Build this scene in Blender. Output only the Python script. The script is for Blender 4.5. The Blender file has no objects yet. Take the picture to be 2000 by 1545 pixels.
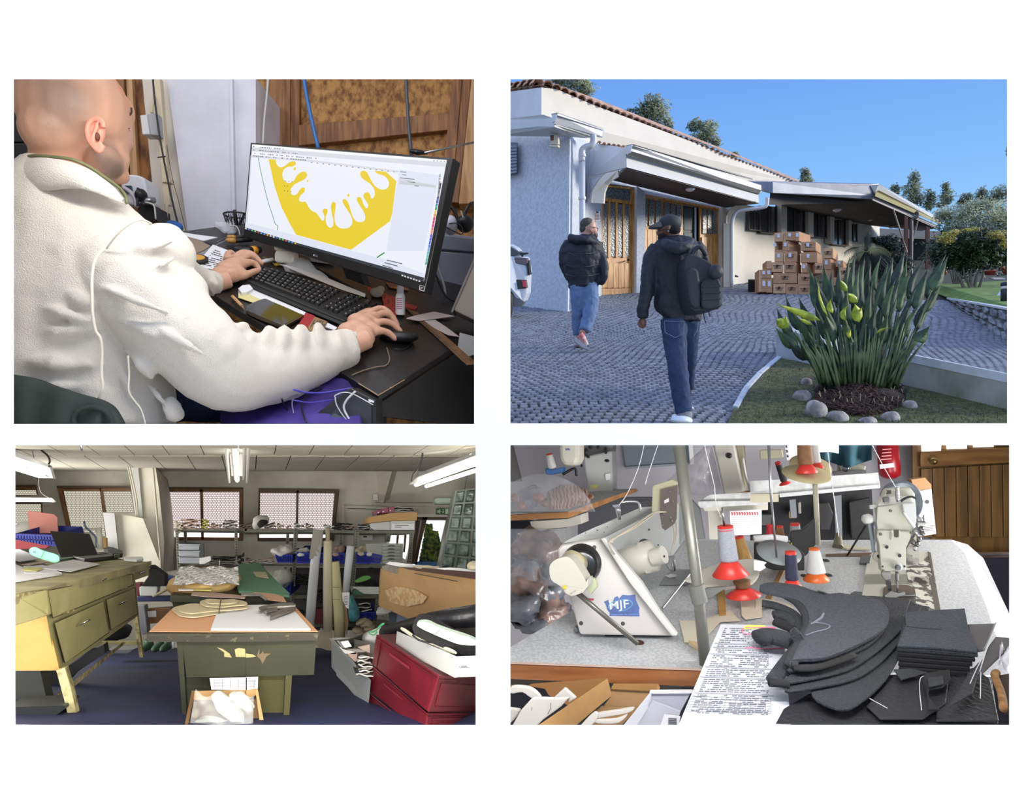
import bpy,bmesh,math,random
from mathutils import Vector,Matrix,Quaternion,noise
from math import pi,sin,cos,radians
Ve=Vector;Rg=range
sc=bpy.context.scene
C=sc.collection
F,CX,CY=1400.0,1000.0,772.5
cam=bpy.data.objects.new('camera',bpy.data.cameras.new('camera'));C.objects.link(cam)
cam.data.sensor_width=36;cam.data.lens=36*F/2000;cam.data.clip_start=.05;cam.data.clip_end=500
cam.rotation_euler=(pi/2,0,0);sc.camera=cam
sc.view_settings.view_transform='Standard';sc.view_settings.look='None'
sc.view_settings.exposure=.0;sc.view_settings.gamma=1;sc.view_settings.use_curve_mapping=False
wd=bpy.data.worlds.new('sky');sc.world=wd;wd.use_nodes=1
nt=wd.node_tree;nt.nodes.clear()
def lin(c):
 return tuple((v/255/12.92 if v/255<=.04045 else((v/255+.055)/1.055)**2.4)for v in c[:3])
n_o=nt.nodes.new('ShaderNodeOutputWorld');n_b=nt.nodes.new('ShaderNodeBackground')
n_t=nt.nodes.new('ShaderNodeTexCoord');n_s=nt.nodes.new('ShaderNodeSeparateXYZ');n_r=nt.nodes.new('ShaderNodeValToRGB')
nt.links.new(n_t.outputs['Generated'],n_s.inputs[0]);nt.links.new(n_s.outputs['Z'],n_r.inputs[0])
nt.links.new(n_r.outputs[0],n_b.inputs[0]);nt.links.new(n_b.outputs[0],n_o.inputs[0])
cr=n_r.color_ramp
for i,(p,c)in enumerate([(0.,(150,160,180)),(.2,(152,204,255)),(.30,(130,186,252)),(.42,(108,160,240)),(1.,(92,138,220))]):
 e=cr.elements[i]if i<2 else cr.elements.new(p)
 e.position=p;e.color=(*lin(c),1)
n_b.inputs[1].default_value=1.0
def lamp(nA,kD,loc,aim=None,eN=10,size=.5,size_y=None,color=(1,1,1),spread=pi):
 l=bpy.data.lights.new(nA,kD);o=bpy.data.objects.new(nA,l);C.objects.link(o)
 o.location=loc;l.energy=eN;l.color=color
 if kD=='AREA':
  l.shape='RECTANGLE';l.size=size;l.size_y=size_y or size;l.spread=spread
 if kD=='SUN':l.angle=size
 if aim is not None:
  o.rotation_euler=(Ve(aim)-(Ve(loc)if kD!='SUN' else Ve((0,0,0)))).to_track_quat('-Z','Y').to_euler()
 return o
def P(x,y,d):return Ve(((x-CX)/F*d,d,(CY-y)/F*d))
lamp('sky_fill_light','SUN',(0,20,30),aim=(.12,.30,-1),eN=1.3,size=radians(150),color=(.97,.98,1))  # added broad fill that lifts the yard's ambient light
lamp('sun','SUN',(40,20,30),aim=(-.93,-.02,-.30),eN=3.5,size=radians(12),color=(1,.93,.80))
BD=1.15
WC=(1,.965,.93)
lamp('board_fill_light','AREA',(0,.96,1.25),(0,1.3,.1),42,2.6,.06,WC)  # added lights around the board to whiten its face
lamp('board_fill_light','AREA',(0,.66,-1.35),(0,1.3,-.1),15,2.6,.06,WC)
lamp('board_fill_light','AREA',(-1.6,.66,0),(-.2,1.3,0),8,.06,2.0,WC)
lamp('board_fill_light','AREA',(1.6,.66,0),(.2,1.3,0),9,.06,2.0,WC)
lamp('desk_left_fill','AREA',(-2.3,1.75,2.0),P(300,500,1.9),16,1.3,.9,(1,.95,.88))  # added light with no visible source, upper left of the desk
lamp('desk_top_fill','AREA',(-.55,1.75,1.7),P(640,560,2.3),8,.6,.5,(.94,.96,1))  # added overhead fill for the desk and its background, no window there
lamp('desk_front_fill','AREA',P(480,134,1.175),(-.436,1.9,-.1),3.8,.7,.02,(1,.97,.93))  # added front light for the seated person, hidden above the opening
lamp('workshop_side_fill','AREA',(-2.15,2.5,-.75),P(600,1150,4.0),14,1.3,1.0,(1,.97,.9))  # added light from the left, outside the workshop view
lamp('workshop_front_fill','AREA',P(480,862,1.175),(-.436,3.8,-.97),22,.74,.008,(1,.97,.9))  # added front fill, hidden behind the board above the workshop opening
lamp('workshop_rear_fill','AREA',(-3.3,4.5,-1.0),(0,5.6,-.95),26,1.0,.9,(1,.98,.92))  # added light further back on the left, brightens the workshop's far walls
lamp('workshop_low_fill','AREA',P(480,1460,1.25),P(480,960,5.0),30,.8,.1,(1,.97,.9))  # added fill from below the opening to lift the workshop ceiling
lamp('sewing_side_fill','AREA',(2.7,2.9,-.2),P(1400,1150,2.6),74,1.0,.9,(1,.98,.95))  # added light from the right, outside the sewing view
lamp('sewing_front_fill','AREA',P(1480,862,1.175),(.403,2.8,-.65),11,.78,.008,(1,.98,.95))  # added front fill, hidden behind the board over the sewing tables
lamp('sewing_low_fill','AREA',P(2080,1500,2.0),P(1400,950,3.8),24,.9,.6,(1,.98,.95))  # added low fill at the right of the sewing tables
MT={}
def ma(nA,rgb,rough=.6,metal=0.,var=.0,sC=12.,bU=0.,r2=None,emit=0.,alpha=1.,trans=0.,sR=None,kD='noise',pos=(.4,.6),coat=0.,detail=4.,bscale=None):
 if nA in MT:return MT[nA]
 m=bpy.data.materials.new(str(nA));m.use_nodes=1;t=m.node_tree;b=t.nodes['Principled BSDF'];MT[nA]=m
 N=lambda k:t.nodes.new('ShaderNode'+k);L=t.links.new
 c=lin(rgb);b.inputs['Base Color'].default_value=(*c,1);b.inputs['Roughness'].default_value=rough
 b.inputs['Metallic'].default_value=metal;b.inputs['Alpha'].default_value=alpha
 b.inputs['Transmission Weight'].default_value=trans;b.inputs['Coat Weight'].default_value=coat
 if emit:b.inputs['Emission Color'].default_value=(*c,1);b.inputs['Emission Strength'].default_value=emit;b.inputs['Base Color'].default_value=(0,0,0,1)
 if var or r2 or bU:
  tc=N('TexCoord');mp=N('Mapping');L(tc.outputs['Object'],mp.inputs[0])
  if sR:mp.inputs['Scale'].default_value=sR
  if kD=='voronoi':
   nz=N('TexVoronoi');nz.inputs['Scale'].default_value=sC;out=nz.outputs['Distance']
  elif kD=='wave':
   nz=N('TexWave');nz.inputs['Scale'].default_value=sC;nz.inputs['Distortion'].default_value=6;nz.inputs['Detail'].default_value=3;nz.inputs['Detail Scale'].default_value=1.5;out=nz.outputs['Fac']
  else:
   nz=N('TexNoise');nz.inputs['Scale'].default_value=sC;nz.inputs['Detail'].default_value=detail;out=nz.outputs['Fac']
  L(mp.outputs[0],nz.inputs['Vector'])
  if var or r2:
   r=N('ValToRGB');L(out,r.inputs[0]);e=r.color_ramp.elements
   c2=lin(r2)if r2 else tuple(v*(1-var)for v in c)
   e[0].position,e[1].position=pos;e[0].color=(*c2,1);e[1].color=(*c,1)
   L(r.outputs[0],b.inputs['Base Color'])
  if bU:
   bp=N('Bump');bp.inputs['Strength'].default_value=min(1,bU);bp.inputs['Distance'].default_value=.01
   src=out
   if bscale:
    n2=N('TexNoise');n2.inputs['Scale'].default_value=bscale;L(mp.outputs[0],n2.inputs['Vector']);src=n2.outputs['Fac']
   L(src,bp.inputs['Height']);L(bp.outputs[0],b.inputs['Normal'])
 return m
def clear(nA,rgb=(235,238,240),op=.35,rough=.12,sC=9,bU=.6):
 if nA in MT:return MT[nA]
 m=ma(nA,rgb,rough,bU=bU,sC=sC,detail=6);t=m.node_tree
 mx=t.nodes.new('ShaderNodeMixShader');tr=t.nodes.new('ShaderNodeBsdfTransparent');o=t.nodes['Material Output']
 mx.inputs[0].default_value=op
 t.links.new(tr.outputs[0],mx.inputs[1]);t.links.new(t.nodes['Principled BSDF'].outputs[0],mx.inputs[2]);t.links.new(mx.outputs[0],o.inputs[0])
 return m
ZU=Ve((0,0,1));YU=Ve((0,1,0))
class Pl:
 def __init__(s,a,b,c):
  p,q,r=P(*a),P(*b),P(*c);s.o=p;n=(q-p).cross(r-p).normalized()
  if n.dot(-p)<0:n=-n
  s.n=n
 def at(s,x,y,h=0.):
  v=P(x,y,1.);k=s.o.dot(s.n)/v.dot(s.n);return v*k+s.n*h
 def up(s,x,y,h=0.):return s.at(x,y)+ZU*h
def Dp(d):return Pl((500,500,d),(900,500,d),(500,900,d))
def row(y1,d1,y2,d2):return Pl((1000,y1,d1),(1400,y1,d1),(1000,y2,d2))
def Z(x0,y0,s):return lambda x,y:(x0+x/s,y0+y/s)
a1,a2,a3,a4=Z(20,145,4.348),Z(470,145,4.348),Z(20,485,4.348),Z(470,485,4.348)
b1,b2,b3,b4=Z(990,145,4.082),Z(1480,145,4.082),Z(990,485,4.082),Z(1480,485,4.082)
c1,c2,c3,c4=Z(25,865,4.396),Z(480,865,4.396),Z(25,1140,4.396),Z(480,1140,4.396)
e1,e2,e3,e4=Z(990,865,4.04),Z(1480,865,4.04),Z(990,1140,4.04),Z(1480,1140,4.04)
def K_(f,d,*n):return list(P(*p,d)for p in cv(f,*n))
def cv(f,*n):return[f(n[i],n[i+1])for i in Rg(0,len(n),2)]
def sP(pT,k=5,cL=False):
 v=[Ve(p)for p in pT];n=len(v);out=[]
 for i in Rg(n if cL else n-1):
  g=(lambda j:v[j%n])if cL else(lambda j:v[max(0,min(n-1,j))])
  p0,p1,p2,p3=g(i-1),g(i),g(i+1),g(i+2)
  for j in Rg(k):
   t=j/k;out.append(.5*((2*p1)+(p2-p0)*t+(2*p0-5*p1+4*p2-p3)*t*t+(3*p1-p0-3*p2+p3)*t*t*t))
 if not cL:out.append(v[-1])
 return out
class M:
 def __init__(s):s.v=[];s.f=[]
 def add(s,vs,fs):
  k=len(s.v);s.v+=[Ve(p)for p in vs];s.f+=[tuple(i+k for i in f)for f in fs];return s
 def pz(s,pT,ext):
  n=len(pT);e=Ve(ext)
  return s.add(list(pT)+[Ve(p)+e for p in pT],[tuple(Rg(n)),tuple(Rg(2*n-1,n-1,-1))]+[(i,i+n,(i+1)%n+n,(i+1)%n)for i in Rg(n)])
 def box(s,c,sx,sy,sz,q=None):
  q=q or Quaternion();c=Ve(c)
  vs=[c+q@Ve((x*sx/2,y*sy/2,z*sz/2))for x in(-1,1)for y in(-1,1)for z in(-1,1)]
  return s.add(vs,[(0,1,3,2),(4,6,7,5),(0,4,5,1),(2,3,7,6),(0,2,6,4),(1,5,7,3)])
 def hexa(s,lo,hi):
  return s.add(list(lo)+list(hi),[(3,2,1,0),(4,5,6,7)]+[(i,(i+1)%4,(i+1)%4+4,i+4)for i in Rg(4)])
 def tu(s,pT,r,n=8,fT=1.,cap=1):
  pT=[Ve(p)for p in pT];m=len(pT)
  if not isinstance(r,(list,tuple)):r=[r]*m
  elif len(r)!=m:r=[r[0]+(0 if len(r)==1 else 0)]*m if len(r)==1 else[r[min(len(r)-2,int(i/(m-1)*(len(r)-1)))]*(1-(i/(m-1)*(len(r)-1)-min(len(r)-2,int(i/(m-1)*(len(r)-1)))))+r[min(len(r)-2,int(i/(m-1)*(len(r)-1)))+1]*(i/(m-1)*(len(r)-1)-min(len(r)-2,int(i/(m-1)*(len(r)-1))))for i in Rg(m)]
  k=len(s.v);u=None
  for i,p in enumerate(pT):
   t=(pT[min(m-1,i+1)]-pT[max(0,i-1)]).normalized()
   if u is None:u=t.orthogonal().normalized()if abs(t.dot(ZU))>.9 else t.cross(ZU).normalized()
   u=(u-t*u.dot(t));u=u.normalized()if u.length>1e-6 else t.orthogonal().normalized()
   w=t.cross(u)
   for j in Rg(n):s.v.append(p+(u*cos(2*pi*j/n)+w*sin(2*pi*j/n)*fT)*r[i])
  for i in Rg(m-1):
   for j in Rg(n):s.f.append((k+i*n+j,k+i*n+(j+1)%n,k+(i+1)*n+(j+1)%n,k+(i+1)*n+j))
  if cap:s.f+=[tuple(k+j for j in Rg(n-1,-1,-1)),tuple(k+(m-1)*n+j for j in Rg(n))]
  return s
 def eL(s,c,rx,ry,rz,q=None,n=16,m=10):
  q=q or Quaternion();c=Ve(c);k=len(s.v)
  for i in Rg(m+1):
   a=pi*i/m
   for j in Rg(n):b=2*pi*j/n;s.v.append(c+q@Ve((rx*sin(a)*cos(b),ry*sin(a)*sin(b),rz*cos(a))))
  for i in Rg(m):
   for j in Rg(n):s.f.append((k+i*n+j,k+(i+1)*n+j,k+(i+1)*n+(j+1)%n,k+i*n+(j+1)%n))
  return s
 def la(s,base,axis,prof,n=20):
  base=Ve(base);ax=Ve(axis).normalized();u=ax.orthogonal().normalized();w=ax.cross(u);k=len(s.v)
  for r,h in prof:
   for j in Rg(n):s.v.append(base+ax*h+(u*cos(2*pi*j/n)+w*sin(2*pi*j/n))*max(r,1e-4))
  m=len(prof)
  for i in Rg(m-1):
   for j in Rg(n):s.f.append((k+i*n+j,k+i*n+(j+1)%n,k+(i+1)*n+(j+1)%n,k+(i+1)*n+j))
  s.f+=[tuple(k+j for j in Rg(n-1,-1,-1)),tuple(k+(m-1)*n+j for j in Rg(n))]
  return s
 def loft(s,rings,cL=False):
  k=len(s.v);n=len(rings[0])
  for r in rings:s.v+=[Ve(p)for p in r]
  for i in Rg(len(rings)-1):
   for j in Rg(n):s.f.append((k+i*n+j,k+i*n+(j+1)%n,k+(i+1)*n+(j+1)%n,k+(i+1)*n+j))
  s.f+=[tuple(k+j for j in Rg(n-1,-1,-1)),tuple(k+(len(rings)-1)*n+j for j in Rg(n))]
  return s
 def sH(s,rows,t=.002,up=None):
  k=len(s.v);m,n=len(rows),len(rows[0]);up=Ve(up or(0,0,-1))*t
  for r in rows:s.v+=[Ve(p)for p in r]
  for r in rows:s.v+=[Ve(p)+up for p in r]
  o=m*n
  for i in Rg(m-1):
   for j in Rg(n-1):
    q=(k+i*n+j,k+i*n+j+1,k+(i+1)*n+j+1,k+(i+1)*n+j);s.f+=[q,tuple(x+o for x in reversed(q))]
  e=[(i*n,(i+1)*n)for i in Rg(m-1)]+[((m-1)*n+j,(m-1)*n+j+1)for j in Rg(n-1)]+[((i+1)*n+n-1,i*n+n-1)for i in Rg(m-1)]+[(j+1,j)for j in Rg(n-1)]
  s.f+=[(k+a,k+b,k+b+o,k+a+o)for a,b in e]
  return s
def Th(nA,lB,cat,loc,gR=None):
 o=bpy.data.objects.new(nA,None);C.objects.link(o);o.location=loc;o.empty_display_size=.05
 o['label']=lB;o['category']=cat
 if gR:o['group']=gR
 return o
def org(o):
 v=Ve((0,0,0))
 while o:v+=o.location;o=o.parent
 return v
def ob(nA,m,mt,pA=None,smooth=False,lB=None,cat=None,gR=None,kD=None,mD=None,bv=0,oR=1):
 """link the mesh as one object; top-level ones get their origin at the middle of their base"""
 if pA is not None:o0=org(pA)
 else:
  lo=[min(v[i]for v in m.v)for i in Rg(3)];hi=[max(v[i]for v in m.v)for i in Rg(3)]
  o0=Ve(((lo[0]+hi[0])/2,(lo[1]+hi[1])/2,lo[2]))
 me=bpy.data.meshes.new(nA);me.from_pydata([v-o0 for v in m.v],[],m.f)
 if oR:
  bm=bmesh.new();bm.from_mesh(me)
  bmesh.ops.remove_doubles(bm,verts=bm.verts,dist=1e-6)
  bmesh.ops.recalc_face_normals(bm,faces=bm.faces);bm.to_mesh(me);bm.free()
 if smooth:me.polygons.foreach_set('use_smooth',[1]*len(me.polygons))
 o=bpy.data.objects.new(nA,me);C.objects.link(o);me.materials.append(mt)
 if pA is not None:o.parent=pA
 else:o.location=o0
 if lB:o['label']=lB
 if cat:o['category']=cat
 if gR:o['group']=gR
 if kD:o['kind']=kD
 if bv:
  b=o.modifiers.new('bevel','BEVEL');b.width=bv;b.segments=2;b.limit_method='ANGLE';b.angle_limit=radians(40)
 for k,kw in(mD or[]):
  b=o.modifiers.new(k.lower(),k)
  for a,v in kw.items():setattr(b,a,v)
 return o
def st(nA,m,mt,pA=None,**k):return ob(nA,m,mt,pA,kD='structure' if pA is None else None,**k)
def mE(vox,it=6,sub=None):
 r=[('REMESH',dict(mode='VOXEL',voxel_size=vox,use_smooth_shade=1)),('SMOOTH',dict(iterations=it,factor=.6))]
 return r
def dI(strength,size,kD='CLOUDS',depth=2):
 key='tx%s%s'%(kD,size)
 t=bpy.data.textures.get(key)or bpy.data.textures.new(key,kD);t.noise_scale=size
 if kD=='CLOUDS':t.noise_depth=depth
 return('DISPLACE',dict(texture=t,strength=strength,mid_level=.5,texture_coords='LOCAL'))
def txt(nA,s,p0,p1,p2,mt,pA,off=.0015,bold=0.,lB=None):
 """flat lettering: baseline from p0 to p1, cap height towards p2"""
 cu=bpy.data.curves.new('t','FONT');cu.body=s;cu.extrude=0;cu.offset=bold;cu.resolution_u=2
 o=bpy.data.objects.new('t',cu);C.objects.link(o);bpy.context.view_layer.update()
 me=bpy.data.meshes.new_from_object(o);bpy.data.objects.remove(o)
 if not me.vertices:return None
 w=max(v.co.x for v in me.vertices);x0=min(v.co.x for v in me.vertices);h=.7
 X=(p1-p0)/max(w-x0,1e-5);Y=(p2-p0)/h;n=X.cross(Y).normalized()
 if n.dot(-p0)<0:n=-n
 o0=org(pA)
 for v in me.vertices:v.co=p0+X*(v.co.x-x0)+Y*v.co.y+n*off-o0
 me.name=nA;o=bpy.data.objects.new(nA,me);C.objects.link(o);o.parent=pA;me.materials.append(mt)
 if lB:o['label']=lB
 return o
def px(r,d):return r*d/F
def tb(m,pT,r,k=4,n=6):
 return m.tu(sP(pT,k),r,n)
def dup(o,off,lB=None,gR=None,sc_=None,rot=None):
 r=o.copy();C.objects.link(r);r.location=o.location+Ve(off)
 if rot is not None:r.rotation_euler=rot
 if sc_:r.scale=sc_
 if lB:r['label']=lB
 if gR:r['group']=gR
 for ch in list(o.children):
  c=ch.copy();C.objects.link(c);c.parent=r
  for g in list(ch.children):q=g.copy();C.objects.link(q);q.parent=c
 return r
wP=ma(1,(232,232,234),.8);ink=ma(2,(60,62,70),.8);bK=ma(3,(22,22,24),.45)
sT=ma(4,(170,172,174),.3,1.);cH=ma(5,(215,215,218),.12,1.)
def sheet_lines(m,pl,quad,n,h=.001,sE=1,frac=(.3,1),t=.35):
 """short printed lines across a four-cornered page: quad = TL, TR, BR, BL pixels"""
 rN=random.Random(sE);tl,tr,br,bl=[Ve((*q,))for q in quad]
 for i in Rg(n):
  v=(i+1)/(n+1);a=tl.lerp(bl,v);b=tr.lerp(br,v);dv=(bl-tl)/(n+1)*t
  x=.06
  while x<.94:
   w=rN.uniform(.02,.09);e=min(.94,x+w);p,q=a.lerp(b,x),a.lerp(b,e)
   if rN.random()<.75:m.pz([pl.at(*p,h),pl.at(*q,h),pl.at(*(q+dv),h),pl.at(*(p+dv),h)],pl.n*.0003)
   x=e+.012
 return m
wall_white=ma(6,(250,250,250),.9)
OPEN=[((-700,-700,962,848),(27,154.5,926,828)),((962,-700,2700,848),(997,154.5,1967,827)),((-700,848,962,2250),(30,869.5,929,1416)),((962,848,2700,2250),(997,869.5,1971,1416))]
m=M()
for(X0,Y0,X1,Y1),(x0,y0,x1,y1)in OPEN:
 o=[P(X0,Y0,BD),P(X1,Y0,BD),P(X1,Y1,BD),P(X0,Y1,BD)];i=[P(x0,y0,BD),P(x1,y0,BD),P(x1,y1,BD),P(x0,y1,BD)]
 g=.006;i2=[i[0]+Ve((-g,.004,g)),i[1]+Ve((g,.004,g)),i[2]+Ve((g,.004,-g)),i[3]+Ve((-g,.004,-g))];o2=[p+Ve((0,.004,0))for p in o]
 m.add(o+i+i2+o2,[(k,(k+1)%4,(k+1)%4+4,k+4)for k in Rg(4)]+[(k+4,(k+1)%4+4,(k+1)%4+8,k+8)for k in Rg(4)]+[(k+8,(k+1)%4+8,(k+1)%4+12,k+12)for k in Rg(4)])
st('wall_front',m,wall_white,oR=False)
gP=ma(7,(205,203,200),.9)
m=M()
m.pz([P(958,-900,BD+.006),P(958,848,BD+.006),P(958,848,3.6),P(958,-900,3.6)],(.012,0,0));st('light_partition',m,gP)  # unseen dividers added to keep each scene's light apart
m=M().pz([P(-900,846,BD+.006),P(961,846,BD+.006),P(961,846,3.6),P(-900,846,3.6)],(0,0,-.006));st('light_partition',m,gP)
m=M().pz([P(963,850,BD+.006),P(963,850,9),P(963,2900,9),P(963,2900,BD+.006)],(.012,0,0));st('light_partition',m,gP)
m=M().pz([P(966,846,BD+.006),P(2500,846,BD+.006),P(2500,846,5.6),P(966,846,5.6)],(0,0,-.006));st('light_partition',m,gP)
# ================================================================ 1. the desk by the computer
def bI(q,u,v):
 q=[Ve(p)for p in q];return tuple(q[0].lerp(q[1],u).lerp(q[3].lerp(q[2],u),v))
def spots(nA,rgb,rough,sp,bU=0,sC=200,noise_=.35):
 m=ma(nA,rgb,rough,bU=bU,sC=sC);t=m.node_tree;b=t.nodes['Principled BSDF'];L=t.links.new
 tc=t.nodes.new('ShaderNodeTexCoord');cur=None;c0=(*lin(rgb),1)
 nz=t.nodes.new('ShaderNodeTexNoise');nz.inputs['Scale'].default_value=14;L(tc.outputs['Object'],nz.inputs[0])
 for c,r,col in sp:
  d=t.nodes.new('ShaderNodeVectorMath');d.operation='DISTANCE';L(tc.outputs['Object'],d.inputs[0]);d.inputs[1].default_value=c
  ad=t.nodes.new('ShaderNodeMath');ad.operation='MULTIPLY_ADD';L(nz.outputs[0],ad.inputs[0]);ad.inputs[1].default_value=r*noise_;L(d.outputs['Value'],ad.inputs[2])
  rp=t.nodes.new('ShaderNodeMapRange');L(ad.outputs[0],rp.inputs[0]);rp.inputs[1].default_value=r*1.25;rp.inputs[2].default_value=r*.5
  mx=t.nodes.new('ShaderNodeMix');mx.data_type='RGBA';L(rp.outputs[0],mx.inputs[0])
  if cur is None:mx.inputs[6].default_value=c0
  else:L(cur,mx.inputs[6])
  mx.inputs[7].default_value=(*lin(col),1);cur=mx.outputs[2]
 L(cur,b.inputs['Base Color']);return m
osb=ma(8,(184,134,74),.7,r2=(112,70,30),sC=30,sR=(1.5,1,1),bU=.35,pos=(.34,.62),detail=12)
tM=ma(9,(152,104,62),.6,r2=(112,70,38),sC=4,sR=(14,14,1),bU=.15)
tP=ma(10,(190,150,105),.6,r2=(155,110,68),sC=4,sR=(12,12,1))
rust=ma(11,(150,98,48),.7,r2=(88,50,24),sC=9,sR=(3,3,1))
plaster=ma(12,(214,212,222),.85,var=.12,sC=5,bU=.1)
cream_pl=ma(13,(226,218,206),.8,var=.08,sC=6)
WB=3.25
m=M().pz([P(-400,-200,WB),P(960,-200,WB),P(960,840,WB),P(-400,840,WB)],(0,.03,0));wb=st('wall_back',m,osb)
for nm,q,d,mt in[('stud',[(522,150),(567,150),(566,300),(522,300)],WB-.05,tM),('stud',[(566,150),(585,150),(584,300),(566,300)],WB-.035,tM),('stud',cv(a2,1800,40,1880,40,1790,1090,1690,1090),WB-.07,tM),('stud',cv(a2,1880,40,1960,40,1850,1090,1790,1090),WB-.06,tM),('stud',cv(a2,1960,40,2060,40,2060,1100,1850,1100),WB-.1,tP),('brace',cv(a2,490,430,1800,325,1780,470,490,605),WB-.045,tM)]:
 m=M().pz([P(*p,d)for p in q],(0,WB-d,0));ob(nm,m,mt,wb,bv=.003)
m=M().pz([P(-400,-200,1.9),P(-400,840,1.9),P(-400,840,WB),P(-400,-200,WB)],(-.02,0,0));st('wall_left',m,gP)
m=M().pz([P(-420,-500,1.16),P(-420,850,1.16),P(-420,850,1.95),P(-420,-500,1.95)],(-.02,0,0));st('wall_left',m,gP)
m=M().add([Ve((-4.6,1.16,2.3)),Ve((-.03,1.16,2.3)),Ve((-.09,3.4,2.3)),Ve((-4.6,3.4,2.3)),Ve((-4.6,1.16,2.34)),Ve((-.03,1.16,2.34)),Ve((-.09,3.4,2.34)),Ve((-4.6,3.4,2.34))],[(3,2,1,0),(4,5,6,7),(0,1,5,4),(1,2,6,5),(2,3,7,6),(3,0,4,7)]);st('ceiling',m,gP)
m=M().pz([P(-900,-600,WB+.04),P(960,-600,WB+.04),P(960,-190,WB+.04),P(-900,-190,WB+.04)],(0,.02,0));st('wall_back',m,gP)
m=M().pz([P(-900,-600,WB+.04),P(-399,-600,WB+.04),P(-399,860,WB+.04),P(-900,860,WB+.04)],(0,.02,0));st('wall_back',m,gP)
m=M().pz(K_(a1,3.0,1030,30,1130,30,1235,1260,1100,1260),(0,.1,0));st('pillar',m,rust)
m=M().pz(K_(a1,2.98,985,30,1032,30,1095,1100,1030,1100),(0,.05,0));st('trim_1',m,tP)
m=M().pz(K_(a1,3.1,880,30,965,30,1010,900,960,900),(0,.05,0));st('trim_2',m,tM)
m=M().pz(K_(a1,2.9,1330,30,2085,30,2085,1500,1530,1500),(0,.3,0));wp=st('column',m,plaster)
m=M().hexa([P(*a1(1545,1500),2.9),P(*a1(1545,1500),3.2),P(*a1(1300,1500),3.15),P(*a1(1260,1500),3.0)],[P(*a1(1440,30),2.9),P(*a1(1440,30),3.2),P(*a1(1125,30),3.15),P(*a1(1120,30),3.0)]);ob('side_face',m,cream_pl,wp)
m=M().pz(K_(a1,2.88,1860,30,1885,30,1910,1250,1885,1250),(0,.02,0));ob('ridge',m,plaster,wp)
beige=ma(14,(206,190,160),.5)
t=Th('cable_conduit','beige cable conduit running down the cream edge of the white pillar','conduit',P(320,420,2.84))
m=M().pz(K_(a1,2.86,1215,30,1270,30,1352,1110,1300,1110),(0,.03,0));ob('trunking',m,beige,t,bv=.003)
m=tb(M(),[P(*a1(1330,1105),2.85),P(*a1(1325,1200),2.85),P(*a1(1330,1290),2.85)],px(3.6,2.85));ob('pipe',m,beige,t,1)
m=M().pz(K_(a1,2.85,1285,880,1350,880,1355,915,1290,915),(0,.04,0));ob('clip',m,beige,t)
t=Th('junction_box','grey square junction box beside the beige conduit on the pillar','junction box',P(292,265,2.83))
m=M().pz(K_(a1,2.83,1100,345,1165,340,1190,512,1120,512),(0,.06,0));ob('side',m,ma(15,(205,205,205),.5),t,bv=.004)
m=M().pz(K_(a1,2.82,1160,335,1245,328,1262,520,1188,515),(0,.07,0));ob('cover',m,ma(16,(158,158,160),.5),t,bv=.004)
m=tb(M(),[P(*a1(1205,330),2.84),P(*a1(1205,270),2.84),P(*a1(1230,200),2.86),P(*a1(1225,120),2.88)],px(3.2,2.84));ob('pipe',m,beige,t,1)
def Cb(lB,pT,r,mt,nA='cable',cat='cable',gR=None,k=5):
 m=tb(M(),pT,r,k,6);return ob(nA,m,mt,None,1,lB,cat,gR)
Cb('thin black cable tied down the front edge of the white pillar',K_(a1,2.80,1210,20,1225,200,1262,480,1300,700,1370,1050,1450,1370),px(1.9,2.8),bK)
Cb('very thin dark wire right of the black cable on the pillar',K_(a1,2.86,1330,600,1370,850,1440,1120,1500,1370),px(.6,2.8),bK,'wire','wire')
m=M().tu([P(*a1(1252,707),2.79),P(*a1(1318,697),2.79)],px(1.4,2.8));ob('cable_tie',m,bK,lB='black cable tie round the conduit on the pillar',cat='cable tie')
wC=ma(17,(205,203,200),.4);blue_h=ma(18,(42,104,168),.35);grey_h=ma(19,(62,66,72),.4)
Cb('white cable hanging at the edge of the pillar left of the other white cable',K_(a2,2.95,97,20,103,180,122,420,150,600),px(2.8,2.95),wC)
Cb('white cable hanging against the strand board near the timber stud',K_(a2,2.95,235,20,222,180,200,380,188,600),px(2.3,2.95),wC)
Cb('bright blue air hose hanging in front of the strand board',K_(a2,2.95,535,20,560,180,600,380,662,640),px(4.2,2.95),blue_h,'air_hose','hose')
Cb('dark grey hose hanging down in front of the wooden brace',K_(a2,2.9,1403,20,1412,200,1425,420,1452,700),px(3.6,2.9),grey_h,'hose','hose')
t=Th('metal_rod','thin metal rod with black end above the right corner of the monitor','rod',P(830,300,2.7))
m=M().tu([P(*a2(1560,668),2.7),P(*a2(2010,572),2.9)],px(2.2,2.7));ob('rod',m,sT,t,1)
m=M().tu([P(*a2(1440,650),2.7),P(*a2(1500,662),2.7),P(*a2(1585,668),2.72)],[px(4,2.7),px(5.5,2.7),px(3,2.7)],10);ob('handle',m,bK,t,1)
dark_cup=ma(20,(36,35,38),.5)
t=Th('storage_cupboard','dark charcoal cupboard behind the bald head','cupboard',P(50,470,2.7))
m=M().pz([P(-60,205,2.7),P(95,205,2.7),P(95,480,2.7),P(-60,480,2.7)],(0,.35,0));ob('body',m,dark_cup,t)
m=M().pz([P(-58,208,2.69),P(92,208,2.69),P(92,277,2.69),P(-58,277,2.69)],(0,.01,0));ob('drawer',m,dark_cup,t,bv=.003)
m=M().pz([P(-58,280,2.69),P(92,280,2.69),P(92,470,2.69),P(-58,470,2.69)],(0,.01,0));dd=ob('door',m,dark_cup,t,bv=.003)
m=M().tu([P(35,300,2.67),P(35,320,2.67)],px(1.6,2.7));ob('handle',m,bK,dd)
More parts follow.
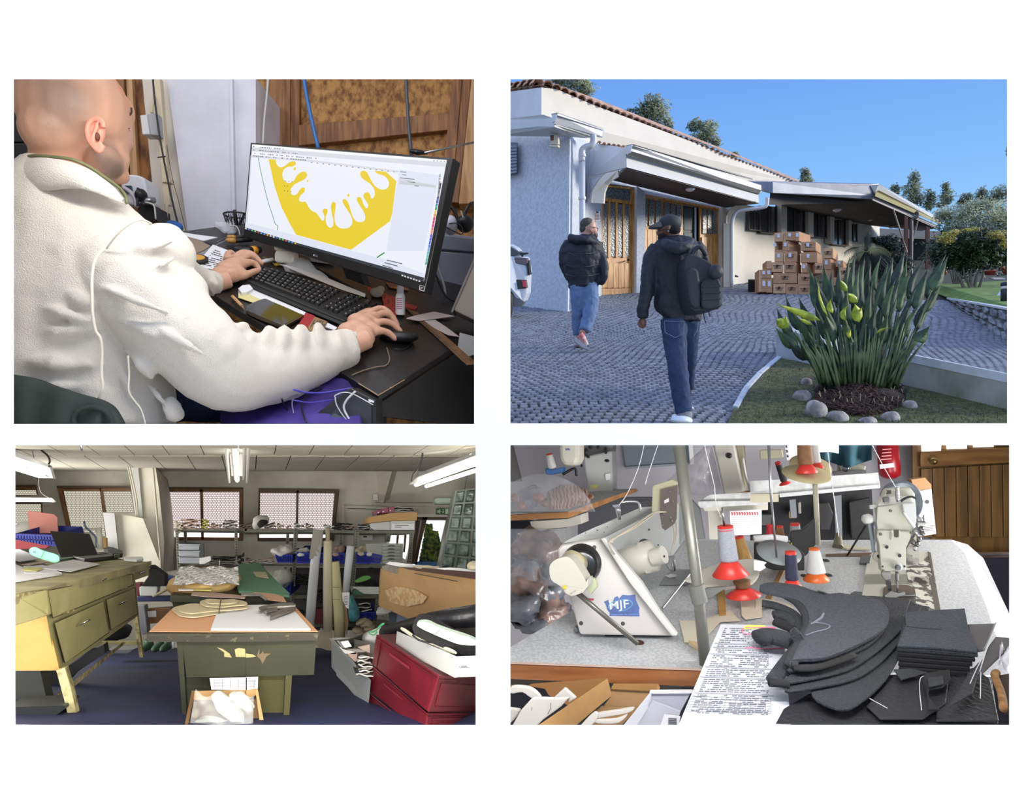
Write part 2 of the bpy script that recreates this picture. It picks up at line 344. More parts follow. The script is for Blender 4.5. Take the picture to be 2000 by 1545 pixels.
m=M().pz([P(-60,186,2.68),P(48,186,2.68),P(48,206,2.68),P(-60,206,2.68)],(0,.3,0));ob('cable_tray',m,cream_pl,lB='pale strip lying on top of the dark cupboard',cat='tray')
m=M().pz([P(-60,140,2.75),P(50,140,2.75),P(42,187,2.75),P(-60,187,2.75)],(0,.2,0));ob('wooden_box',m,tM,lB='brown wooden box on top of the dark cupboard',cat='box')
wm=ma(21,(214,214,218),.4)
t=Th('embroidery_machine','white rounded machine with black fittings beside the pillar, behind the chin','machine',P(272,440,2.75))
m=M().pz([P(*p[:2],2.75)for p in sP([(*p,0)for p in cv(a1,950,880,1000,850,1110,865,1145,920,1160,1060,1120,1090,1000,1100,940,960)],4,1)],(0,.12,0));ob('housing',m,wm,t,bv=.008)
m=M().pz(K_(a1,2.74,955,945,1025,945,1030,990,990,1010,960,1000),(0,.02,0));ob('display',m,ma(22,(60,68,76),.2),t)
m=M().eL(P(*a1(1112,1030),2.72),px(11,2.7),.03,px(13,2.7));ob('knob',m,bK,t,1)
m=M().tu([P(*a1(1085,965),2.7),P(*a1(1080,1120),2.7)],px(2.5,2.7));ob('needle_bar',m,bK,t)
m=M().tu([P(*a1(1120,1090),2.72),P(*a1(1170,1070),2.72),P(*a1(1225,1070),2.74)],px(6,2.7),10);ob('shaft',m,sT,t,1)
m=M().pz(K_(a1,2.75,1080,1100,1230,1120,1240,1240,1100,1240),(0,.12,0));ob('base',m,bK,t)
m=tb(M(),K_(a1,2.71,960,960,1020,1000,1060,1060,1075,1130),px(4,2.7));ob('hose',m,ma(23,(196,186,196),.4),t,1)
m=tb(M(),K_(a1,2.7,1150,1090,1200,1100,1225,1130,1235,1230),px(1.6,2.7));ob('cable',m,wC,t,1)
DK=Pl((740,772,1.72),(440,590,2.02),(600,480,2.62))
desk_m=ma(24,(25,21,21),.42,var=.35,sC=9,coat=.15)
t=Th('computer_desk','black desk under the monitor and keyboard with chipped pale corner','desk',DK.at(700,700))
top=[DK.at(*p)for p in[(740,772),(390,560),(330,455),(520,430),(950,573),(950,638)]]
m=M().pz(top,-DK.n*.022);ob('desktop',m,desk_m,t,bv=.002)
m=M().pz([DK.at(742,773)-ZU*.02,DK.at(1010,612)-ZU*.02,DK.at(1010,612)-ZU*.8+YU*0,DK.at(742,773)-ZU*.5],(-.02,.0,0))
m=M();q0,q1=DK.at(742,774)-DK.n*.022,DK.at(950,640)-DK.n*.022
m.hexa([q0-ZU*.028,q1-ZU*.30,q1-ZU*.30+Ve((-.02,.01,0)),q0-ZU*.028+Ve((-.02,.01,0))],[q0,q1,q1+Ve((-.02,.01,0)),q0+Ve((-.02,.01,0))]);ob('side_panel',m,desk_m,t)
m=M().tu([DK.at(738,773,.0005),DK.at(765,757,.0005),DK.at(790,742,.0005)],px(.8,1.8));m.tu([DK.at(739,773,.0),DK.at(725,764,0),DK.at(700,749,0)],px(.8,1.8));m.eL(DK.at(764,757,0),.004,.004,.0015,n=8,m=5)
ob('worn_edge',m,ma(25,(176,140,104),.7),t,lB='pale chipped edge at the corner')
purple=ma(26,(66,48,132),.7,var=.5,sC=5)
m=M().sH([[P(430+i*34,716+j*16+6*sin(i*1.3+j),1.86-.035*j+.015*sin(i+j*2))for i in Rg(9)]for j in Rg(9)],.03,(0,1,0));ob('purple_bag',m,purple,None,1,'purple fabric bag in the shade under the desk, behind tangled cables','bag')
tower=Th('computer_tower','black open computer tower under the desk, a grey card in it','computer',P(680,828,1.6))
m=M();q=K_(a4,1.66,930,1180,1150,1290,1150,1560,470,1560,560,1470);m.pz(q,(0,.14,0));ob('case',m,bK,tower,bv=.003)
m=M().pz(K_(a4,1.655,930,1240,1110,1330,1110,1500,760,1500,740,1440),(0,.004,0));ob('side_opening',m,ma(27,(46,48,54),.5),tower)
m=M().pz(K_(a4,1.65,740,1440,800,1400,870,1440,860,1500,720,1500),(0,.004,0));ob('circuit_card',m,ma(28,(86,90,98),.5),tower)
m=M().pz(K_(a4,1.65,1085,1280,1130,1295,1130,1312,1085,1300),(0,.004,0));ob('socket',m,wP,tower)
for lA,pT,r,mt in[('white cable curling down in front of the open tower',[(975,1215),(900,1290),(880,1370),(960,1510)],2.2,wC),('white cable on the tower arching towards the desk corner',[(800,1250),(870,1225),(960,1240),(1125,1330)],1.2,wC),('white cable dropping from the arch over the tower',[(800,1250),(815,1330),(870,1420),(940,1500)],1.2,wC),('violet cable looping under the desk edge',[(450,1200),(560,1225),(720,1225),(950,1185)],2.0,ma(29,(96,84,196),.4)),('violet cable low over the purple bag',[(450,1290),(600,1310),(760,1290),(860,1300)],1.4,MT[29]),('grey cable loop hanging over the purple bag',[(450,1400),(440,1290),(520,1215),(640,1180),(780,1150)],1.3,ma(30,(120,116,140),.4)),('black cable loop hanging beside the grey loop',[(560,1480),(520,1350),(560,1250),(700,1190),(880,1150)],1.7,bK),('black cable trailing at the bottom beside the jeans',[(350,1280),(380,1350),(440,1430),(480,1520)],2.0,bK)]:
 Cb(lA,[P(*a4(x,y),1.64 if 'tower' in lA else 1.60+.05*i)for i,(x,y)in enumerate(pT)],px(r,1.65),mt)
SC=Pl((493,282,2.45),(479,444,2.42),(828,549,2.0))
bez=ma(31,(20,20,22),.35)
t=Th('monitor','black flat monitor showing a yellow splash drawing','monitor',DK.at(690,575))
m=M().pz([SC.at(*p)for p in[(489,278),(886,308.5),(829,572),(475,462)]],-SC.n*.035);ob('housing',m,bez,t,bv=.003)
def em(nA,rgb,k=1.0):return ma('screen_'+nA,rgb,.5,emit=k)
m=M();scq=[(493,282),(873,313),(828,549.5),(479,444)];m.pz([SC.at(*p,.0008)for p in scq],-SC.n*.0005);scr=ob('screen',m,em('white',(236,238,248)),t)
def sp(nA,pT,mt,h=.0014,pA=scr):m=M().pz([SC.at(p[0],p[1],h)for p in pT],-SC.n*.0003);return ob(nA,m,mt,pA)
sp('toolbar',cv(a2,100,612,1748,745,1742,790,97,655),em('grey',(214,217,224)))
sp('title_bar',cv(a2,100,598,1750,730,1748,752,99,622),em('pale',(246,248,252)))
sp('ruler_bar',cv(a2,95,690,600,728,1345,820,1345,836,600,745,95,708),em('grey',(214,217,224)))
sp('side_toolbar',cv(a2,88,690,97,691,62,1262,48,1258),em('grey',(214,217,224)))
sp('docker_panel',cv(a2,1350,810,1690,860,1560,1500,1240,1500),em('bluish',(222,226,242)),.0012)
sp('docker_header',cv(a2,1350,880,1665,950,1660,972,1346,905),em('grey',(214,217,224)),.0016)
sp('docker_header',cv(a2,1352,905,1660,945,1655,962,1350,935),em('grey2',(200,203,212)),.0018)
sp('task_bar',cv(a2,38,1300,60,1306,470,1430,470,1448,36,1318),em('dark',(44,48,60)))
sp('task_bar',[a2(470,1430),a4(1560,250),a4(1556,285),a2(470,1448)],em('dark',(44,48,60)))
sp('status_bar',[a2(60,1262),a2(470,1370),a4(1240,100),a4(1560,215),a4(1560,247),a2(470,1430),a2(40,1298)],em('bluish',(222,226,242)),.0012)
yel=em('yellow',(232,204,38),1.0)
yo=sP([(*p,0)for p in cv(a2,300,728,310,765,345,788,385,780,430,752)],4)
Y=cv(a2,240,722,300,727)+cv(a2,305,760,325,785,350,792,385,775,425,745,465,742,470,770,440,785,405,788,375,805,358,840,362,885,385,915,420,925,455,905,475,870,505,840,545,828,567,850,560,880,535,900,500,915,465,935,435,965,425,1000,445,1028,480,1020,500,990,520,968,545,968,545,1000,515,1025,500,1055,505,1080,530,1085,555,1085,575,1120,605,1160,640,1175,665,1205,690,1240,708,1242,715,1210,700,1170,708,1145,738,1148,738,1180,725,1215,728,1260,745,1295,768,1305,788,1285,790,1240,778,1190,770,1120,785,1088,808,1095,808,1140,800,1200,805,1260,830,1298,870,1312,920,1305,950,1270,948,1225,920,1170,880,1110,868,1075,888,1060,915,1090,935,1150,950,1200,975,1240,1010,1258,1048,1250,1062,1215,1045,1165,1010,1110,988,1065,1000,1045,1025,1050,1040,1090,1060,1130,1080,1138,1085,1110,1065,1075,1045,1040,1058,1010,1085,1005,1105,1030,1110,1055,1130,1050,1142,1020,1135,975,1100,930,1040,890,1018,850,1030,825,1065,825,1090,860,1115,910,1150,955,1195,980,1240,975,1262,940,1255,900,1220,865,1165,845,1135,822)+cv(a2,1235,828,1325,910,1290,1180,1270,1250,940,1492,475,1365,420,1270,350,1130,290,950)
m=M().pz([SC.at(p[0],p[1],.0016)for p in[Y[0],Y[1]]+[tuple(v)[:2]for v in sP([(*p,0)for p in Y[2:-9]],3)]+Y[-9:]],-SC.n*.0003);ob('yellow_splash',m,yel,scr,lB='yellow splash drawing on the screen')
for x,y,r in[(463,805,9),(573,908,7),(918,1030,9)]:sp('yellow_drop',[a2(x+r*cos(k*.7),y+r*1.5*sin(k*.7))for k in Rg(9)],yel,.0018)
green=em('green',(40,150,84),.8)
m=tb(M(),[SC.at(*a2(x,y),.002)for x,y in[(153,710),(180,850),(230,1060),(275,1200),(300,1276),(318,1285),(315,1325)]],px(.6,2.4));ob('green_curve',m,green,scr)
m=M().tu([SC.at(*a4(1162,80),.002),SC.at(*a4(1225,38),.002)],px(1.2,2.1));ob('green_curve',m,green,scr)
gi=em('icon_grey',(120,124,138),.8);rN=random.Random(5)
m=M()
for row_,(y0,x1)in enumerate([(612,400),(640,500),(668,650),(690,560)]):
 x=110
 while x<x1:
  w=rN.uniform(5,16);yy=y0+(x-100)*.083
  if rN.random()<.8:m.pz([SC.at(*a2(x,yy),.002),SC.at(*a2(x+w,yy+w*.08),.002),SC.at(*a2(x+w,yy+8+w*.08),.002),SC.at(*a2(x,yy+8),.002)],SC.n*.0002)
  x+=w+7
for k in Rg(15):yy=748+k*48*.118;m.pz([SC.at(*a2(600+k*50,yy),.002),SC.at(*a2(612+k*50,yy+1),.002),SC.at(*a2(612+k*50,yy+7),.002),SC.at(*a2(600+k*50,yy+6),.002)],SC.n*.0002)
for k in Rg(4):m.pz([SC.at(*a2(1640+k*30+i*9,733+k*2+j*8),.002)for i,j in((0,0),(1,0),(1,1),(0,1))],SC.n*.0002)
for q in[[(1358,826),(1410,832),(1410,838),(1358,832)],[(1375,852),(1410,857),(1410,862),(1375,857)],[(1420,912),(1485,920),(1485,926),(1420,918)],[(1480,945),(1515,950),(1515,956),(1480,951)],[(1358,878),(1480,892),(1480,898),(1358,884)]]:m.pz([SC.at(*a2(*p),.002)for p in q],SC.n*.0002)
for k in Rg(20):m.pz([SC.at(*a2(1688-k*.9+i*16,855+k*13+j*7),.002)for i,j in((0,0),(1,.2),(1,1),(0,1))],SC.n*.0002)
for k in Rg(3):m.pz([SC.at(*a4(1245-k*18+i*(130-20*k),97+k*22+j*9+i*(32-3*k)),.002)for i,j in((0,0),(1,0),(1,1),(0,1))],SC.n*.0002)
ob('interface_marks',m,gi,scr,kD='stuff')
pal=[(20,22,30),(60,60,66),(110,110,116),(170,170,176),(28,64,160),(30,90,190),(40,150,190),(30,160,110),(240,220,40),(230,150,40),(220,40,90),(225,50,120),(226,60,140),(236,120,90),(240,150,110),(110,90,210),(80,90,220),(70,110,220),(90,140,220),(120,180,230),(100,190,210),(110,200,190),(90,190,160),(80,180,140)]
for k,c in enumerate(pal):y=925+k*29.;x=1700-k*5.2;sp('colour_swatch',[a2(x-7,y),a2(x+9,y+1),a2(x+3,y+28),a2(x-12,y+27)],em('sw%d'%k,c,.9),.0018)
icc=[em('ic%d'%i,c,.9)for i,c in enumerate([(230,232,240),(240,180,60),(90,160,230),(200,80,60),(120,200,120),(80,110,220)])]
for k in Rg(17):x=42+k*26.2;y=1303+k*7.9;sp('task_icon',[a2(x,y),a2(x+13,y+4),a2(x+12,y+17),a2(x-1,y+13)],icc[(k*5+k//3)%6],.0018)
for k in Rg(7):sp('task_icon',[a4(1370+k*24+i*14,224+k*8+j*12+i*4)for i,j in((0,0),(1,0),(1,1),(0,1))],icc[0],.0018)
sel=em('selection',(90,80,40),.6)
for x,y in[(385,908),(412,911),(440,914),(378,950),(400,952),(376,990),(404,994),(430,998)]:sp('selection_handle',[a2(x-3,y-3),a2(x+3,y-3),a2(x+3,y+3),a2(x-3,y+3)],sel,.002)
txt('logo','LG',SC.at(*a4(632,68),.001),SC.at(*a4(656,76),.001),SC.at(*a4(634,52),.001),ma(32,(200,200,205),.4),t)
m=M();c0=SC.at(*a4(623,59),.001);m.la(c0,SC.n,[(px(1.6,2.3),0),(px(1.6,2.3),.0004)],12);ob('logo',m,MT[32],t)
m=M()
for q in([(1525,312),(1565,324),(1562,326),(1523,315)],[(1523,315),(1527,316),(1523,352),(1519,350)],[(1563,326),(1567,327),(1560,368),(1556,366)],[(1521,348),(1560,362),(1559,368),(1519,354)],[(1528,338),(1552,330),(1553,336),(1530,344)]):m.pz([SC.at(*a4(*p),.0012)for p in q],SC.n*.0003)
ob('sticker',m,MT[32],t,lB='small outlined label on the lower right bezel')
m=M().pz([DK.at(*a4(600,-10)+(.12,))]*0 or[SC.at(*a4(800,130),-.03),SC.at(*a4(950,180),-.03),SC.at(*a4(960,280),-.05),SC.at(*a4(800,220),-.05)],-SC.n*.03);ob('stand_neck',m,bK,t)
arc=sP([(*p,0)for p in cv(a4,440,120,560,105,700,150,830,200,960,260,1060,350,1105,440,1090,480,1040,430,900,340,720,240,560,160)],4,1)
m=M().pz([DK.at(p[0],p[1],.002)for p in arc],DK.n*.012);ob('stand_base',m,ma(33,(30,30,32),.3),t,bv=.004)
kb=ma(34,(24,24,25),.5);key_m=ma(35,(34,34,36),.45)
KQ=[a4(150,175),a4(1160,500),a4(880,665),a4(40,315)]
t=Th('keyboard','black keyboard in front of the monitor between the two hands','keyboard',DK.at(600,580))
m=M().pz([DK.at(*p,.004)for p in KQ],DK.n*.012);ob('case',m,kb,t,bv=.004)
m=M().pz([DK.at(*bI(KQ,-.01,.90),.012),DK.at(*bI(KQ,1.0,.90),.012),DK.at(*bI(KQ,1.0,1.07),.006),DK.at(*bI(KQ,-.01,1.10),.006)],DK.n*.003);ob('front_lip',m,kb,t)
rN=random.Random(2)
for r in Rg(6):
 v0=.07+r*.137;n=21
 for c in Rg(n):
  if c in(15,19)or(r==0 and c in(1,))or(r==5 and 4<=c<=9)or(r==4 and c in(16,)):continue
  u0=.02+c*.0455;uw=.039
  if r==5 and c==3:uw=.32
  q=[bI(KQ,u0,v0),bI(KQ,u0+uw,v0),bI(KQ,u0+uw,v0+.112),bI(KQ,u0,v0+.112)]
  q2=[bI(KQ,u0+.004,v0+.015),bI(KQ,u0+uw-.004,v0+.015),bI(KQ,u0+uw-.004,v0+.095),bI(KQ,u0+.004,v0+.095)]
  m=M().hexa([DK.at(*p,.015)for p in q],[DK.at(*p,.023)for p in q2]);ob('key',m,key_m,t)
m=M();ink_w=ma(36,(190,190,192),.6)
for r in Rg(6):
 for c in Rg(21):
  if rN.random()<.75 and c not in(15,19)and not(r==5 and 3<=c<=9):
   u,v=.030+c*.0455,.105+r*.137;m.pz([DK.at(*bI(KQ,u,v),.0232),DK.at(*bI(KQ,u+.007,v),.0232),DK.at(*bI(KQ,u+.007,v+.025),.0232),DK.at(*bI(KQ,u,v+.025),.0232)],DK.n*.0002)
ob('key_lettering',m,ink_w,t,kD='stuff')
m=M().eL(DK.at(*a4(1005,457),.018),.0018,.0018,.001,n=8,m=5);ob('status_light',m,em('led',(150,230,60),1.5),t,lB='small green light')
def fT(nA,lA,cat,pT,mt,h=.001,th=.002,pl=DK,smooth=False,gR=None,bv=0,f=a4):
 m=M().pz([pl.at(*p,h)for p in cv(f,*pT)],pl.n*th);return ob(nA,m,mt,None,smooth,lA,cat,gR,bv=bv)
fT('paper_strip','white paper sheets with yellow edge under the keyboard','paper',(-20,345,60,335,540,545,820,680,800,700,600,640,500,590,120,470,-20,400),wP)
fT('ruler_strip','long white strip lying behind the keyboard','ruler',(330,185,480,215,700,290,1055,440,1050,462,860,400,560,280),ma(37,(206,202,196),.6),.018,.003)
fT('sticky_note','pale yellow paper edge poking from under the white sheets','paper',(-20,395,60,395,240,480,350,530,330,545,180,500,-20,430),ma(38,(222,212,150),.8),.0035,.001)
ph=Th('smartphone','black smartphone lying in front of the keyboard','phone',DK.at(532,630))
pq=sP([(*p,0)for p in cv(a4,60,520,190,465,260,485,500,590,520,610,370,695,330,690,70,580,48,550)],3,1)
m=M().pz([DK.at(p[0],p[1],.005)for p in pq],DK.n*.008);ob('body',m,ma(39,(120,105,90),.25,.8),ph)
pc=Ve((sum(p[0]for p in pq)/len(pq),sum(p[1]for p in pq)/len(pq)))
m=M().pz([DK.at(*(pc+(Ve((p[0],p[1]))-pc)*.95),.0133)for p in pq],DK.n*.0006);ob('screen',m,ma(40,(12,13,16),.08),ph)
m=M().eL(DK.at(*a4(365,688),.009),.007,.005,.005);ob('camera_ring',m,cH,ph,1)
fT('red_strap','red ribbon strip folded beside the phone','strap',(550,560,620,585,635,610,560,715,440,760,330,745,320,735,450,710,500,650),ma(41,(158,34,42),.7),.004,.002)
cardm=ma(42,(150,116,76),.8)
tg=Th('cardboard_tag','brown cardboard tag with black lettering between ribbon and hand','tag',DK.at(615,640))
m=M().pz([DK.at(*p,.005)for p in cv(a4,630,600,735,640,700,715,580,720,570,690)],DK.n*.002);ob('card',m,cardm,tg)
txt('lettering','HTH',DK.at(*a4(590,690),.0075),DK.at(*a4(700,705),.0075),DK.at(*a4(625,625),.0075),ink,tg,.0004)
pc_=Th('pencil','short wooden pencil lying on the desk near the sleeve','pencil',DK.at(*a3(1930,470)))
m=M().tu([DK.at(*a3(1885,430),.008),DK.at(*a3(1965,512),.008)],px(3.2,2),6);ob('shaft',m,ma(43,(206,160,112),.6),pc_)
m=M().tu([DK.at(*a3(1965,512),.008),DK.at(*a3(1987,534),.006)],[px(3.2,2),px(.4,2)],6);ob('tip',m,ma(44,(150,110,80),.6),pc_)
fT('crumpled_tissue','small crumpled white paper beside the pencil','paper',(1935,380,1970,350,2030,345,2060,380,2010,410,1965,415),wP,.002,.012,f=a3)
notes=Th('note_sheet','handwritten note sheet under the left hand','paper',DK.at(*a3(1750,130)))
NQ=cv(a3,1720,0,2120,150,1900,240,1560,190)
m=M().pz([DK.at(*p,.012)for p in NQ],DK.n*.001);ob('sheet',m,wP,notes)
m=M();sheet_lines(m,DK,[bI(NQ,.06,.08),bI(NQ,.94,.08),bI(NQ,.94,.92),bI(NQ,.06,.92)],9,.0134,4);ob('handwriting',m,ink,notes,kD='stuff')
fT('grey_folder','grey folder under the handwritten note sheet','folder',(1500,110,1690,10,1760,-10,1740,60,1500,200),ma(45,(140,142,150),.5),.004,.006,f=a3)
fT('beige_pad','beige pad at the back of the desk beside the pillar','pad',(1400,1490,1500,1400,1700,1490,1640,1530,1450,1600),ma(46,(148,130,112),.7),.002,.012,f=a1)
tp=Th('tape_roll','black tape roll with yellow core beside the notes','tape',DK.at(*a3(1570,150)))
m=M();c0=DK.at(*a3(1575,140),.004);m.la(c0,DK.n,[(.012,0),(.036,0),(.036,.02),(.012,.02)],20);ob('roll',m,bK,tp,1)
m=M().la(c0,DK.n,[(.022,.02),(.026,.0215),(.026,.0205),(.022,.0205)],20);ob('core',m,ma(47,(214,160,60),.5),tp)
for lA,x0,y0,x1,y1 in[('orange and black screwdriver lying behind the note sheet',1750,1430,1960,1435),('second orange screwdriver above the first one',1740,1460,1960,1462)]:
 s_=Th('screwdriver',lA,'screwdriver',DK.at(*a1(x1,y1)))
 m=M().tu([DK.at(*a1(x0+90,y0),.02),DK.at(*a1(x1-70,y1),.02),DK.at(*a1(x1-50,y1),.02)],[px(4,2.3),px(6,2.3),px(5,2.3)],8);ob('handle',m,ma(48,(190,140,70),.3),s_,1)
 m=M().tu([DK.at(*a1(x1-55,y1),.02),DK.at(*a1(x1+90,y1-10),.02)],px(4.5,2.3),8);ob('grip',m,bK,s_,1)
 m=M().tu([DK.at(*a1(x0,y0+20),.01),DK.at(*a1(x0+90,y0),.02)],px(1,2.3));ob('blade',m,sT,s_)
bt=Th('torch','black and orange torch beside the marker','torch',DK.at(*a4(90,80)))
m=M().tu([DK.at(*a4(-60,60),.02),DK.at(*a4(60,75),.02),DK.at(*a4(90,70),.02)],[px(7,2.2),px(9,2.2),px(9,2.2)],12);ob('body',m,bK,bt,1)
m=M().tu([DK.at(*a4(90,70),.02),DK.at(*a4(128,66),.02)],px(9.6,2.2),12);ob('band',m,ma(49,(226,152,40),.4),bt,1)
m=M().tu([DK.at(*a4(128,66),.02),DK.at(*a4(160,60),.02)],[px(9.5,2.2),px(7,2.2)],12);ob('cap',m,bK,bt,1)
mk=Th('marker_pen','white marker pen with red tip lying above the keyboard','marker',DK.at(*a4(200,150)))
m=M().tu([DK.at(*a4(115,158),.012),DK.at(*a4(270,125),.012)],px(4.6,2.1),10);ob('barrel',m,wP,mk,1)
m=M().tu([DK.at(*a4(270,125),.012),DK.at(*a4(300,118),.012)],[px(4,2.1),px(1.5,2.1)],10);ob('cap',m,ma(50,(196,50,44),.4),mk,1)
txt('lettering','MOLIN',DK.at(*a4(180,152),.022),DK.at(*a4(250,137),.022),DK.at(*a4(178,137),.022),ink,mk,.003)
fT('yellow_cloth','yellow and black printed packet behind the marker','packet',(90,130,190,85,290,105,345,150,300,160,240,110),ma(51,(206,166,60),.6,r2=(50,44,34),sC=60,pos=(.5,.52)),.002,.004)
ct=Th('plastic_tub','white square plastic tub behind the keyboard','tub',DK.at(*a4(365,120)))
m=M();d_=2.35;m.pz(K_(a4,d_,285,45,300,10,445,15,452,60,448,128,300,120,285,100),(0,.06,0));ob('body',m,ma(52,(208,206,200),.4),ct,bv=.006)
m=M().pz([P(*p,d_-.004)for p in cv(a4,280,-20,440,-10,448,20,285,14)],(0,.07,0));ob('lid',m,ma(53,(188,182,170),.4),ct,bv=.003)
bagm=clear(54,op=.38)
def bag(lA,q,hgt,pl=DK,f=a4,sE=1,nA='plastic_bag',mt=None,nx=14,ny=10,gR=None):
 rN=Ve((sE*3.1,sE*1.7,0));rows=[]
 for j in Rg(ny):
  rr=[]
  for i in Rg(nx):
   u,v=i/(nx-1),j/(ny-1);x,y=bI([f(*q[0:2]),f(*q[2:4]),f(*q[4:6]),f(*q[6:8])],u,v)
   e=(sin(pi*u)*sin(pi*v))**.6;rr.append(pl.at(x,y,.003+hgt*e*(1+.7*noise.noise(Ve((u*5,v*5,sE))))))
  rows.append(rr)
 m=M().sH(rows,.0015,-pl.n);return ob(nA,m,mt or bagm,None,1,lA,'bag',gR)
bag('clear plastic bag lying behind the keyboard',(340,120,480,120,800,300,380,200),.035,sE=2)
fT('white_card','folded white card below the monitor edge','card',(570,118,720,120,770,130,790,180,720,178,590,158),wP,.02,.01)
redp=ma(55,(186,62,52),.6,r2=(70,22,24),sC=90,kD='voronoi',pos=(.2,.45))
fT('red_patterned_strip','red lattice patterned strip running behind the small bottle','strip',(1030,310,1130,355,1320,430,1500,510,1480,535,1400,515,1190,420,1080,370),redp,.002,.003)
fT('red_patterned_piece','red lattice patterned piece left of the small bottle','strip',(1200,430,1290,450,1320,520,1315,650,1240,640),redp,.0055,.003)
m=M().eL(DK.at(*a4(1150,415),.016),.022,.014,.016);m.eL(DK.at(*a4(1180,400),.02),.014,.012,.012);ob('eraser_lump',m,ma(56,(196,188,168),.8),None,1,'small beige lump of putty on the stand base','eraser')
bo=Th('dropper_bottle','small white dropper bottle standing right of the red pieces','bottle',DK.at(*a4(1355,580)))
b0=DK.at(*a4(1355,575),.002);up_=ZU
m=M().la(b0,up_,[(.0135,0),(.015,.003),(.015,.058),(.012,.066),(.009,.068)],24);ob('body',m,ma(57,(222,222,228),.35),bo,1)
m=M().la(b0,up_,[(.0105,.066),(.0105,.088),(.0075,.092),(.0055,.108),(.003,.113)],20);ob('cap',m,MT[57],bo,1)
m=M();bf=b0-YU*.016
for k in Rg(6):m.pz([bf+Ve((-.009,-.0002+.0006*(k%2),.018+k*.006)),bf+Ve((.008,-.0002,.018+k*.006)),bf+Ve((.008,-.0002,.0205+k*.006)),bf+Ve((-.009,-.0002,.0205+k*.006))],(0,.0003,0))
ob('label_print',m,ma(58,(170,90,120),.6),bo,kD='stuff')
PPm=ma(59,(214,198,198),.8)
fT('paper_piece','pointed white paper piece right of the small bottle','paper',(1405,618,1480,595,1640,562,1815,600,1700,615,1580,632,1500,638),PPm,.008,.002)
fT('paper_piece','long white paper piece slanting across the wooden ruler','paper',(1560,632,1650,625,1750,690,1850,765,1760,752,1640,690),PPm,.005,.002)
ru=Th('ruler','long brown wooden ruler slanting towards the desk edge','ruler',DK.at(*a4(1700,780)))
RQ=cv(a4,1400,520,1500,555,2010,990,1920,998);m=M().pz([DK.at(*p,.002)for p in RQ],DK.n*.003);ob('blade',m,ma(60,(136,100,68),.5,var=.3,sC=40),ru)
m=M()
for k in Rg(60):m.pz([DK.at(*bI([RQ[0],RQ[3],RQ[2],RQ[1]],.02+k/62,0),.0052),DK.at(*bI([RQ[0],RQ[3],RQ[2],RQ[1]],.024+k/62,0),.0052),DK.at(*bI([RQ[0],RQ[3],RQ[2],RQ[1]],.024+k/62,.25 if k%5 else.5),.0052),DK.at(*bI([RQ[0],RQ[3],RQ[2],RQ[1]],.02+k/62,.25 if k%5 else.5),.0052)],DK.n*.0002)
ob('scale_marks',m,ink,ru,kD='stuff')
ms=Th('computer_mouse','black mouse under the right hand','mouse',DK.at(*a4(1330,800)))
m=M().eL(DK.at(*a4(1340,790),.012),.055,.035,.018);ob('shell',m,bK,ms,1)
Cb('thin black cable looped beside the right hand',[DK.at(*a4(x,y),.004)for x,y in[(1350,725),(1420,735),(1450,790),(1420,850),(1350,872),(1300,860)]],px(1.1,1.9),bK)
Cb('thin brown cable trailing from the mouse to the desk edge',[DK.at(*a4(x,y),.004)for x,y in[(1240,855),(1262,950),(1235,1005),(1150,1020),(1040,1050),(945,1090)]],px(1.2,1.85),ma(61,(130,112,96),.5))
m=M().tu([DK.at(*a4(1235,280),.01),DK.at(*a4(1258,312),.01)],px(1.8,2.2));ob('metal_pin',m,cH,None,1,'short shiny pin lying under the monitor','pin')
m=M().pz([DK.at(*p,.002)for p in cv(a4,1230,300,1420,340,1420,370,1260,345)],DK.n*.004);ob('wood_block',m,rust,None,False,'brown wood scrap under the right end of the monitor','wood scrap')
cup=Th('mesh_pen_cup','dark mesh pen cup beside the left edge of the monitor','pen cup',P(462,465,2.62))
m=M();cb,ct_=P(470,470,2.62),P(462,420,2.62)
for k in Rg(18):
 a=2*pi*k/18
 m.tu([cb+Ve((cos(a)*.034,sin(a)*.034,0)),ct_+Ve((cos(a)*.045,sin(a)*.045,0))],.0012,4);m.tu([cb+Ve((cos(a)*.034,sin(a)*.034,0)),ct_+Ve((cos(a+.9)*.045,sin(a+.9)*.045,0))],.0012,4)
ob('mesh',m,ma(62,(70,70,74),.4,.5),cup)
m=M().tu([ct_+Ve((cos(2*pi*k/24)*.045,sin(2*pi*k/24)*.045,0))for k in Rg(25)],.003,6);ob('rim',m,MT[62],cup,1)
for i,(lA,x0,y0,x1,y1,mt,r)in enumerate([('black marker standing in the mesh cup',462,440,458,412,bK,4),('grey pen leaning left in the mesh cup',455,440,446,414,sT,2),('black pen at the right in the mesh cup',468,440,476,420,bK,2.5)]):
 m=M().tu([P(x0,y0,2.6),P(x1,y1,2.6),P(x1-.3,y1-2,2.6)],[px(r,2.6),px(r,2.6),px(r*.6,2.6)],8);ob('pen',m,mt,None,1,lA,'pen','pens in the mesh cup')
m=M();rr=[]
for j in Rg(12):
 rr.append([P(418+46*i/13,432+j*4.2,2.60-.05*sin(pi*i/13)*sin(pi*j/11)*(1+.8*noise.noise(Ve((i*.5,j*.5,3)))))for i in Rg(14)])
m.sH(rr,.002,(0,1,0));ob('plastic_bag',m,bagm,None,1,'crumpled clear bag between pillar and pen cup','bag')
Cb('white cable curling over the clear bag by the pen cup',K_(a1,2.5,1870,1290,1920,1290,1950,1360,1940,1420),px(1.2,2.5),wC)
fT('white_strip','white paper strip lying along the foot of the pillar','paper',(1330,1320,1420,1370,1560,1395,1760,1420,1640,1450,1450,1400),wP,.012,.003,f=a1)
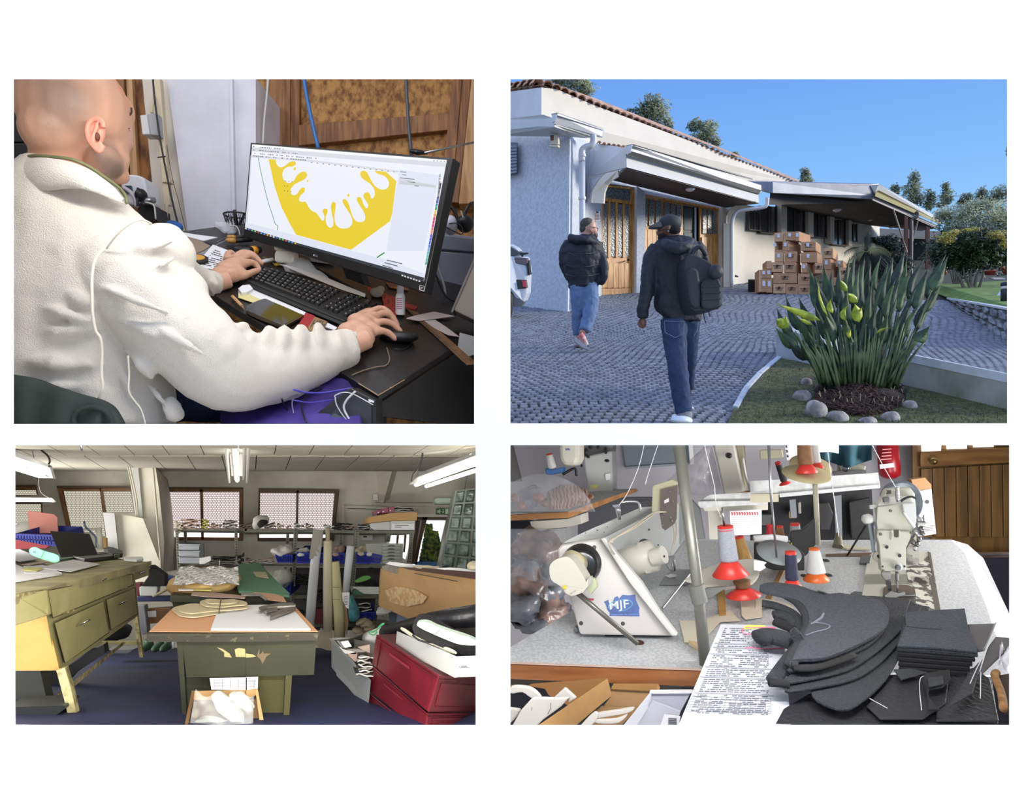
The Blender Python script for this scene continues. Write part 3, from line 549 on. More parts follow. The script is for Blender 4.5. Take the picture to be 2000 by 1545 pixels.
m=M().eL(DK.at(*a1(1380,1350),.018),.034,.02,.026);ob('blue_cloth',m,ma(63,(40,96,170),.8,var=.4,sC=30),None,1,'small blue rag at the foot of the pillar','cloth',mD=[dI(.012,.03)])
gcab=ma(64,(112,114,128),.5)
t=Th('drawer_cabinet','grey-blue plastic drawer cabinet behind the right end of the monitor','cabinet',P(890,600,2.6))
m=M().pz([P(*p,2.6)for p in[(842,452),(950,465),(950,600),(838,575)]],(0,.4,0));ob('body',m,gcab,t,bv=.005)
m=M().pz([P(*p,2.585)for p in[(846,456),(950,468),(950,494),(848,486)]],(0,.02,0));ob('drawer',m,gcab,t,bv=.004)
m=M().pz([P(*p,2.585)for p in[(848,490),(950,498),(950,588),(848,570)]],(0,.02,0));ob('drawer',m,gcab,t,bv=.004)
hs=Th('headset','black headset lying on the grey drawer cabinet','headset',P(905,455,2.5))
m=M().eL(P(908,437,2.5),px(17,2.5),.05,px(17,2.5));ob('ear_cup',m,bK,hs,1)
m=tb(M(),[P(895,432,2.5),P(885,408,2.5),P(872,402,2.5),P(864,412,2.5)],px(3.4,2.5));tb(m,[P(905,425,2.5),P(915,402,2.5),P(930,396,2.55),P(950,400,2.6)],px(3.6,2.5));ob('headband',m,bK,hs,1)
m=M().pz(K_(a2,2.45,1865,1160,1875,1155,1895,1215,1885,1218),(0,.004,0));ob('trim',m,sT,hs)
m=M().eL(P(880,440,2.48),px(14,2.5),.04,px(19,2.5));ob('glue_bottle',m,ma(65,(196,196,214),.4),None,1,'rounded pale plastic bottle leaning on the black headset','bottle')
m=tb(M(),K_(a2,2.44,1770,1270,1830,1265,1880,1300,1870,1360,1720,1300,1690,1450,1700,1500),px(1.2,2.4));ob('black_cable',m,bK,None,1,'thin black cable hanging from the grey cabinet','cable')
Cb('black cable drooping between monitor and grey cabinet',K_(a4,2.4,1640,180,1690,300,1740,400,1815,450),px(2.2,2.4),bK)
Cb('grey cable hanging behind the lower right corner of the monitor',K_(a4,2.45,1650,60,1680,180,1730,330,1740,450),px(2.6,2.4),ma(66,(150,150,156),.4))
t=Th('metal_box','taupe metal case standing at the right end of the desk','case',DK.at(905,620))
m=M().pz(K_(a4,2.08,1800,520,2060,650,2060,100,1990,100),(0,.15,0));ob('body',m,ma(67,(112,104,98),.45,.2),t,bv=.003)
m=M().pz(K_(a4,2.075,1785,535,1800,545,1995,100,1975,95),(0,.1,0));ob('edge',m,ma(68,(84,78,74),.45,.2),t)
t=Th('metal_bracket','small grey metal bracket on the desk beside the wooden ruler','bracket',DK.at(910,690))
m=M().pz(K_(a4,1.98,1860,715,1990,750,1990,890,1925,905,1845,835),(0,.02,0));ob('plate',m,ma(69,(120,118,116),.4,.5),t)
m=M().pz(K_(a4,1.97,1925,905,2000,860,2000,900,1935,915),(0,.03,0));ob('foot',m,MT[69],t)
skin=spots(70,(206,158,130),.5,[((0,0,0),.01,(206,158,130))])
man=Th('person','seated bald person in cream fleece jacket, hands on keyboard and mouse','person',P(150,900,1.6))
def W(x,y,d):return P(x,y,d)
b=M()
def E(x,y,d,rx,ry,dr,rot=0,n=18):b.eL(P(x,y,d),px(rx,d),dr,px(ry,d),Quaternion((0,1,0),radians(rot)),n,12)
E(144,212,1.50,98,102,.115);E(124,262,1.49,68,60,.10);E(178,250,1.53,66,72,.10);E(196,302,1.53,47,50,.072,12);E(214,250,1.55,33,66,.07)
E(228,212,1.56,24,36,.06);E(240,216,1.57,10,6,.045);E(226,338,1.56,19,20,.045);E(236,312,1.58,10,15,.03);E(205,318,1.50,30,34,.05,20)
E(245,263,1.57,8,18,.022,-14);E(250,279,1.575,8.5,7.5,.02);E(241,300,1.575,9,5,.02);E(238,308,1.575,8,5,.02);E(230,262,1.55,15,24,.045);E(240,245,1.56,8,10,.03)
b.tu([P(140,250,1.50),P(132,310,1.51),P(128,380,1.53),P(140,470,1.56)],[px(70,1.5),px(66,1.5),px(72,1.5),px(110,1.55)],18)
b.tu([P(150,440,1.56),P(150,560,1.58),P(150,700,1.6),P(170,800,1.62)],[px(100,1.56),px(130,1.58),px(120,1.6),px(120,1.6)],16,.8)
b.tu([P(200,500,1.5),P(330,630,1.55),P(445,722,1.62),P(560,715,1.72),P(680,676,1.84),P(720,660,1.87)],[.07,.055,.045,.04,.03,.028],12)
b.tu([P(250,520,1.70),P(330,545,1.9),P(420,552,2.08),P(450,545,2.1)],[.06,.045,.03,.026],12)
def hand(cn,pT,palm):
 for p,(rx,ry,rz),q in palm:b.eL(p,rx,ry,rz,q,14,10)
 for ch,r in pT:b.tu(sP(ch,3),[r*1.08,r,r*.92,r*.8],8);b.eL(ch[-1],r*.85,r*.85,r*.85,None,8,6)
H=lambda x,y,h:DK.at(*a4(x,y),h)
def jC(*n):return[H(n[i],n[i+1],n[i+2])for i in Rg(0,len(n),3)]
for x,y,h,r in[(905,800,.035,.031),(960,790,.037,.034),(1020,760,.040,.034),(1060,730,.040,.030),(1100,700,.040,.026),(1030,820,.034,.032),(1090,790,.036,.028),(960,860,.028,.028),(1060,850,.028,.024),(980,730,.040,.030),(900,870,.03,.026)]:
 b.eL(H(x,y,h),r,r,r*.78)
for ch in[jC(1080,660,.040,1170,640,.048,1250,665,.042,1310,705,.024),jC(1100,720,.042,1180,690,.05,1260,690,.044,1322,712,.022),jC(1100,780,.040,1180,755,.048,1275,752,.040,1350,768,.022),jC(1090,830,.034,1160,815,.04,1240,812,.034,1300,822,.02)]:
 b.tu(sP(ch,3),[.0125,.0115,.0105,.009],8);b.eL(ch[-1],.0092,.0092,.0092,None,8,6)
ch=jC(960,700,.034,1050,635,.032,1120,600,.026,1170,600,.018);b.tu(sP(ch,3),[.016,.0135,.012,.0095],8)
H3=lambda x,y,h:DK.at(*a3(x,y),h)
for x,y,h,r in[(1790,300,.03,.030),(1840,270,.034,.034),(1890,250,.036,.034),(1930,230,.036,.030),(1870,310,.030,.030),(1920,290,.032,.028),(1960,300,.026,.020)]:
 b.eL(H3(x,y,h),r,r,r*.8)
for ch in[[H3(1890,190,.036),H3(1970,150,.044),H3(2060,160,.040),H3(2110,185,.028)],[H3(1840,180,.03),H3(1850,140,.036),H3(1880,130,.034),H3(1920,140,.02)],[H3(1930,220,.038),H3(2010,180,.044),H3(2080,175,.036),H3(2130,195,.026)],[H3(1950,250,.036),H3(2020,230,.042),H3(2080,225,.034),H3(2110,240,.022)],[H3(1900,320,.028),H3(1990,310,.030),H3(2060,275,.028),H3(2100,258,.026)]]:
 b.tu(sP(ch,3),[.014,.0125,.0115,.0095],8);b.eL(ch[-1],.0095,.0095,.0095,None,8,6)
o0=org(man)
def rel(x,y,d):return tuple(P(x,y,d)-o0)
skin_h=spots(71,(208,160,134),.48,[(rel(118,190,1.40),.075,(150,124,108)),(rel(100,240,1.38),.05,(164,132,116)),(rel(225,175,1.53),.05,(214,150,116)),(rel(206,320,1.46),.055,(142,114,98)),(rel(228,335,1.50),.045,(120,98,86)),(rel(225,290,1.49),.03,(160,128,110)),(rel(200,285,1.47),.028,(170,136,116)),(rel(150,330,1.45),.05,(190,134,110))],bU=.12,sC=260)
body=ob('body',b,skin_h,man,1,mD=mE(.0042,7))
e=M();tb(e,K_(a1,1.41,790,600,762,652,720,625,672,560,655,470,680,400,740,378,785,410,792,455),px(5.2,1.41),5,8)
tb(e,K_(a1,1.408,775,575,735,600,705,560,712,500,735,455,730,415),px(3.8,1.41),5,8)
e.eL(P(*a1(730,510),1.425),px(17,1.41),.012,px(28,1.41),Quaternion((0,1,0),radians(12)))
ob('ear',e,ma(72,(226,150,128),.5),man,1,mD=mE(.0022,3),lB='reddish ear')
e=M();e.eL(P(*a1(742,530),1.412),px(4,1.41),.006,px(8,1.41));ob('ear_canal',e,ma(73,(110,60,48),.6),man,1)
m=tb(M(),K_(a1,1.535,990,372,1015,345,1030,322,1028,285),px(1.8,1.5));ob('eyebrow',m,ma(74,(62,46,38),.8),man,1)
m=tb(M(),K_(a1,1.538,968,465,990,455,1012,462),px(1.0,1.5));ob('eyelash',m,MT[74],man,1)
m=M().eL(P(*a1(990,468),1.545),px(4,1.5),.008,px(3.4,1.5));ob('eye',m,ma(75,(90,80,76),.2),man,1)
fL=ma(76,(224,217,204),.95,bU=.5,sC=420,var=.05);fL.node_tree.nodes['Principled BSDF'].inputs['Sheen Weight'].default_value=.35
j=M();J=lambda*n:[P(n[i],n[i+1],n[i+2])for i in Rg(0,len(n),3)]
def ring(cx,cy,d,rx,ry,tilt=0,n=20):
 return[P(cx,cy,d)+Ve((px(rx,d)*cos(a),ry*sin(a),px(tilt,d)*cos(a)))for a in[2*pi*k/n for k in Rg(n)]]
j.loft([ring(134,332,1.53,76,.10,-16),ring(134,366,1.53,100,.12,-22),ring(138,400,1.54,138,.14,-26),ring(146,440,1.55,166,.155,-30),ring(150,500,1.56,196,.17,-26),ring(150,580,1.57,196,.175,-14),ring(140,670,1.58,186,.17,-8),ring(150,750,1.58,184,.17,-20),ring(165,815,1.59,176,.17,-12)])
j.tu(sP(J(215,505,1.50,300,590,1.50,375,668,1.52,440,724,1.58,520,728,1.66,600,706,1.76,660,684,1.82,692,676,1.845),3),[px(88,1.5),px(92,1.5),px(86,1.52),px(80,1.58),px(66,1.66),px(54,1.75),px(42,1.82),px(35,1.84)],18)
j.eL(P(318,500,1.52),px(60,1.5),.07,px(62,1.5),Quaternion((0,1,0),radians(30)))
j.eL(P(225,430,1.53),px(80,1.5),.08,px(40,1.5),Quaternion((0,1,0),radians(30)))
j.eL(P(350,570,1.53),px(60,1.5),.07,px(52,1.5),Quaternion((0,1,0),radians(40)))
for x,y,d,rx,ry,rot in[(470,668,1.60,16,42,8),(498,690,1.62,14,44,0),(530,682,1.66,14,46,-4),(562,680,1.69,13,44,-8),(594,672,1.73,12,40,-10),(630,664,1.78,12,38,-14),(672,676,1.82,12,36,-20)]:
 j.eL(P(x,y,d-.02),px(rx,d),.05,px(ry,d),Quaternion((0,1,0),radians(rot)))
for x0,y0,x1,y1,d,r in[(40,650,190,640,1.405,16),(30,704,185,712,1.40,20),(40,758,180,752,1.41,16),(200,560,330,612,1.37,12),(215,615,350,672,1.40,14),(240,600,410,700,1.40,9),(120,560,180,600,1.40,14),(250,680,300,740,1.44,14),(60,590,180,630,1.39,12),(280,540,345,500,1.42,10),(230,500,340,470,1.42,12),(300,640,420,735,1.45,16),(230,690,262,800,1.46,9),(285,745,330,800,1.47,10)]:
 j.tu(sP([P(x0,y0,d+.035),P((x0+x1)/2,(y0+y1)/2,d+.008),P(x1,y1,d+.035)],4),[px(r*.4,d),px(r,d),px(r*.4,d)],8)
jk=ob('jacket',j,fL,man,1,mD=mE(.006,3)+[dI(.014,.10),dI(.004,.03)])
j=M();j.tu(sP(J(330,515,1.86,365,540,1.96,395,551,2.04,421,556,2.085),3),[px(40,1.9),px(34,1.95),px(29,2.0),px(26,2.08)],14)
for x,y in[(384,545),(402,551),(418,556)]:j.tu([P(x-2,y-24,2.02),P(x+4,y,2.0),P(x-3,y+24,2.02)],[px(4,2),px(7,2),px(4,2)],8)
ob('left_sleeve',j,fL,man,1,mD=mE(.006,5),lB='far sleeve ending in a cuff')
m=M().loft([[DK.at(*a4(940,835))*0+P(692,682,1.845)+Ve((px(4,1.8)*cos(a),px(27,1.8)*sin(a),px(36,1.8)*cos(a-.2)))+Ve((s_,s_*.6,s_*.1))for a in[2*pi*k/20 for k in Rg(20)]]for s_ in(-.016,-.01,.0,.006)]);ob('cuff',m,fL,man,1)
olive=ma(77,(120,122,84),.8)
m=tb(M(),[P(*a1(x,y),d)for x,y,d in[(130,705,1.44),(200,692,1.42),(350,700,1.405),(520,722,1.40),(660,780,1.41),(780,860,1.43),(880,930,1.45),(950,990,1.47),(985,1050,1.48),(985,1095,1.475)]],px(3.2,1.42),5,8);ob('collar_trim',m,olive,jk,1,lB='olive green binding along the collar')
m=M()
cl=[(132,712,1.43),(300,708,1.40),(500,740,1.395),(660,800,1.405),(780,880,1.425),(880,960,1.445),(960,1060,1.465)];cl2=[(60,1000,1.44),(250,985,1.40),(480,960,1.385),(620,975,1.385),(740,1010,1.40),(860,1060,1.425),(975,1105,1.455)]
A,B_=sP([P(*a1(x,y),d)for x,y,d in cl],4),sP([P(*a1(x,y),d)for x,y,d in cl2],4)
m.sH([[a.lerp(b2,v)+YU*(-.014*sin(pi*v))for a,b2 in zip(A,B_)]for v in[k/6 for k in Rg(7)]],.01,(0,1,0));ob('collar',m,fL,jk,1)
seam=ma(78,(236,226,206),.95)
for pT in[[(820,1480+0,1.40),(900,1370,1.385),(1000,1280,1.38),(1110,1235,1.39),(1200,1270,1.41)]]:
 m=tb(M(),[P(*a1(x,y),d)for x,y,d in pT],px(2.2,1.4));ob('seam',m,seam,jk,1)
m=tb(M(),[P(*a3(x,y),d)for x,y,d in[(800,0,1.385),(725,90,1.38),(695,220,1.378),(695,400,1.375),(700,560,1.378),(725,700,1.385),(765,760,1.39),(780,880,1.40),(775,1060,1.405),(785,1180,1.405),(750,1280,1.41)]],px(3.0,1.4));ob('seam',m,seam,jk,1)
m=tb(M(),[P(*a3(x,y),d)for x,y,d in[(1000,910,1.43),(1010,1080,1.44),(1005,1210,1.44),(1050,1290,1.45),(1110,1370,1.46),(1150,1500,1.47)]],px(2.0,1.4));ob('seam',m,seam,jk,1)
m=M().eL(P(338,800,1.52),px(14,1.5),.03,px(26,1.5),Quaternion((0,1,0),radians(-20)));ob('hem_knot',m,fL,jk,1,mD=[dI(.01,.02)])
jean=ma(79,(30,38,74),.85,var=.3,sC=60,bU=.2)
m=M().tu(sP(J(260,760,1.68,340,762,1.70,420,766,1.74,500,778,1.8,545,792,1.86),3),[.07,.075,.072,.062,.045],16);ob('jeans',m,jean,man,1,mD=[dI(.012,.08)])
coat=ma(80,(52,62,56),.85,var=.25,sC=8)
t=Th('office_chair','office chair frame behind the seated person, mostly under the coat','chair',P(120,990,1.42))
m=M().pz([P(*p,1.42)for p in[(-60,790),(90,778),(190,812),(205,838),(-60,838)]],(0,.03,0));ob('backrest',m,bK,t,bv=.01)
m=tb(M(),[P(150,830,1.38),P(148,815,1.37),P(152,835,1.375),P(160,880,1.4)],px(2,1.38));ob('frame_bar',m,sT,t,1)
rows=[]
top_=sP([(x,y,0)for x,y in cv(a3,-160,1050,30,1078,200,1115,370,1180,560,1240,740,1290,840,1350,900,1440,960,1560)],4)
for v in[k/9 for k in Rg(10)]:
 r_=[]
 for i,p in enumerate(top_):
  u=i/(len(top_)-1);fx=p[0]+(-30+20*u)*v*(1-v)*2;fy=min(840,p[1]+(210-100*u)*v)
  r_.append(P(fx-40*v*u,fy,1.372-.022*sin(v*pi)+.012*sin(u*26-v*2.2)*(.3+v)+.02*v))
 rows.append(r_)
m=M().sH(rows,.022,(0,1,0));ob('draped_coat',m,coat,None,1,'dark green coat draped over the chair back','coat')
m=M().tu(sP(K_(a3,1.36,560,1520,540,1440,600,1370,720,1350,830,1400,870,1500),4),px(5,1.36),8);ob('coat_hood',m,coat,None,1,'rolled edge of the dark green coat hanging off the chair','coat')
# ================================================================ 2. the yard
KG=2324.;SG=(CY-440)/F
def gd(y):return KG/(y-440)
def gz(d):return SG*d-KG/F
def G3(x,y,h=0):p=P(x,y,gd(y));return p+ZU*h
def gp(X,d,h=0):return Ve((X,d,gz(d)+h))
D2=Ve((.344,1,SG))
def pr(nA,pT,ext,mt,pA=None,**k):
 if abs(ext[0])<1e-6 and abs(ext[2])<1e-6:ext=D2*ext[1]
 m=M().pz([P(*p)for p in pT],ext);return ob(nA,m,mt,pA,**k)
def q2(f,*n):return[(*f(n[i],n[i+1]),n[i+2])for i in Rg(0,len(n),3)]
rough_w=ma(81,(204,210,220),.9,bU=.6,sC=18,detail=8,var=.16)
fC=ma(82,(226,218,204),.85,var=.06,sC=1.5)
bW=ma(83,(214,214,214),.7,var=.06,sC=2)
pW=ma(84,(214,160,92),.45,r2=(176,118,58),sC=3,sR=(8,8,.8))
slat_dark=ma(85,(58,52,54),.7)
grass_m=ma(86,(92,96,58),.95,r2=(64,66,44),sC=18,bU=.4)
soilj=ma(87,(52,58,48),.95,var=.3,sC=6)
m=M().add([gp(-.12,5.62),gp(9,5.62),gp(30,36),gp(-8,36),gp(-3,9)],[(0,1,2,3,4)]);m2=M();m2.pz(m.v,(0,0,-.06));st('ground',m2,soilj)
ob_ground=bpy.data.objects['ground']
cob=ma(88,(146,149,156),.85,r2=(102,106,116),sC=7,bU=.3,pos=(.3,.7),bscale=60)
rN=random.Random(11)
lawn_px=[(1430,806),(1517,706),(1590,720),(1760,762),(1990,815),(1990,840),(1430,840)]
def inpoly(x,y,q):
 r=False;j=len(q)-1
 for i in Rg(len(q)):
  if(q[i][1]>y)!=(q[j][1]>y)and x<(q[j][0]-q[i][0])*(y-q[i][1])/(q[j][1]-q[i][1])+q[i][0]:r=not r
  j=i
 return r
near,far=[],M()
def stone(m,X,d,w,l,rot,h):
 ca,sa=cos(rot),sin(rot);j=lambda:rN.uniform(.86,1.08)
 def pt(u,v,z):return gp(X+u*ca-v*sa,d+u*sa+v*ca,z)
 c=[(-w/2*j(),-l/2*j()),(w/2*j(),-l/2*j()),(w/2*j(),l/2*j()),(-w/2*j(),l/2*j())]
 m.add([pt(u,v,.001)for u,v in c]+[pt(u*.8,v*.8,h)for u,v in c],[(4,5,6,7),(0,1,5,4),(1,2,6,5),(2,3,7,6),(3,0,4,7)])
d=5.75;r=0
while d<20:
 s_=.092 if d<11 else(.12 if d<15 else.15)
 X=-.11 if d<6.4 else-.9
 X+=(r%2)*s_*.5;Xe=.75*d
 while X<Xe:
  bend=.26*sin(X*1.3+.7)+.16*sin(X*2.6+d*.8)+.1*sin(d*2.1+X);dd=d+bend*s_*5;XX=X+rN.uniform(-.006,.006)+.10*sin(dd*1.7)
  y=440+KG/dd;x=CX+XX/dd*F
  if 860<x<1985 and y<845 and not inpoly(x,y,lawn_px)and not(x>1600 and y<588)and not(1560<x<1760 and y>640):
   rot=atan_=math.atan(1.1*.22*cos(X*1.1+.7)*s_*5)
   if len(near)<299 and dd<6.5 and y<833 and 1000<x<1440:near.append((XX,dd,s_,rot))
   else:stone(far,XX,dd,s_*.86,s_*.86,rot,.02)
  X+=s_
 d+=s_;r+=1
ob('cobblestones',far,cob,ob_ground,kD='stuff',oR=False)
for(XX,dd,s_,rot)in near:
 m=M();stone(m,XX,dd,s_*.86,s_*.86,rot,.022);ob('cobblestone',m,cob,ob_ground,oR=False)
m=M().pz([G3(x,y,.004)for x,y in[(1434,803),(1519,704),(1590,716),(1760,757),(2000,812),(2040,838),(1420,838)]],(0,0,.03));lawn=st('lawn',m,grass_m)
m=M();rN=random.Random(3)
for i in Rg(9000):
 x,y=rN.uniform(1425,1990),rN.uniform(704,838)
 if not inpoly(x,y,[(1440,803),(1519,708),(1590,720),(1760,762),(1990,812),(1990,838),(1425,838)]):continue
 p=G3(x,y,.03);a=rN.uniform(0,6.3);w=Ve((cos(a),sin(a),0))*.004;t_=Ve((rN.uniform(-.015,.015),rN.uniform(-.015,.015),rN.uniform(.012,.032)))
 m.add([p-w,p+w,p+t_],[(0,1,2)])
ob('grass_blades',m,ma(89,(106,114,66),.9,r2=(72,80,46),sC=4),lawn,kD='stuff',oR=False)
kerb_m=ma(90,(196,204,212),.85,var=.2,sC=20,bU=.3)
kp=[(1431,803),(1452,765),(1479,735),(1519,702)]
t=Th('garden_kerb','pale stone kerb curving along the lawn beside the cobbles','kerb',G3(1470,750))
for(x0,y0),(x1,y1)in[(kp[0],kp[1]),(kp[1],kp[2]),(kp[2],kp[3])]:
 m=M();w=lambda y:(y-440)/360*11;m.pz([G3(x0,y0),G3(x1,y1),G3(x1+w(y1),y1+w(y1)*.3),G3(x0+w(y0),y0+w(y0)*.2)],(0,0,.05));ob('kerbstone',m,kerb_m,t,bv=.006)
conc=ma(91,(164,166,158),.9,r2=(104,116,84),sC=2.2,bU=.3,pos=(.3,.62),detail=8)
cap_m=ma(92,(206,210,214),.8,var=.12,sC=10)
t=Th('low_garden_wall','mossy concrete wall with white cap right of the broad-leaved plant','garden wall',G3(1860,785))
A_,B_=(1745,752),(2010,818)
lo=[G3(*A_),G3(*B_),G3(*B_)+Ve((.05,.25,0)),G3(*A_)+Ve((.05,.25,0))]
m=M();hA,hB=px(64,gd(752)),px(76,gd(818));m.hexa(lo,[lo[0]+ZU*hA,lo[1]+ZU*hB,lo[2]+ZU*hB,lo[3]+ZU*hA]);ob('wall_body',m,conc,t)
dn=Ve((0,-.015,0));m=M();cl_=[lo[0]+ZU*(hA-.075)+dn,lo[1]+ZU*(hB-.07)+dn,lo[2]+ZU*(hB-.03)-dn,lo[3]+ZU*(hA-.03)-dn];m.hexa(cl_,[p+ZU*.085 for p in cl_]);ob('coping',m,cap_m,t,bv=.006)
t=Th('concrete_planter_wall','short grey concrete wall end left of the broad-leaved plant','garden wall',G3(1550,710))
lo=[G3(1516,700),G3(1610,724),G3(1640,712),G3(1540,690)];m=M().hexa(lo,[p+ZU*px(h,8.5)for p,h in zip(lo,(63,58,50,56))]);ob('wall_body',m,ma(93,(172,176,182),.9,var=.2,sC=3,bU=.2),t)
bld=Th('house','white roughcast house with tiled roof edge and cream upper facade','building',G3(1120,600))
A=q2(lambda x,y:(x,y),880,582,16.5,1109,611,13.6,1113,262,13.6,880,262,16.5)
m=M().pz([P(*p)for p in A],(.3,.8,0));wall=ob('left_wall',m,rough_w,bld)
m=M().pz([P(1109,611,13.6),P(1124,603,14.2),P(1133,262,14.6),P(1113,262,13.6)],(0,.6,0));ob('corner_return',m,rough_w,bld)
m=M().pz([P(1120,605,14.6),P(1176,579,16.9),P(1176,300,16.9),P(1128,262,14.6)],(.1,.5,0));ob('porch_side_wall',m,rough_w,bld)
m=M().pz([P(*p)for p in q2(b1,-60,540,15.1,90,550,14.6,85,795,14.6,-60,815,15.1)],(0,-.03,0));wn=ob('window',m,ma(94,(96,104,116),.4),bld)
for k in Rg(9):
 m=M().pz([P(*p)for p in q2(b1,-50,570+k*27,14.9,78,566+k*25,14.5,78,584+k*25,14.5,-50,588+k*27,14.9)],(0,.02,0));ob('louvre',m,ma(95,(128,136,150),.5),wn)
t=Th('alarm_box','cream alarm box high on the roughcast wall under the eaves','alarm box',P(1080,288,13.5))
pr('body',q2(b1,345,480,13.5,408,482,13.4,410,560,13.4,345,560,13.5),(0,.12,0),ma(96,(214,204,182),.5),t,bv=.02)
pr('lower_lip',q2(b1,335,560,13.45,410,562,13.35,408,585,13.35,340,582,13.45),(0,.14,0),MT[96],t,bv=.02)
pr('siren',q2(b1,345,488,13.48,375,486,13.46,372,525,13.46,350,530,13.48),(0,-.01,0),ma(97,(120,70,60),.5),t)
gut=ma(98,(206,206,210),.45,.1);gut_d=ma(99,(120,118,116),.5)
pr('fascia',q2(b1,-60,400,14.6,375,352,12.9,380,420,12.9,-60,465,14.6),(0,.1,0),bW,bld)
pr('upper_fascia',q2(b1,-60,362,14.7,290,322,13.2,375,352,13.0,-60,405,14.7),(0,.1,0),bW,bld)
pr('soffit',q2(b1,-60,465,14.6,380,420,12.9,640,510,13.9,500,500,13.6,-60,490,14.7),(0,0,.04),bW,bld)
pr('gutter',q2(b1,360,375,12.85,405,318,12.8,770,440,13.9,755,500,13.9,700,495,13.8,375,392,12.85),(0,.12,0),gut,bld,bv=.01)
pr('gutter_lip',q2(b1,355,318,12.8,405,308,12.78,775,435,13.9,770,448,13.9,405,328,12.78,365,340,12.8),(0,-.03,0),gut,bld)
pr('gutter_end',q2(b1,352,345,12.75,400,322,12.7,388,370,12.7,372,390,12.75,356,385,12.75),(0,.02,0),gut,bld)
pr('eave_band',q2(b1,375,400,12.95,660,490,13.8,655,508,13.8,375,420,12.95),(0,.05,0),fC,bld)
dp=Th('downpipe','white downpipe with elbow down the corner of the left wall','downpipe',P(1137,600,13.7))
m=tb(M(),K_(b1,13.75,688,485,690,530,672,568,630,582,600,610,598,700),px(6.5,13.7),4,12);ob('elbow',m,gut,dp,1)
m=M().tu([P(*b1(600,690),13.75),P(1137,598,13.75)],px(6,13.7),12);ob('pipe',m,gut,dp,1)
for y in(660,1000):
 m=M().la(P(*b1(600,y),13.75),ZU,[(px(7.4,13.7),0),(px(7.4,13.7),.05)],14);ob('clip',m,gut,dp)
pr('gable_wall',q2(b1,-60,150,18,275,105,16,275,330,16,-60,365,18),(0,.2,0),bW,bld)
pr('upper_facade',q2(b1,275,105,16,400,120,16.4,690,245,17.5,1120,405,19.2,1700,620,22,2300,858,26,2300,1000,26,940,640,18.5,500,520,16.6,275,330,16),(0,.3,0),fC,bld)
tile=ma(100,(222,178,146),.85,r2=(146,108,88),sC=5,pos=(.35,.65),bU=.2)
roof=M();roof.pz([P(*p)for p in q2(b1,-60,125,18.2,275,85,16.1,700,222,17.6,1700,600,22.1,2330,862,26.2,2330,845,29,1700,585,25,700,190,20,275,40,18)],(0,.02,.0));rf=ob('roof',roof,tile,bld)
def half_tile(p,r,ax,L_,th=.02,n=7):
 ax=Ve(ax).normalized();s=ax.cross(ZU).normalized();u=s.cross(ax);mm=M();ang=[pi*k/(n-1)for k in Rg(n)]
 rings=[[p+ax*l+(s*cos(a)+u*sin(a))*R for a,R in[(a,rr)for a in ang]+[(a,rr-th)for a in reversed(ang)]]for l,rr in((0,r),(L_,r*.85))]
 mm.loft(rings);return mm
def tile_row(path,n,r0,r1,ax=(.05,1,.30),L_=.45,pA=rf,d_=.0,ex=1.0,under=1):
 for k in Rg(n):
  u=(k+.5)/n;u2=u**ex;x,y,dd=[a_+(b_-a_)*u2 for a_,b_ in zip(path[0],path[1])]
  r=px(r0+(r1-r0)*u2,dd);p=P(x+rN.uniform(-.5,.5),y+rN.uniform(-.6,.6),dd-.15)
  ob('roof_tile',half_tile(p,r,ax,L_),tile,pA,oR=1)
  if under:ob('roof_tile',half_tile(p+Ve((0,.3,px(3.5,dd))),r*.95,ax,L_),tile,pA)
seg=[((1062,163,16.1),(1160,205,17.6),6,10,9.0),((1160,205,17.6),(1262,244,19.4),8,8.4,7.4),((1262,244,19.4),(1406,300,22),14,6.6,5.4),((1406,300,22),(1556,358,26),22,4.6,3.2)]
for p0,p1,n,r0,r1 in seg:tile_row((p0,p1),n,r0,r1)
tile_row(((992,172,18.2),(1058,160,16.1)),5,9.5,11,ax=(-.25,1,.25))
tile_row(((1166,279,15.2),(1222,289,14.6)),6,4.2,4.4,pA=rf,L_=.3,under=False)
pr('porch_side_beam',q2(b1,628,600,15.6,720,550,15.4,945,590,14.0,955,740,14.0,640,822,15.6),(0,.15,0),bW,bld)
pr('porch_beam',q2(b1,952,640,14.0,2010,955,19.0,2010,1025,19.0,955,742,14.0),(0,.25,0),bW,bld)
pr('porch_gutter',q2(b1,990,590,13.85,1000,560,13.8,2030,885,19,2030,950,19,990,625,13.85),(0,.15,0),gut,bld,bv=.01)
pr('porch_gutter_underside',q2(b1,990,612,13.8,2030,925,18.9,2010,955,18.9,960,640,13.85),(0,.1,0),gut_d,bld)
pr('porch_gutter_end',q2(b1,942,575,13.8,1000,558,13.7,985,625,13.7,945,638,13.8),(0,.04,0),gut,bld)
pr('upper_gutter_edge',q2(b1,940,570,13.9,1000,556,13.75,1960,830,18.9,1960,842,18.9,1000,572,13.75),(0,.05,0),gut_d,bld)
cel=[q2(b1,955,745,14.05)[0],q2(b1,2010,1025,19.0)[0],q2(b1,1740,1060,19.3)[0],q2(b1,840,840,16.9)[0]]
m=M().pz([P(*p)for p in cel],(0,0,.05));pc_ob=ob('porch_ceiling',m,slat_dark,bld)
m=M();cc=[P(*p)for p in cel]
for k in Rg(24):
 u0,u1=(k+.15)/24,(k+.75)/24;m.pz([cc[0].lerp(cc[3],u0),cc[1].lerp(cc[2],u0),cc[1].lerp(cc[2],u1),cc[0].lerp(cc[3],u1)],(0,0,-.02))
ob('ceiling_slats',m,ma(101,(84,74,72),.6),pc_ob,kD='stuff')
lampg=ma(102,(208,206,206),.3)
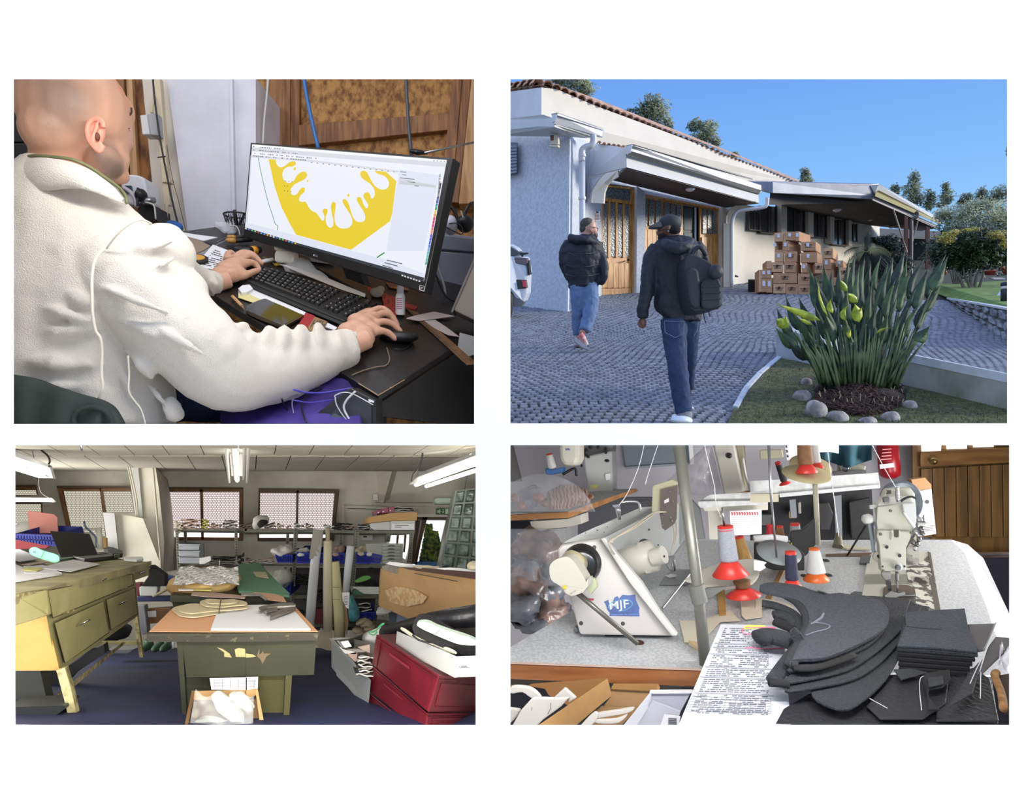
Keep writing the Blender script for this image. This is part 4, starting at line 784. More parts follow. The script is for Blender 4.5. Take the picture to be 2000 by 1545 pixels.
def dome(lA,x,y,dd,r,nm='dome_lamp'):
 t=Th(nm,lA,'lamp',P(x,y,dd));m=M().la(P(x,y-r*.3,dd),-ZU,[(px(r,dd),0),(px(r,dd),.02),(px(r*.85,dd),px(r*.35,dd)),(px(r*.4,dd),px(r*.6,dd)),(0,px(r*.7,dd))],20);ob('shade',m,lampg,t,1)
 m=M().la(P(x,y-r*.3,dd),ZU,[(px(r*1.05,dd),-.02),(px(r*1.05,dd),.03)],20);ob('base',m,gut_d,t,1)
dome('round white lamp under the dark porch ceiling',1348,371,16.4,9)
pr('bracket_front',q2(b1,790,790,14.6,885,765,14.3,885,815,14.3,830,848,14.4,800,885,14.5,778,940,14.5,770,1030,14.5,680,1025,14.5,682,950,14.5,700,895,14.5,740,835,14.5),(0,.12,0),fC,bld)
pr('bracket_side',q2(b1,638,825,15.4,790,790,14.65,730,835,14.7,695,890,14.7,678,950,14.7,676,1025,14.7,636,1020,15.4),(0,.1,0),bW,bld)
pr('right_bracket',q2(b1,1755,1185,19.1,1756,1130,19.1,1785,1075,19.1,1850,1020,19.1,1915,1040,19.1,1915,1062,19.1,1850,1085,19.1,1810,1125,19.1,1798,1190,19.1),(0,.12,0),fC,bld)
pr('right_bracket_side',q2(b1,1690,1060,19.5,1850,1015,19.2,1780,1072,19.2,1752,1130,19.2,1750,1190,19.2,1690,1190,19.5),(0,.2,0),bW,bld)
pr('porch_pillar',[(1413,436,19.0),(1427,436,19.0),(1427,566,19.0),(1413,565,19.0)],(0,.4,0),fC,bld)
t=Th('downpipe','white downpipe bending from the porch gutter to the porch pillar','downpipe',P(1430,565,18.8))
m=tb(M(),[P(*b2(75,985),18.8),P(*b2(72,1040),18.8),P(*b2(40,1062),18.8),P(*b1(1900,1080),18.8),P(*b1(1830,1100),18.8),P(*b1(1795,1180),18.8),P(1429,470,18.8),P(1429,566,18.8)],px(3.6,18.8),4,10);ob('pipe',m,gut,t,1)
DW=Pl((1176,400,16.9),(1412,420,19.4),(1176,560,16.9))
def dw(nA,f,pT,mt,pA=bld,h=.0,th=.04,**k):m=M().pz([DW.at(*p,h)for p in cv(f,*pT)],-DW.n*th);return ob(nA,m,mt,pA,**k)
m=M();idf=lambda x,y:(x,y)
dw('door_wall_top',idf,(1160,340,1420,380,1425,412,1250,383,1240,366,1176,358),rough_w,h=.02,th=.3)
dw('door_wall_infill',idf,(1176,355,1422,390,1422,568,1176,582),slat_dark,h=-.25,th=.05)
dw('door_column',idf,(1238,366,1253.5,378,1253,577,1236,577),rough_w,h=.12,th=.35)
dw('door_column',idf,(1403.5,405,1414,410,1414,567,1403,566),fC,h=.12,th=.35)
gl=ma(103,(118,122,124),.35,r2=(72,76,80),sC=22,kD='voronoi',pos=(.3,.5),bU=.5)
d1=Th('front_door','varnished pine door with four narrow glass lights behind the left walker','door',DW.at(1205,578))
for pT in[(738,880,1005,905,1005,922,760,895),(985,905,1005,905,1005,1010,985,1010)]:dw('frame',b1,pT,pW,d1,.02,.1)
dw('frame',idf,(1173,390,1176.5,390,1175,579,1171.5,579),pW,d1,.03,.1);dw('frame',idf,(1234,372,1238,372,1236.5,577,1233,577),pW,d1,.03,.1)
dw('transom_glass',b1,(790,893,988,920,988,1015,780,985),gl,d1,.0,.02)
dw('rail',b1,(760,985,1000,1015,1000,1040,757,1010),pW,d1,.02,.06);
leaf=dw('door_leaf',idf,(1175,395,1234,400,1233,577,1173,580),pW,d1,-.02,.05)
for x0,x1,y0 in[(762,803,1015),(820,865,1020),(880,922,1030),(937,978,1040)]:dw('glass_light',idf,(*b1(x0,y0),*b1(x1,y0+8),b1(x1,0)[0]-.3,501,b1(x0,0)[0]-.3,501.5),gl,leaf,.0,.02)
for x0,x1 in[(803,820),(865,880),(922,937)]:dw('muntin',idf,(*b1(x0,1012),*b1(x1,1015),b1(x1,0)[0],503,b1(x0,0)[0],503),pW,leaf,.02,.03)
for k in Rg(5):x0=1176+k*10.8;dw('plank',idf,(x0,514,x0+10.4,514,x0+10.2,562,x0-.1,563),pW,leaf,.01,.03,bv=.004)
dw('bottom_rail',idf,(1174.5,564,1232,563,1232,576.5,1174,579),pW,leaf,.015,.03)
m=M().tu([DW.at(*b3(958,96),.02),DW.at(*b3(955,96),.12),DW.at(*b3(935,97),.12)],.02,8);ob('handle',m,bK,d1,1)
m=M()
t=Th('wall_notice','small paper notice with red print left of the pine door','notice',P(1166,430,16.2))
pr('sheet',q2(b1,695,1088,16.2,742,1090,16.3,742,1170,16.3,695,1168,16.2),(0,.01,0),wP,t)
for k in Rg(5):pr('printed_line',q2(b1,700,1112+k*11,16.19,738,1113+k*11,16.19,738,1118+k*11,16.19,700,1117+k*11,16.19),(0,.003,0),ma(104,(160,80,70),.7),t)
pr('small_picture',q2(b1,708,1092,16.19,732,1092,16.19,730,1106,16.19,712,1106,16.19),(0,.003,0),ink,t)
d2=Th('garage_door','wide pine door of glazed leaves, one leaf open, behind the walker in the cap','door',DW.at(1320,575))
dw('head_frame',b1,(1075,955,1690,1068,1690,1082,1075,972),pW,d2,.03,.1)
def leafd(xa,ya,xb,yb,panes,glass_bot,nA='door_leaf'):
 o=dw(nA,idf,(*b1(xa,ya),*b1(xb,yb),b1(xb,0)[0]-.3,569,b1(xa,0)[0]-.3,574),pW,d2,-.02,.05)
 for x0,x1 in panes:
  yt=ya+(yb-ya)*(x0-xa)/(xb-xa)+18;dw('pane',b1,(x0,yt,x1,yt+5,x1,glass_bot+4,x0,glass_bot),gl,o,.01,.02)
 for k in Rg(3 if xb-xa<150 else 4):
  n_=3 if xb-xa<150 else 4;xl=xa+8+(xb-xa-16)*k/n_;xr=xa+8+(xb-xa-16)*(k+.94)/n_;dw('plank',idf,(*b1(xl,glass_bot+28),*b1(xr,glass_bot+30),b1(xr,0)[0],562,b1(xl,0)[0],563),pW,o,.01,.02,bv=.004)
leafd(1075,970,1238,1000,[(1080,1118),(1133,1171),(1185,1229)],1208)
leafd(1240,1000,1408,1030,[(1253,1294),(1305,1341),(1352,1390)],1215)
leafd(1545,1050,1690,1078,[(1560,1590),(1600,1630),(1641,1668)],1270)
dg=dw('open_leaf',b1,(1425,1035,1540,1055,1540,1720,1425,1720),ma(105,(52,66,64),.5),d2,-.15,.05)
dw('leaf_panel',b1,(1445,1060,1515,1072,1515,1235,1445,1235),ma(106,(66,84,82),.5),dg,-.14,.02,bv=.01)
dw('leaf_panel',b1,(1445,1255,1515,1255,1515,1600,1445,1600),MT[106],dg,-.14,.02,bv=.01)
dw('leaf_edge',b1,(1522,1055,1535,1057,1535,1720,1522,1720),gut,dg,-.1,.02)
EW=Pl((1430,430,19.6),(1680,455,33),(1430,560,19.6))
def ew(nA,f,pT,mt,pA,h=0.,th=.05,**k):m=M().pz([EW.at(*p,h)for p in cv(f,*pT)],-EW.n*th);return ob(nA,m,mt,pA,**k)
ew('wing_wall',idf,(1427,395,1720,440,1720,560,1540,578,1427,568),fC,bld,-.05,.3)
win=ma(107,(66,66,70),.15,var=.3,sC=4)
for i,(x0,x1,yt,yb)in enumerate([(1459,1481,411,449),(1481,1514,402,455),(1527,1569,402,452),(1579,1612,416,463),(1621,1649,429,478),(1655,1672,437,470)]):
 o=ew('window',idf,(x0,yt,x1,yt+(2 if i else 4),x1,yb+2,x0,yb),win,bld,.03,.06)
 for xx in(x0,(x0+x1)/2,x1-1.2):ew('window_bar',idf,(xx,yt,xx+1.4,yt,xx+1.4,yb+1,xx,yb),ma(108,(70,52,44),.6),o,.06,.03)
 ew('window_sill',idf,(x0,yb-1,x1,yb+1,x1,yb+3,x0,yb+1),MT[108],o,.08,.03)
for x0,x1,yt,yb in[(1515,1526,400,455),(1569,1579,410,462),(1612,1620,422,475),(1649,1655,430,480)]:
 ew('pilaster',idf,(x0,yt,x1,yt+2,x1,yb+2,x0,yb),fC,bld,.18,.2)
can=Th('canopy','canopy with grey-blue fascia, dark ceiling and brown posts above the stacked boxes','canopy',G3(1770,565))
fas=ma(109,(126,132,150),.5,.2,var=.2,sC=2)
pr('fascia',q2(b2,-130,855,19,120,860,19,890,890,21,940,968,21.2,918,996,21.2,120,946,19,95,945,19,0,880,19),(0,.15,0),fas,can)
pr('roof_sheet',q2(b2,-130,856,19,895,888,21,965,880,21.2,1460,1160,34,900,1060,34,300,860,30),(0,0,.03),fas,can)
pr('ceiling_board',q2(b2,95,950,19.1,918,998,21.3,1435,1228,34,1300,1250,38,700,1185,34,200,1045,22),(0,0,.02),ma(110,(70,58,54),.7),can)
pr('ridge_beam',q2(b2,100,945,19.2,860,1020,21.5,760,1045,22,90,1040,19.3),(0,.1,0),ma(111,(52,46,52),.6),can)
pr('gutter',q2(b2,895,884,21,962,880,21,1470,1158,34,1466,1190,34,945,960,21.1,930,950,21.1),(0,.2,0),gut,can)
pr('gutter_lit_underside',q2(b2,965,925,20.9,1466,1180,33.8,1462,1200,33.8,935,972,20.9,945,935,20.9),(0,.1,0),ma(112,(170,158,104),.5),can)  # yellow light on the gutter's underside, put into its colour
pr('edge_beam',q2(b2,918,975,21.2,1437,1208,34,1430,1232,34,915,1004,21.2),(0,.1,0),ma(113,(176,168,176),.6),can)
post_m=ma(114,(112,70,56),.6);pipe_m=ma(115,(88,74,74),.5)
for x0,x1,yt,yb,dd in[(1767,1774,421,566,24),(1809,1816,442,566,27)]:pr('post',[(x0,yt,dd),(x1,yt+2,dd),(x1,yb,dd),(x0,yb,dd)],(0,.15,0),post_m,can)
m=tb(M(),[P(*b2(1260,1095),23.4),P(*b2(1275,1115),23.4),P(*b2(1262,1140),23.4),P(*b2(1225,1160),23.4),P(*b2(1224,1220),23.4),P(1779,566,23.4)],px(3.4,23.4),4,10);ob('downpipe',m,pipe_m,can,1)
for x0,y0,x1,y1 in[(1080,1075,1190,1420),(1275,1170,1235,1330)]:m=M().tu([P(*b2(x0,y0),23.6),P(*b2(x1,y1),23.8)],px(1.5,23.6),6);ob('strut',m,ma(116,(150,140,134),.5),can)
dome('round lamp under the canopy nearest the fascia',*b2(632,1088),22,8);dome('small lamp under the canopy beside the palm',*b2(897,1165),27,4);dome('farthest lamp under the canopy by the brown posts',*b2(1065,1222),32,5)
pr('wing_end_wall',q2(b2,900,1225,40,1500,1255,40,1500,1700,40,700,1700,40),(0,.3,0),ma(117,(150,142,132),.9),bld)
bx_m=ma(118,(190,144,108),.8,var=.12,sC=5);bx_m2=ma(119,(208,164,126),.8,var=.1,sC=5)
lbl=ma(120,(214,216,228),.7);pri=ma(121,(84,62,56),.8)
BX=[(b4,5,170,5,30,350,0),(b4,28,168,28,68,240,1),(b4,28,240,28,72,350,1),(b4,68,98,68,110,165,0),(b4,66,165,66,110,240,1),(b4,70,240,70,115,355,1),(b4,110,108,205,205,192,2),(b4,208,108,300,348,195,2),(b4,348,114,385,462,196,1),(b4,455,114,515,515,200,2),(b4,122,195,312,318,282,2),(b4,318,200,440,455,292,2),(b4,122,282,222,222,362,2),(b4,222,285,322,322,370,2),(b4,322,288,428,455,380,2),(b4,132,30,205,212,108,1),(b4,212,22,310,340,110,3),(b4,340,30,474,512,114,1),(b2,132,1262,205,212,1335,1),(b2,215,1255,300,328,1326,1),(b2,300,1252,330,420,1332,1),(b2,132,1335,140,205,1400,1),(b2,195,1328,245,345,1408,1),(b2,345,1332,462,502,1408,3),(b2,205,1395,225,330,1430,0),(b2,132,1398,200,210,1435,0),(b4,515,80,580,640,170,1),(b4,520,0,600,640,80,2),(b2,545,1385,600,640,1410,0),(b4,620,95,680,712,150,1),(b4,645,150,740,742,240,2),(b4,515,170,600,640,260,0),(b4,580,230,690,742,300,0)]
BL=['lowest plain narrow box at the far left of the cardboard pile','upper narrow box with two white labels, second column','lower narrow box with labels, second column','small plain box topping the third narrow column','narrow labelled box in the middle of the third column','lowest narrow labelled box of the third column','printed box above two others at the left of the main stack','printed box in the centre, third row from the ground','labelled box right of the printed one, third row','printed box at the right end of the third row','printed box at the left, second row from the ground','large printed box in the centre of the second row','printed box at the left corner on the ground','printed box on the ground, second from the left corner','large printed box at the front right on the ground','narrow labelled box beside the wall, fourth row','printed and labelled box in the fourth row centre','labelled box with print at the right, fourth row','topmost labelled box at the left of the tall stack','tilted labelled box on top of the tall stack','top right box with a dark printed end','labelled box second from the top at the left','box with a lower corner label, second from the top','wide labelled box second from the top at the right','plain thin box between the upper and fourth rows','labelled thin box peeping out at the left of the stack','wide labelled box in the shaded pile behind the palm side','printed box at the top of the shaded rear pile','small box end topmost in the shaded rear pile','small labelled box at the right of the rear pile','printed box half hidden by the strap leaves','plain box low in the shaded rear pile','plain box lowest beside the strap leaves']
for i,(f,x0,y0,xm,x1,y1,tt)in enumerate(BX):
 (X0,Y0),(XM,Y1),(X1,_)=f(x0,y0),f(xm,y1),f(x1,y0);dd=17.0+(.9 if X0>1606 else 0)+(.004*i);hx='lower' if Y1>540 else('middle' if Y1>495 else 'upper')
 t=Th('cardboard_box',BL[i],'box',P((X0+X1)/2,Y1,dd+.3),'cardboard boxes stacked under the canopy')
 g=.4
 m=M();fr=[(X0+g,Y0+g),(XM if xm>x0 else X0+g,Y0+g),(XM if xm>x0 else X0+g,Y1-g),(X0+g,Y1-g)]
 if xm<=x0:XM=X1;fr=[(X0+g,Y0+g),(X1-g,Y0+g),(X1-g,Y1-g),(X0+g,Y1-g)]
 a_=[P(fr[0][0],fr[0][1],dd),P(XM,fr[0][1],dd),P(XM,fr[2][1],dd),P(fr[0][0],fr[2][1],dd)]
 bk=.42;sx=P(X1,Y0,dd+bk)-P(XM,Y0,dd)if X1>XM else Ve((.05,bk,0));sx.z=0
 m.hexa([a_[3],a_[2],a_[2]+sx,a_[3]+sx],[a_[0],a_[1],a_[1]+sx,a_[0]+sx]);ob('carton',m,bx_m if i%3 else bx_m2,t,bv=.006)
 wpx,hpx=XM-X0,Y1-Y0
 if tt in(1,3):cx=X0+wpx*.45;pr('paper_label',[(cx-2.6,Y0+hpx*.18,dd-.012),(cx+3,Y0+hpx*.18,dd-.012),(cx+3,Y0+hpx*.55,dd-.012),(cx-2.6,Y0+hpx*.55,dd-.012)],(0,.006,0),lbl,t)
 if tt in(2,3):
  cx,cy=X0+wpx*.5,Y0+hpx*.45;m=M()
  for k in Rg(3):m.pz([P(cx-8+k,cy-2.5+k*2.8,dd-.01),P(cx+8-k,cy-3+k*2.8,dd-.01),P(cx+8-k,cy-2.2+k*2.8,dd-.01),P(cx-8+k,cy-1.7+k*2.8,dd-.01)],(0,.004,0))
  m.pz([P(cx-2,cy-4,dd-.01),P(cx+3,cy-3,dd-.01),P(cx+1,cy+1,dd-.01),P(cx-3,cy+3,dd-.01)],(0,.004,0));ob('printed_mark',m,pri,t)
pr('black_crate',[(1461,547,17.6),(1478,547,17.6),(1478,571,17.6),(1461,570,17.6)],(0,.3,0),bK,lB='black crate against the wall left of the cardboard boxes',cat='crate')
pr('wall_bracket',q2(b3,1820,210,19.3,1848,225,19.3,1840,232,19.3,1815,228,19.3),(0,.05,0),pipe_m,lB='small dark tap low on the wall right of the porch pillar',cat='tap')
def fO(m,blobs,n,size,sE=1,squash=1.):
 size*=1.35
 rn=random.Random(sE);tot=sum(b[3]*b[4]for b in blobs)
 for(x,y,dd,rx,ry)in blobs:
  c=P(x,y,dd);RX,RZ=px(rx,dd)*1.22,px(ry,dd)*1.22;k=int(n*rx*ry/tot)
  for _ in Rg(k):
   v=Ve((rn.gauss(0,1),rn.gauss(0,1),rn.gauss(0,1))).normalized()*rn.random()**.33
   cl=.75+.35*noise.noise(Ve((v.x*2.5+x,v.y*2.5,v.z*2.5+y)))*1.6
   p=c+Ve((v.x*RX*cl,v.y*RX*.9*cl,v.z*RZ*cl));a=Ve((rn.gauss(0,1),rn.gauss(0,1),rn.gauss(0,1))).normalized();w=a.orthogonal().normalized()*size*px(1,dd)*.45;a=a*size*px(1,dd)
   m.add([p-a,p+w,p+a,p-w],[(0,1,2,3)])
 return m
euc=ma(122,(172,178,140),.7,r2=(92,104,72),sC=1.2,pos=(.35,.65));euc_t=ma(123,(120,110,98),.8,var=.3,sC=3)
def tR(lA,blobs,n,size,mt,sE,trunk=None,cat='tree',nm='eucalyptus_tree',gR='eucalyptus trees beyond the house',r=1.5):
 x,y,dd,rx,ry=blobs[0];t=Th(nm,lA,cat,P(x,y+ry,dd),gR)
 m=fO(M(),blobs,n,size,sE);ob('crown',m,mt,t,oR=False,kD='stuff')
 if trunk:
  m=M()
  for tr in trunk:tb(m,[P(*p)for p in tr],[px(r,tr[0][2]),px(r*.5,tr[0][2])])
  ob('trunk',m,euc_t,t,1)
T1='eucalyptus trees beyond the house'
tR('eucalyptus crown above the left end of the tiled roof',[(*b1(540,70),40,40,20),(*b1(630,130),40,18,18),(*b1(400,50),40,18,8)],3000,2.0,euc,1,[[(*b1(600,60),40),(*b1(610,230),40)]])
tR('tallest eucalyptus crown behind the middle of the tiled roof',[(*b1(1160,250),40,30,24),(*b1(1080,320),40,22,20),(*b1(1200,330),40,26,26),(*b1(1290,400),40,11,14),(*b1(980,290),40,10,5)],4500,2.0,euc,2,[[(*b1(1160,240),40),(*b1(1170,500),40)]])
tR('eucalyptus crown right of the tallest one behind the roof',[(*b1(1500,410),40,16,15),(*b1(1600,440),40,22,20),(*b1(1560,510),40,26,12),(*b1(1670,540),40,11,12)],3200,2.0,euc,3,[[(*b1(1590,420),40),(*b1(1590,600),40)]])
tR('tiny treetop peeping over the roof tiles',[(*b1(1815,640),45,8,5)],300,1.8,euc,4)
tR('small eucalyptus above the end of the tiled roof',[(*b2(378,800),42,11,14),(*b2(385,850),42,15,8)],1300,1.8,euc,5,[[(*b2(378,780),42),(*b2(380,880),42)]])
tR('small round eucalyptus directly right of the canopy gutter end',[(*b2(1095,925),42,11,12)],700,1.8,euc,6)
tR('pointed tall eucalyptus above the sloping canopy gutter',[(*b2(1250,830),42,12,16),(*b2(1235,930),42,22,22),(*b2(1255,1010),42,22,14)],3000,1.8,euc,7,[[(*b2(1245,800),42),(*b2(1240,1060),42)]])
tR('narrow eucalyptus between the two tallest ones at right',[(*b2(1375,985),42,12,17),(*b2(1365,1050),42,12,10)],1300,1.8,euc,8,[[(*b2(1375,950),42),(*b2(1375,1090),42)]])
tR('slim spire-shaped eucalyptus standing alone at right',[(*b2(1500,900),42,8,12),(*b2(1505,975),42,15,18),(*b2(1460,1040),42,12,7)],1700,1.8,euc,9,[[(*b2(1502,870),42),(*b2(1505,1060),42)]])
tR('low eucalyptus crown over the silvery bush',[(*b2(1665,990),42,14,12),(*b2(1620,1020),42,8,6)],900,1.8,euc,10)
tR('rounded eucalyptus crown second from the frame edge',[(*b2(1785,965),42,13,16)],1000,1.8,euc,11,[[(*b2(1785,930),42),(*b2(1785,1010),42)]])
tR('broad eucalyptus crown at the right frame edge',[(*b2(1930,960),42,20,19),(*b2(1870,1000),42,14,10),(*b2(2020,600),42,9,18)],2200,1.8,euc,12)
olive_l=ma(124,(206,208,168),.7,r2=(128,138,104),sC=1.5,pos=(.3,.6))
tR('silvery green olive bush above the dark clipped tree',[(*b2(1600,1130),28,42,24),(*b2(1800,1130),28,44,34),(*b2(1960,1180),28,30,40),(*b2(1480,1120),28,18,14),(*b2(1750,1050),28,30,14)],9000,2.2,olive_l,13,None,'bush','olive_bush',None)
dkl=ma(125,(78,102,56),.5,r2=(38,56,32),sC=2.5,pos=(.35,.65));ybl=ma(126,(190,176,70),.6,var=.3,sC=6)
cap_t=Th('clipped_tree','dark round-headed garden tree with twisting trunks on the lawn at right','tree',P(1895,582,17))
ob('crown',fO(M(),[(1880,465,17.4,62,40),(1930,480,17.4,44,42),(1850,495,17.4,42,30),(1900,510,17.4,50,26),(1960,490,17.4,30,40)],12000,3.0,14),dkl,cap_t,oR=False,kD='stuff')
ob('sunlit_leaves',fO(M(),[(*b2(1500,1310),16.6,18,12),(*b2(1560,1260),16.6,14,6),(*b2(1900,1280),16.8,18,8),(*b2(1960,1340),16.8,6,14),(*b2(1700,1240),16.8,26,3)],900,2.4,15),ybl,cap_t,oR=False,kD='stuff')  # yellow leaves stand in for sunlight on the crown
for pT in[[(1690,395),(1650,330),(1610,240),(1560,170)],[(1710,395),(1690,300),(1650,220),(1640,150)],[(1740,395),(1730,300),(1755,200),(1800,130)],[(1760,390),(1765,320),(1790,240),(1800,180)],[(1725,395),(1700,270),(1700,180),(1720,100)]]:
 m=tb(M(),[P(*b4(x,y),17.2)for x,y in pT],[px(4.2,17),px(3.2,17),px(2.2,17),px(1.5,17)]);ob('trunk',m,euc_t,cap_t,1)
t=Th('shrub','smaller multi-stemmed shrub under the dark round-headed tree','shrub',P(1868,566,19.5))
for a0 in Rg(6):m=tb(M(),[P(*b4(1570+a0*6,328),19.4),P(*b4(1555+a0*14,260),19.4),P(*b4(1530+a0*22,170),19.4)],[px(2.4,19),px(1.2,19)]);ob('stem',m,euc_t,t,1)
ob('foliage',fO(M(),[(1850,515,19.6,26,16),(1880,520,19.6,20,12)],1500,2.8,16),dkl,t,oR=False,kD='stuff')
m=M().pz([P(1829,556,20.0),P(2010,548,20),P(2010,612,9.9),P(1961,603,10.7),P(1858,584,15.2),P(1832,575,17)],(0,0,.02));rl=st('lawn_right',m,ma(127,(108,140,62),.95,r2=(80,108,44),sC=6))
pr('terrace_ground',[(1700,556,21),(2010,552,21),(2010,535,34),(1700,540,34)],(0,0,-.05),ma(128,(150,140,128),.9),rl)
SW=Pl((1858,584,15.2),(1966,604,10.6),(1966,662,10.4))
t=Th('stone_retaining_wall','retaining wall of irregular grey stones under the lawn at right','stone wall',P(1930,650,12.4))
swq=[(1852,583),(2000,609),(2000,690),(1876,600)]
m=M().pz([SW.at(*p)for p in swq],-SW.n*.2);ob('mortar',m,ma(129,(96,96,92),.95),t)
m=M().pz([SW.at(1852,581,.03),SW.at(2000,607,.03),SW.at(2000,611,.03),SW.at(1852,584.5,.03)],-SW.n*.2);ob('coping',m,cap_m,t)
stm=ma(130,(158,162,168),.85,r2=(110,112,116),sC=5,bU=.4);rN=random.Random(8)
for j in Rg(3):
 n_=9
 for i in Rg(n_):
  jj=lambda a,b_,s=.0:rN.uniform(a,b_)
  u0,u1=i/n_+.012+(j%2)*.05,(i+1)/n_-.012+(j%2)*.05;v0,v1=.06+j*.32,.06+(j+.90)*.32
  if u1>1:u1=1
  hw=lambda u,v:bI(swq,min(.999,u),min(1,v))
  q=[hw(u0+jj(0,.03),v0+jj(0,.06)),hw((u0+u1)/2,v0+jj(-.02,.03)),hw(u1-jj(0,.03),v0+jj(0,.08)),hw(u1-jj(-.005,.01),(v0+v1)/2),hw(u1-jj(0,.03),v1-jj(0,.08)),hw((u0+u1)/2,v1-jj(-.03,.03)),hw(u0+jj(0,.03),v1-jj(0,.08))]
  c=Ve((sum(p[0]for p in q)/7,sum(p[1]for p in q)/7));m=M().loft([[SW.at(*p,-.01)for p in q],[SW.at(*p,.02)for p in q],[SW.at(*(c+(Ve(p)-c)*.8),.045)for p in q]]);ob('stone',m,stm,t)
t=Th('garden_bollard','dark bollard light with white band on the lawn at the frame edge','bollard',P(1961,592,12.2))
for nm,y0,y1,r,mt in[('post',563,592,6.2,ma(131,(40,44,50),.5)),('lamp_glass',558,566,5.6,lampg),('cap',552,559,6.2,MT[131])]:
 m=M().la(P(1962,y1,12.2),ZU,[(px(r,13),0),(px(r,13),px(y1-y0,13)*.8),(px(r*.8,13),px(y1-y0,13))],18);ob(nm,m,mt,t,1)
pr('curved_kerb',q2(b4,1865,428,13.6,1905,385,13.8,1940,340,14.0,1950,345,14.0,1945,425,13.5,1900,432,13.5),(0,0,.02),kerb_m,lB='small pale curved kerb beside the bollard',cat='kerb')
red_clay=ma(132,(168,76,54),.7)
for lA,x,y,r,h in[('terracotta pot on the terrace behind the round-headed tree',1934,545,9,16),('terracotta pot at the right frame edge on the terrace',1966,545,8,24),('terracotta pot seen through the strap leaves',1742,540,5,20),('narrow terracotta pot left of the garden tree',1843,548,5,18)]:
 t=Th('plant_pot',lA,'pot',P(x,y,24));m=M().la(P(x,y,24),ZU,[(px(r*.7,24),0),(px(r,24),px(h*.85,24)),(px(r*1.1,24),px(h*.86,24)),(px(r*1.1,24),px(h,24)),(px(r*.85,24),px(h,24))],18);ob('body',m,red_clay,t,1)
pr('garden_bench',q2(b4,1880,240,22,1975,240,22,1975,270,22,1880,270,22),(0,.3,0),ma(133,(196,190,184),.8),lB='pale stone block between the terracotta pots',cat='bench')
pr('terrace_wall',q2(b4,1600,90,30,2100,90,30,2100,240,30,1600,240,30),(0,.3,0),ma(134,(206,190,172),.9),lB='pale rendered wall behind the terracotta pots',cat='wall')
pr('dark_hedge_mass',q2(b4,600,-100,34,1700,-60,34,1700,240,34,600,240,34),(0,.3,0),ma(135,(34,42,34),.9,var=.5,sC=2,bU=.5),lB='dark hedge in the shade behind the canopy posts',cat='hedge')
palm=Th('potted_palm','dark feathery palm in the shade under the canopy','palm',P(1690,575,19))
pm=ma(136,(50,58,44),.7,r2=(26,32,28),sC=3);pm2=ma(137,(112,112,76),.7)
rN=random.Random(21)
for k in Rg(20):
 a=-2.6+5.2*k/19+rN.uniform(-.1,.1);L_=rN.uniform(38,66);dd=18.6+rN.uniform(-.5,.7)
 cx,cy=1693,492;pT=[(cx,cy,dd)]
 for s_ in Rg(1,7):u=s_/6;pT.append((cx+sin(a)*L_*u,cy-cos(a)*L_*u*.95+22*u*u*(1+abs(sin(a))),dd+.3*u*sin(a*3)))
 m=M();Pts=[P(*p)for p in pT];tb(m,Pts,[px(1.0,dd),px(.5,dd)],2,4)
 SP=sP(Pts,5)
 for i in Rg(3,len(SP)-1):
  tg=(SP[i+1]-SP[i]).normalized();sd=tg.cross(YU).normalized()
  for sg in(-1,1):e_=SP[i]+sd*sg*px(11*(1-i/len(SP))+4,dd)+tg*px(7,dd)-ZU*px(4,dd);m.add([SP[i],SP[i]+tg*px(1.6,dd),e_],[(0,1,2)])
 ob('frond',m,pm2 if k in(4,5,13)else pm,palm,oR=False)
m=M().tu([P(1693,578,18.9),P(1692,490,18.9)],px(8,18.9),10);ob('trunk',m,pm,palm,1)
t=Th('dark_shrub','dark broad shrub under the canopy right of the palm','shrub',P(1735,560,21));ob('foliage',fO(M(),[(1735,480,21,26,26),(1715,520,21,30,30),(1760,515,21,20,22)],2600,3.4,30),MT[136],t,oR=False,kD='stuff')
pl_t=Th('bird_of_paradise_plant','large clump of upright strap leaves ringed with round stones','plant',G3(1680,765))
lf=[ma('leaf_green_%d'%i,c,.6,r2=c2,sC=10)for i,(c,c2)in enumerate([((56,84,56),(34,54,38)),((68,96,58),(42,64,42)),((46,70,54),(28,46,38)),((80,106,62),(50,74,44))])]
lit_l=ma(138,(186,196,62),.5,r2=(126,150,46),sC=14);stalk_m=ma(139,(92,112,68),.5,r2=(52,72,46),sC=8)  # lit_l puts the sunlight on some leaves into their colour
def strap(bx_,by_,bd,mx_,my_,tx,ty,td,w,mt,fD=.25,stalk=1):
 b_,mm_,t_=P(bx_,by_,bd),P(mx_,my_,(bd+td)/2-.02),P(tx,ty,td);m=M()
 if stalk:m.tu(sP([b_,b_.lerp(mm_,.5)+Ve((0,0,.02)),mm_],3),[px(2.6,bd),px(1.8,bd),px(1.3,bd)],6)
 n=7;ax=(t_-mm_);sd=ax.cross(YU).normalized();sd=(sd+YU*rN.uniform(-.6,.6)).normalized();nb=sd.cross(ax).normalized();L_,C_,R_=[],[],[]
 for i in Rg(n+1):
  u=i/n;ww=px(w,td)*1.25*sin(pi*min(1,u**.7))**.9*(1-u)**.55*(1 if u<.999 else 0);c=mm_+ax*u+nb*.03*sin(pi*u)
  C_.append(c);L_.append(c+sd*ww*.5+nb*ww*fD);R_.append(c-sd*ww*.5+nb*ww*fD)
 m.sH([L_,C_,R_],.004,(0,.004/.004*1,0));return m
rN=random.Random(31)
LV=[]
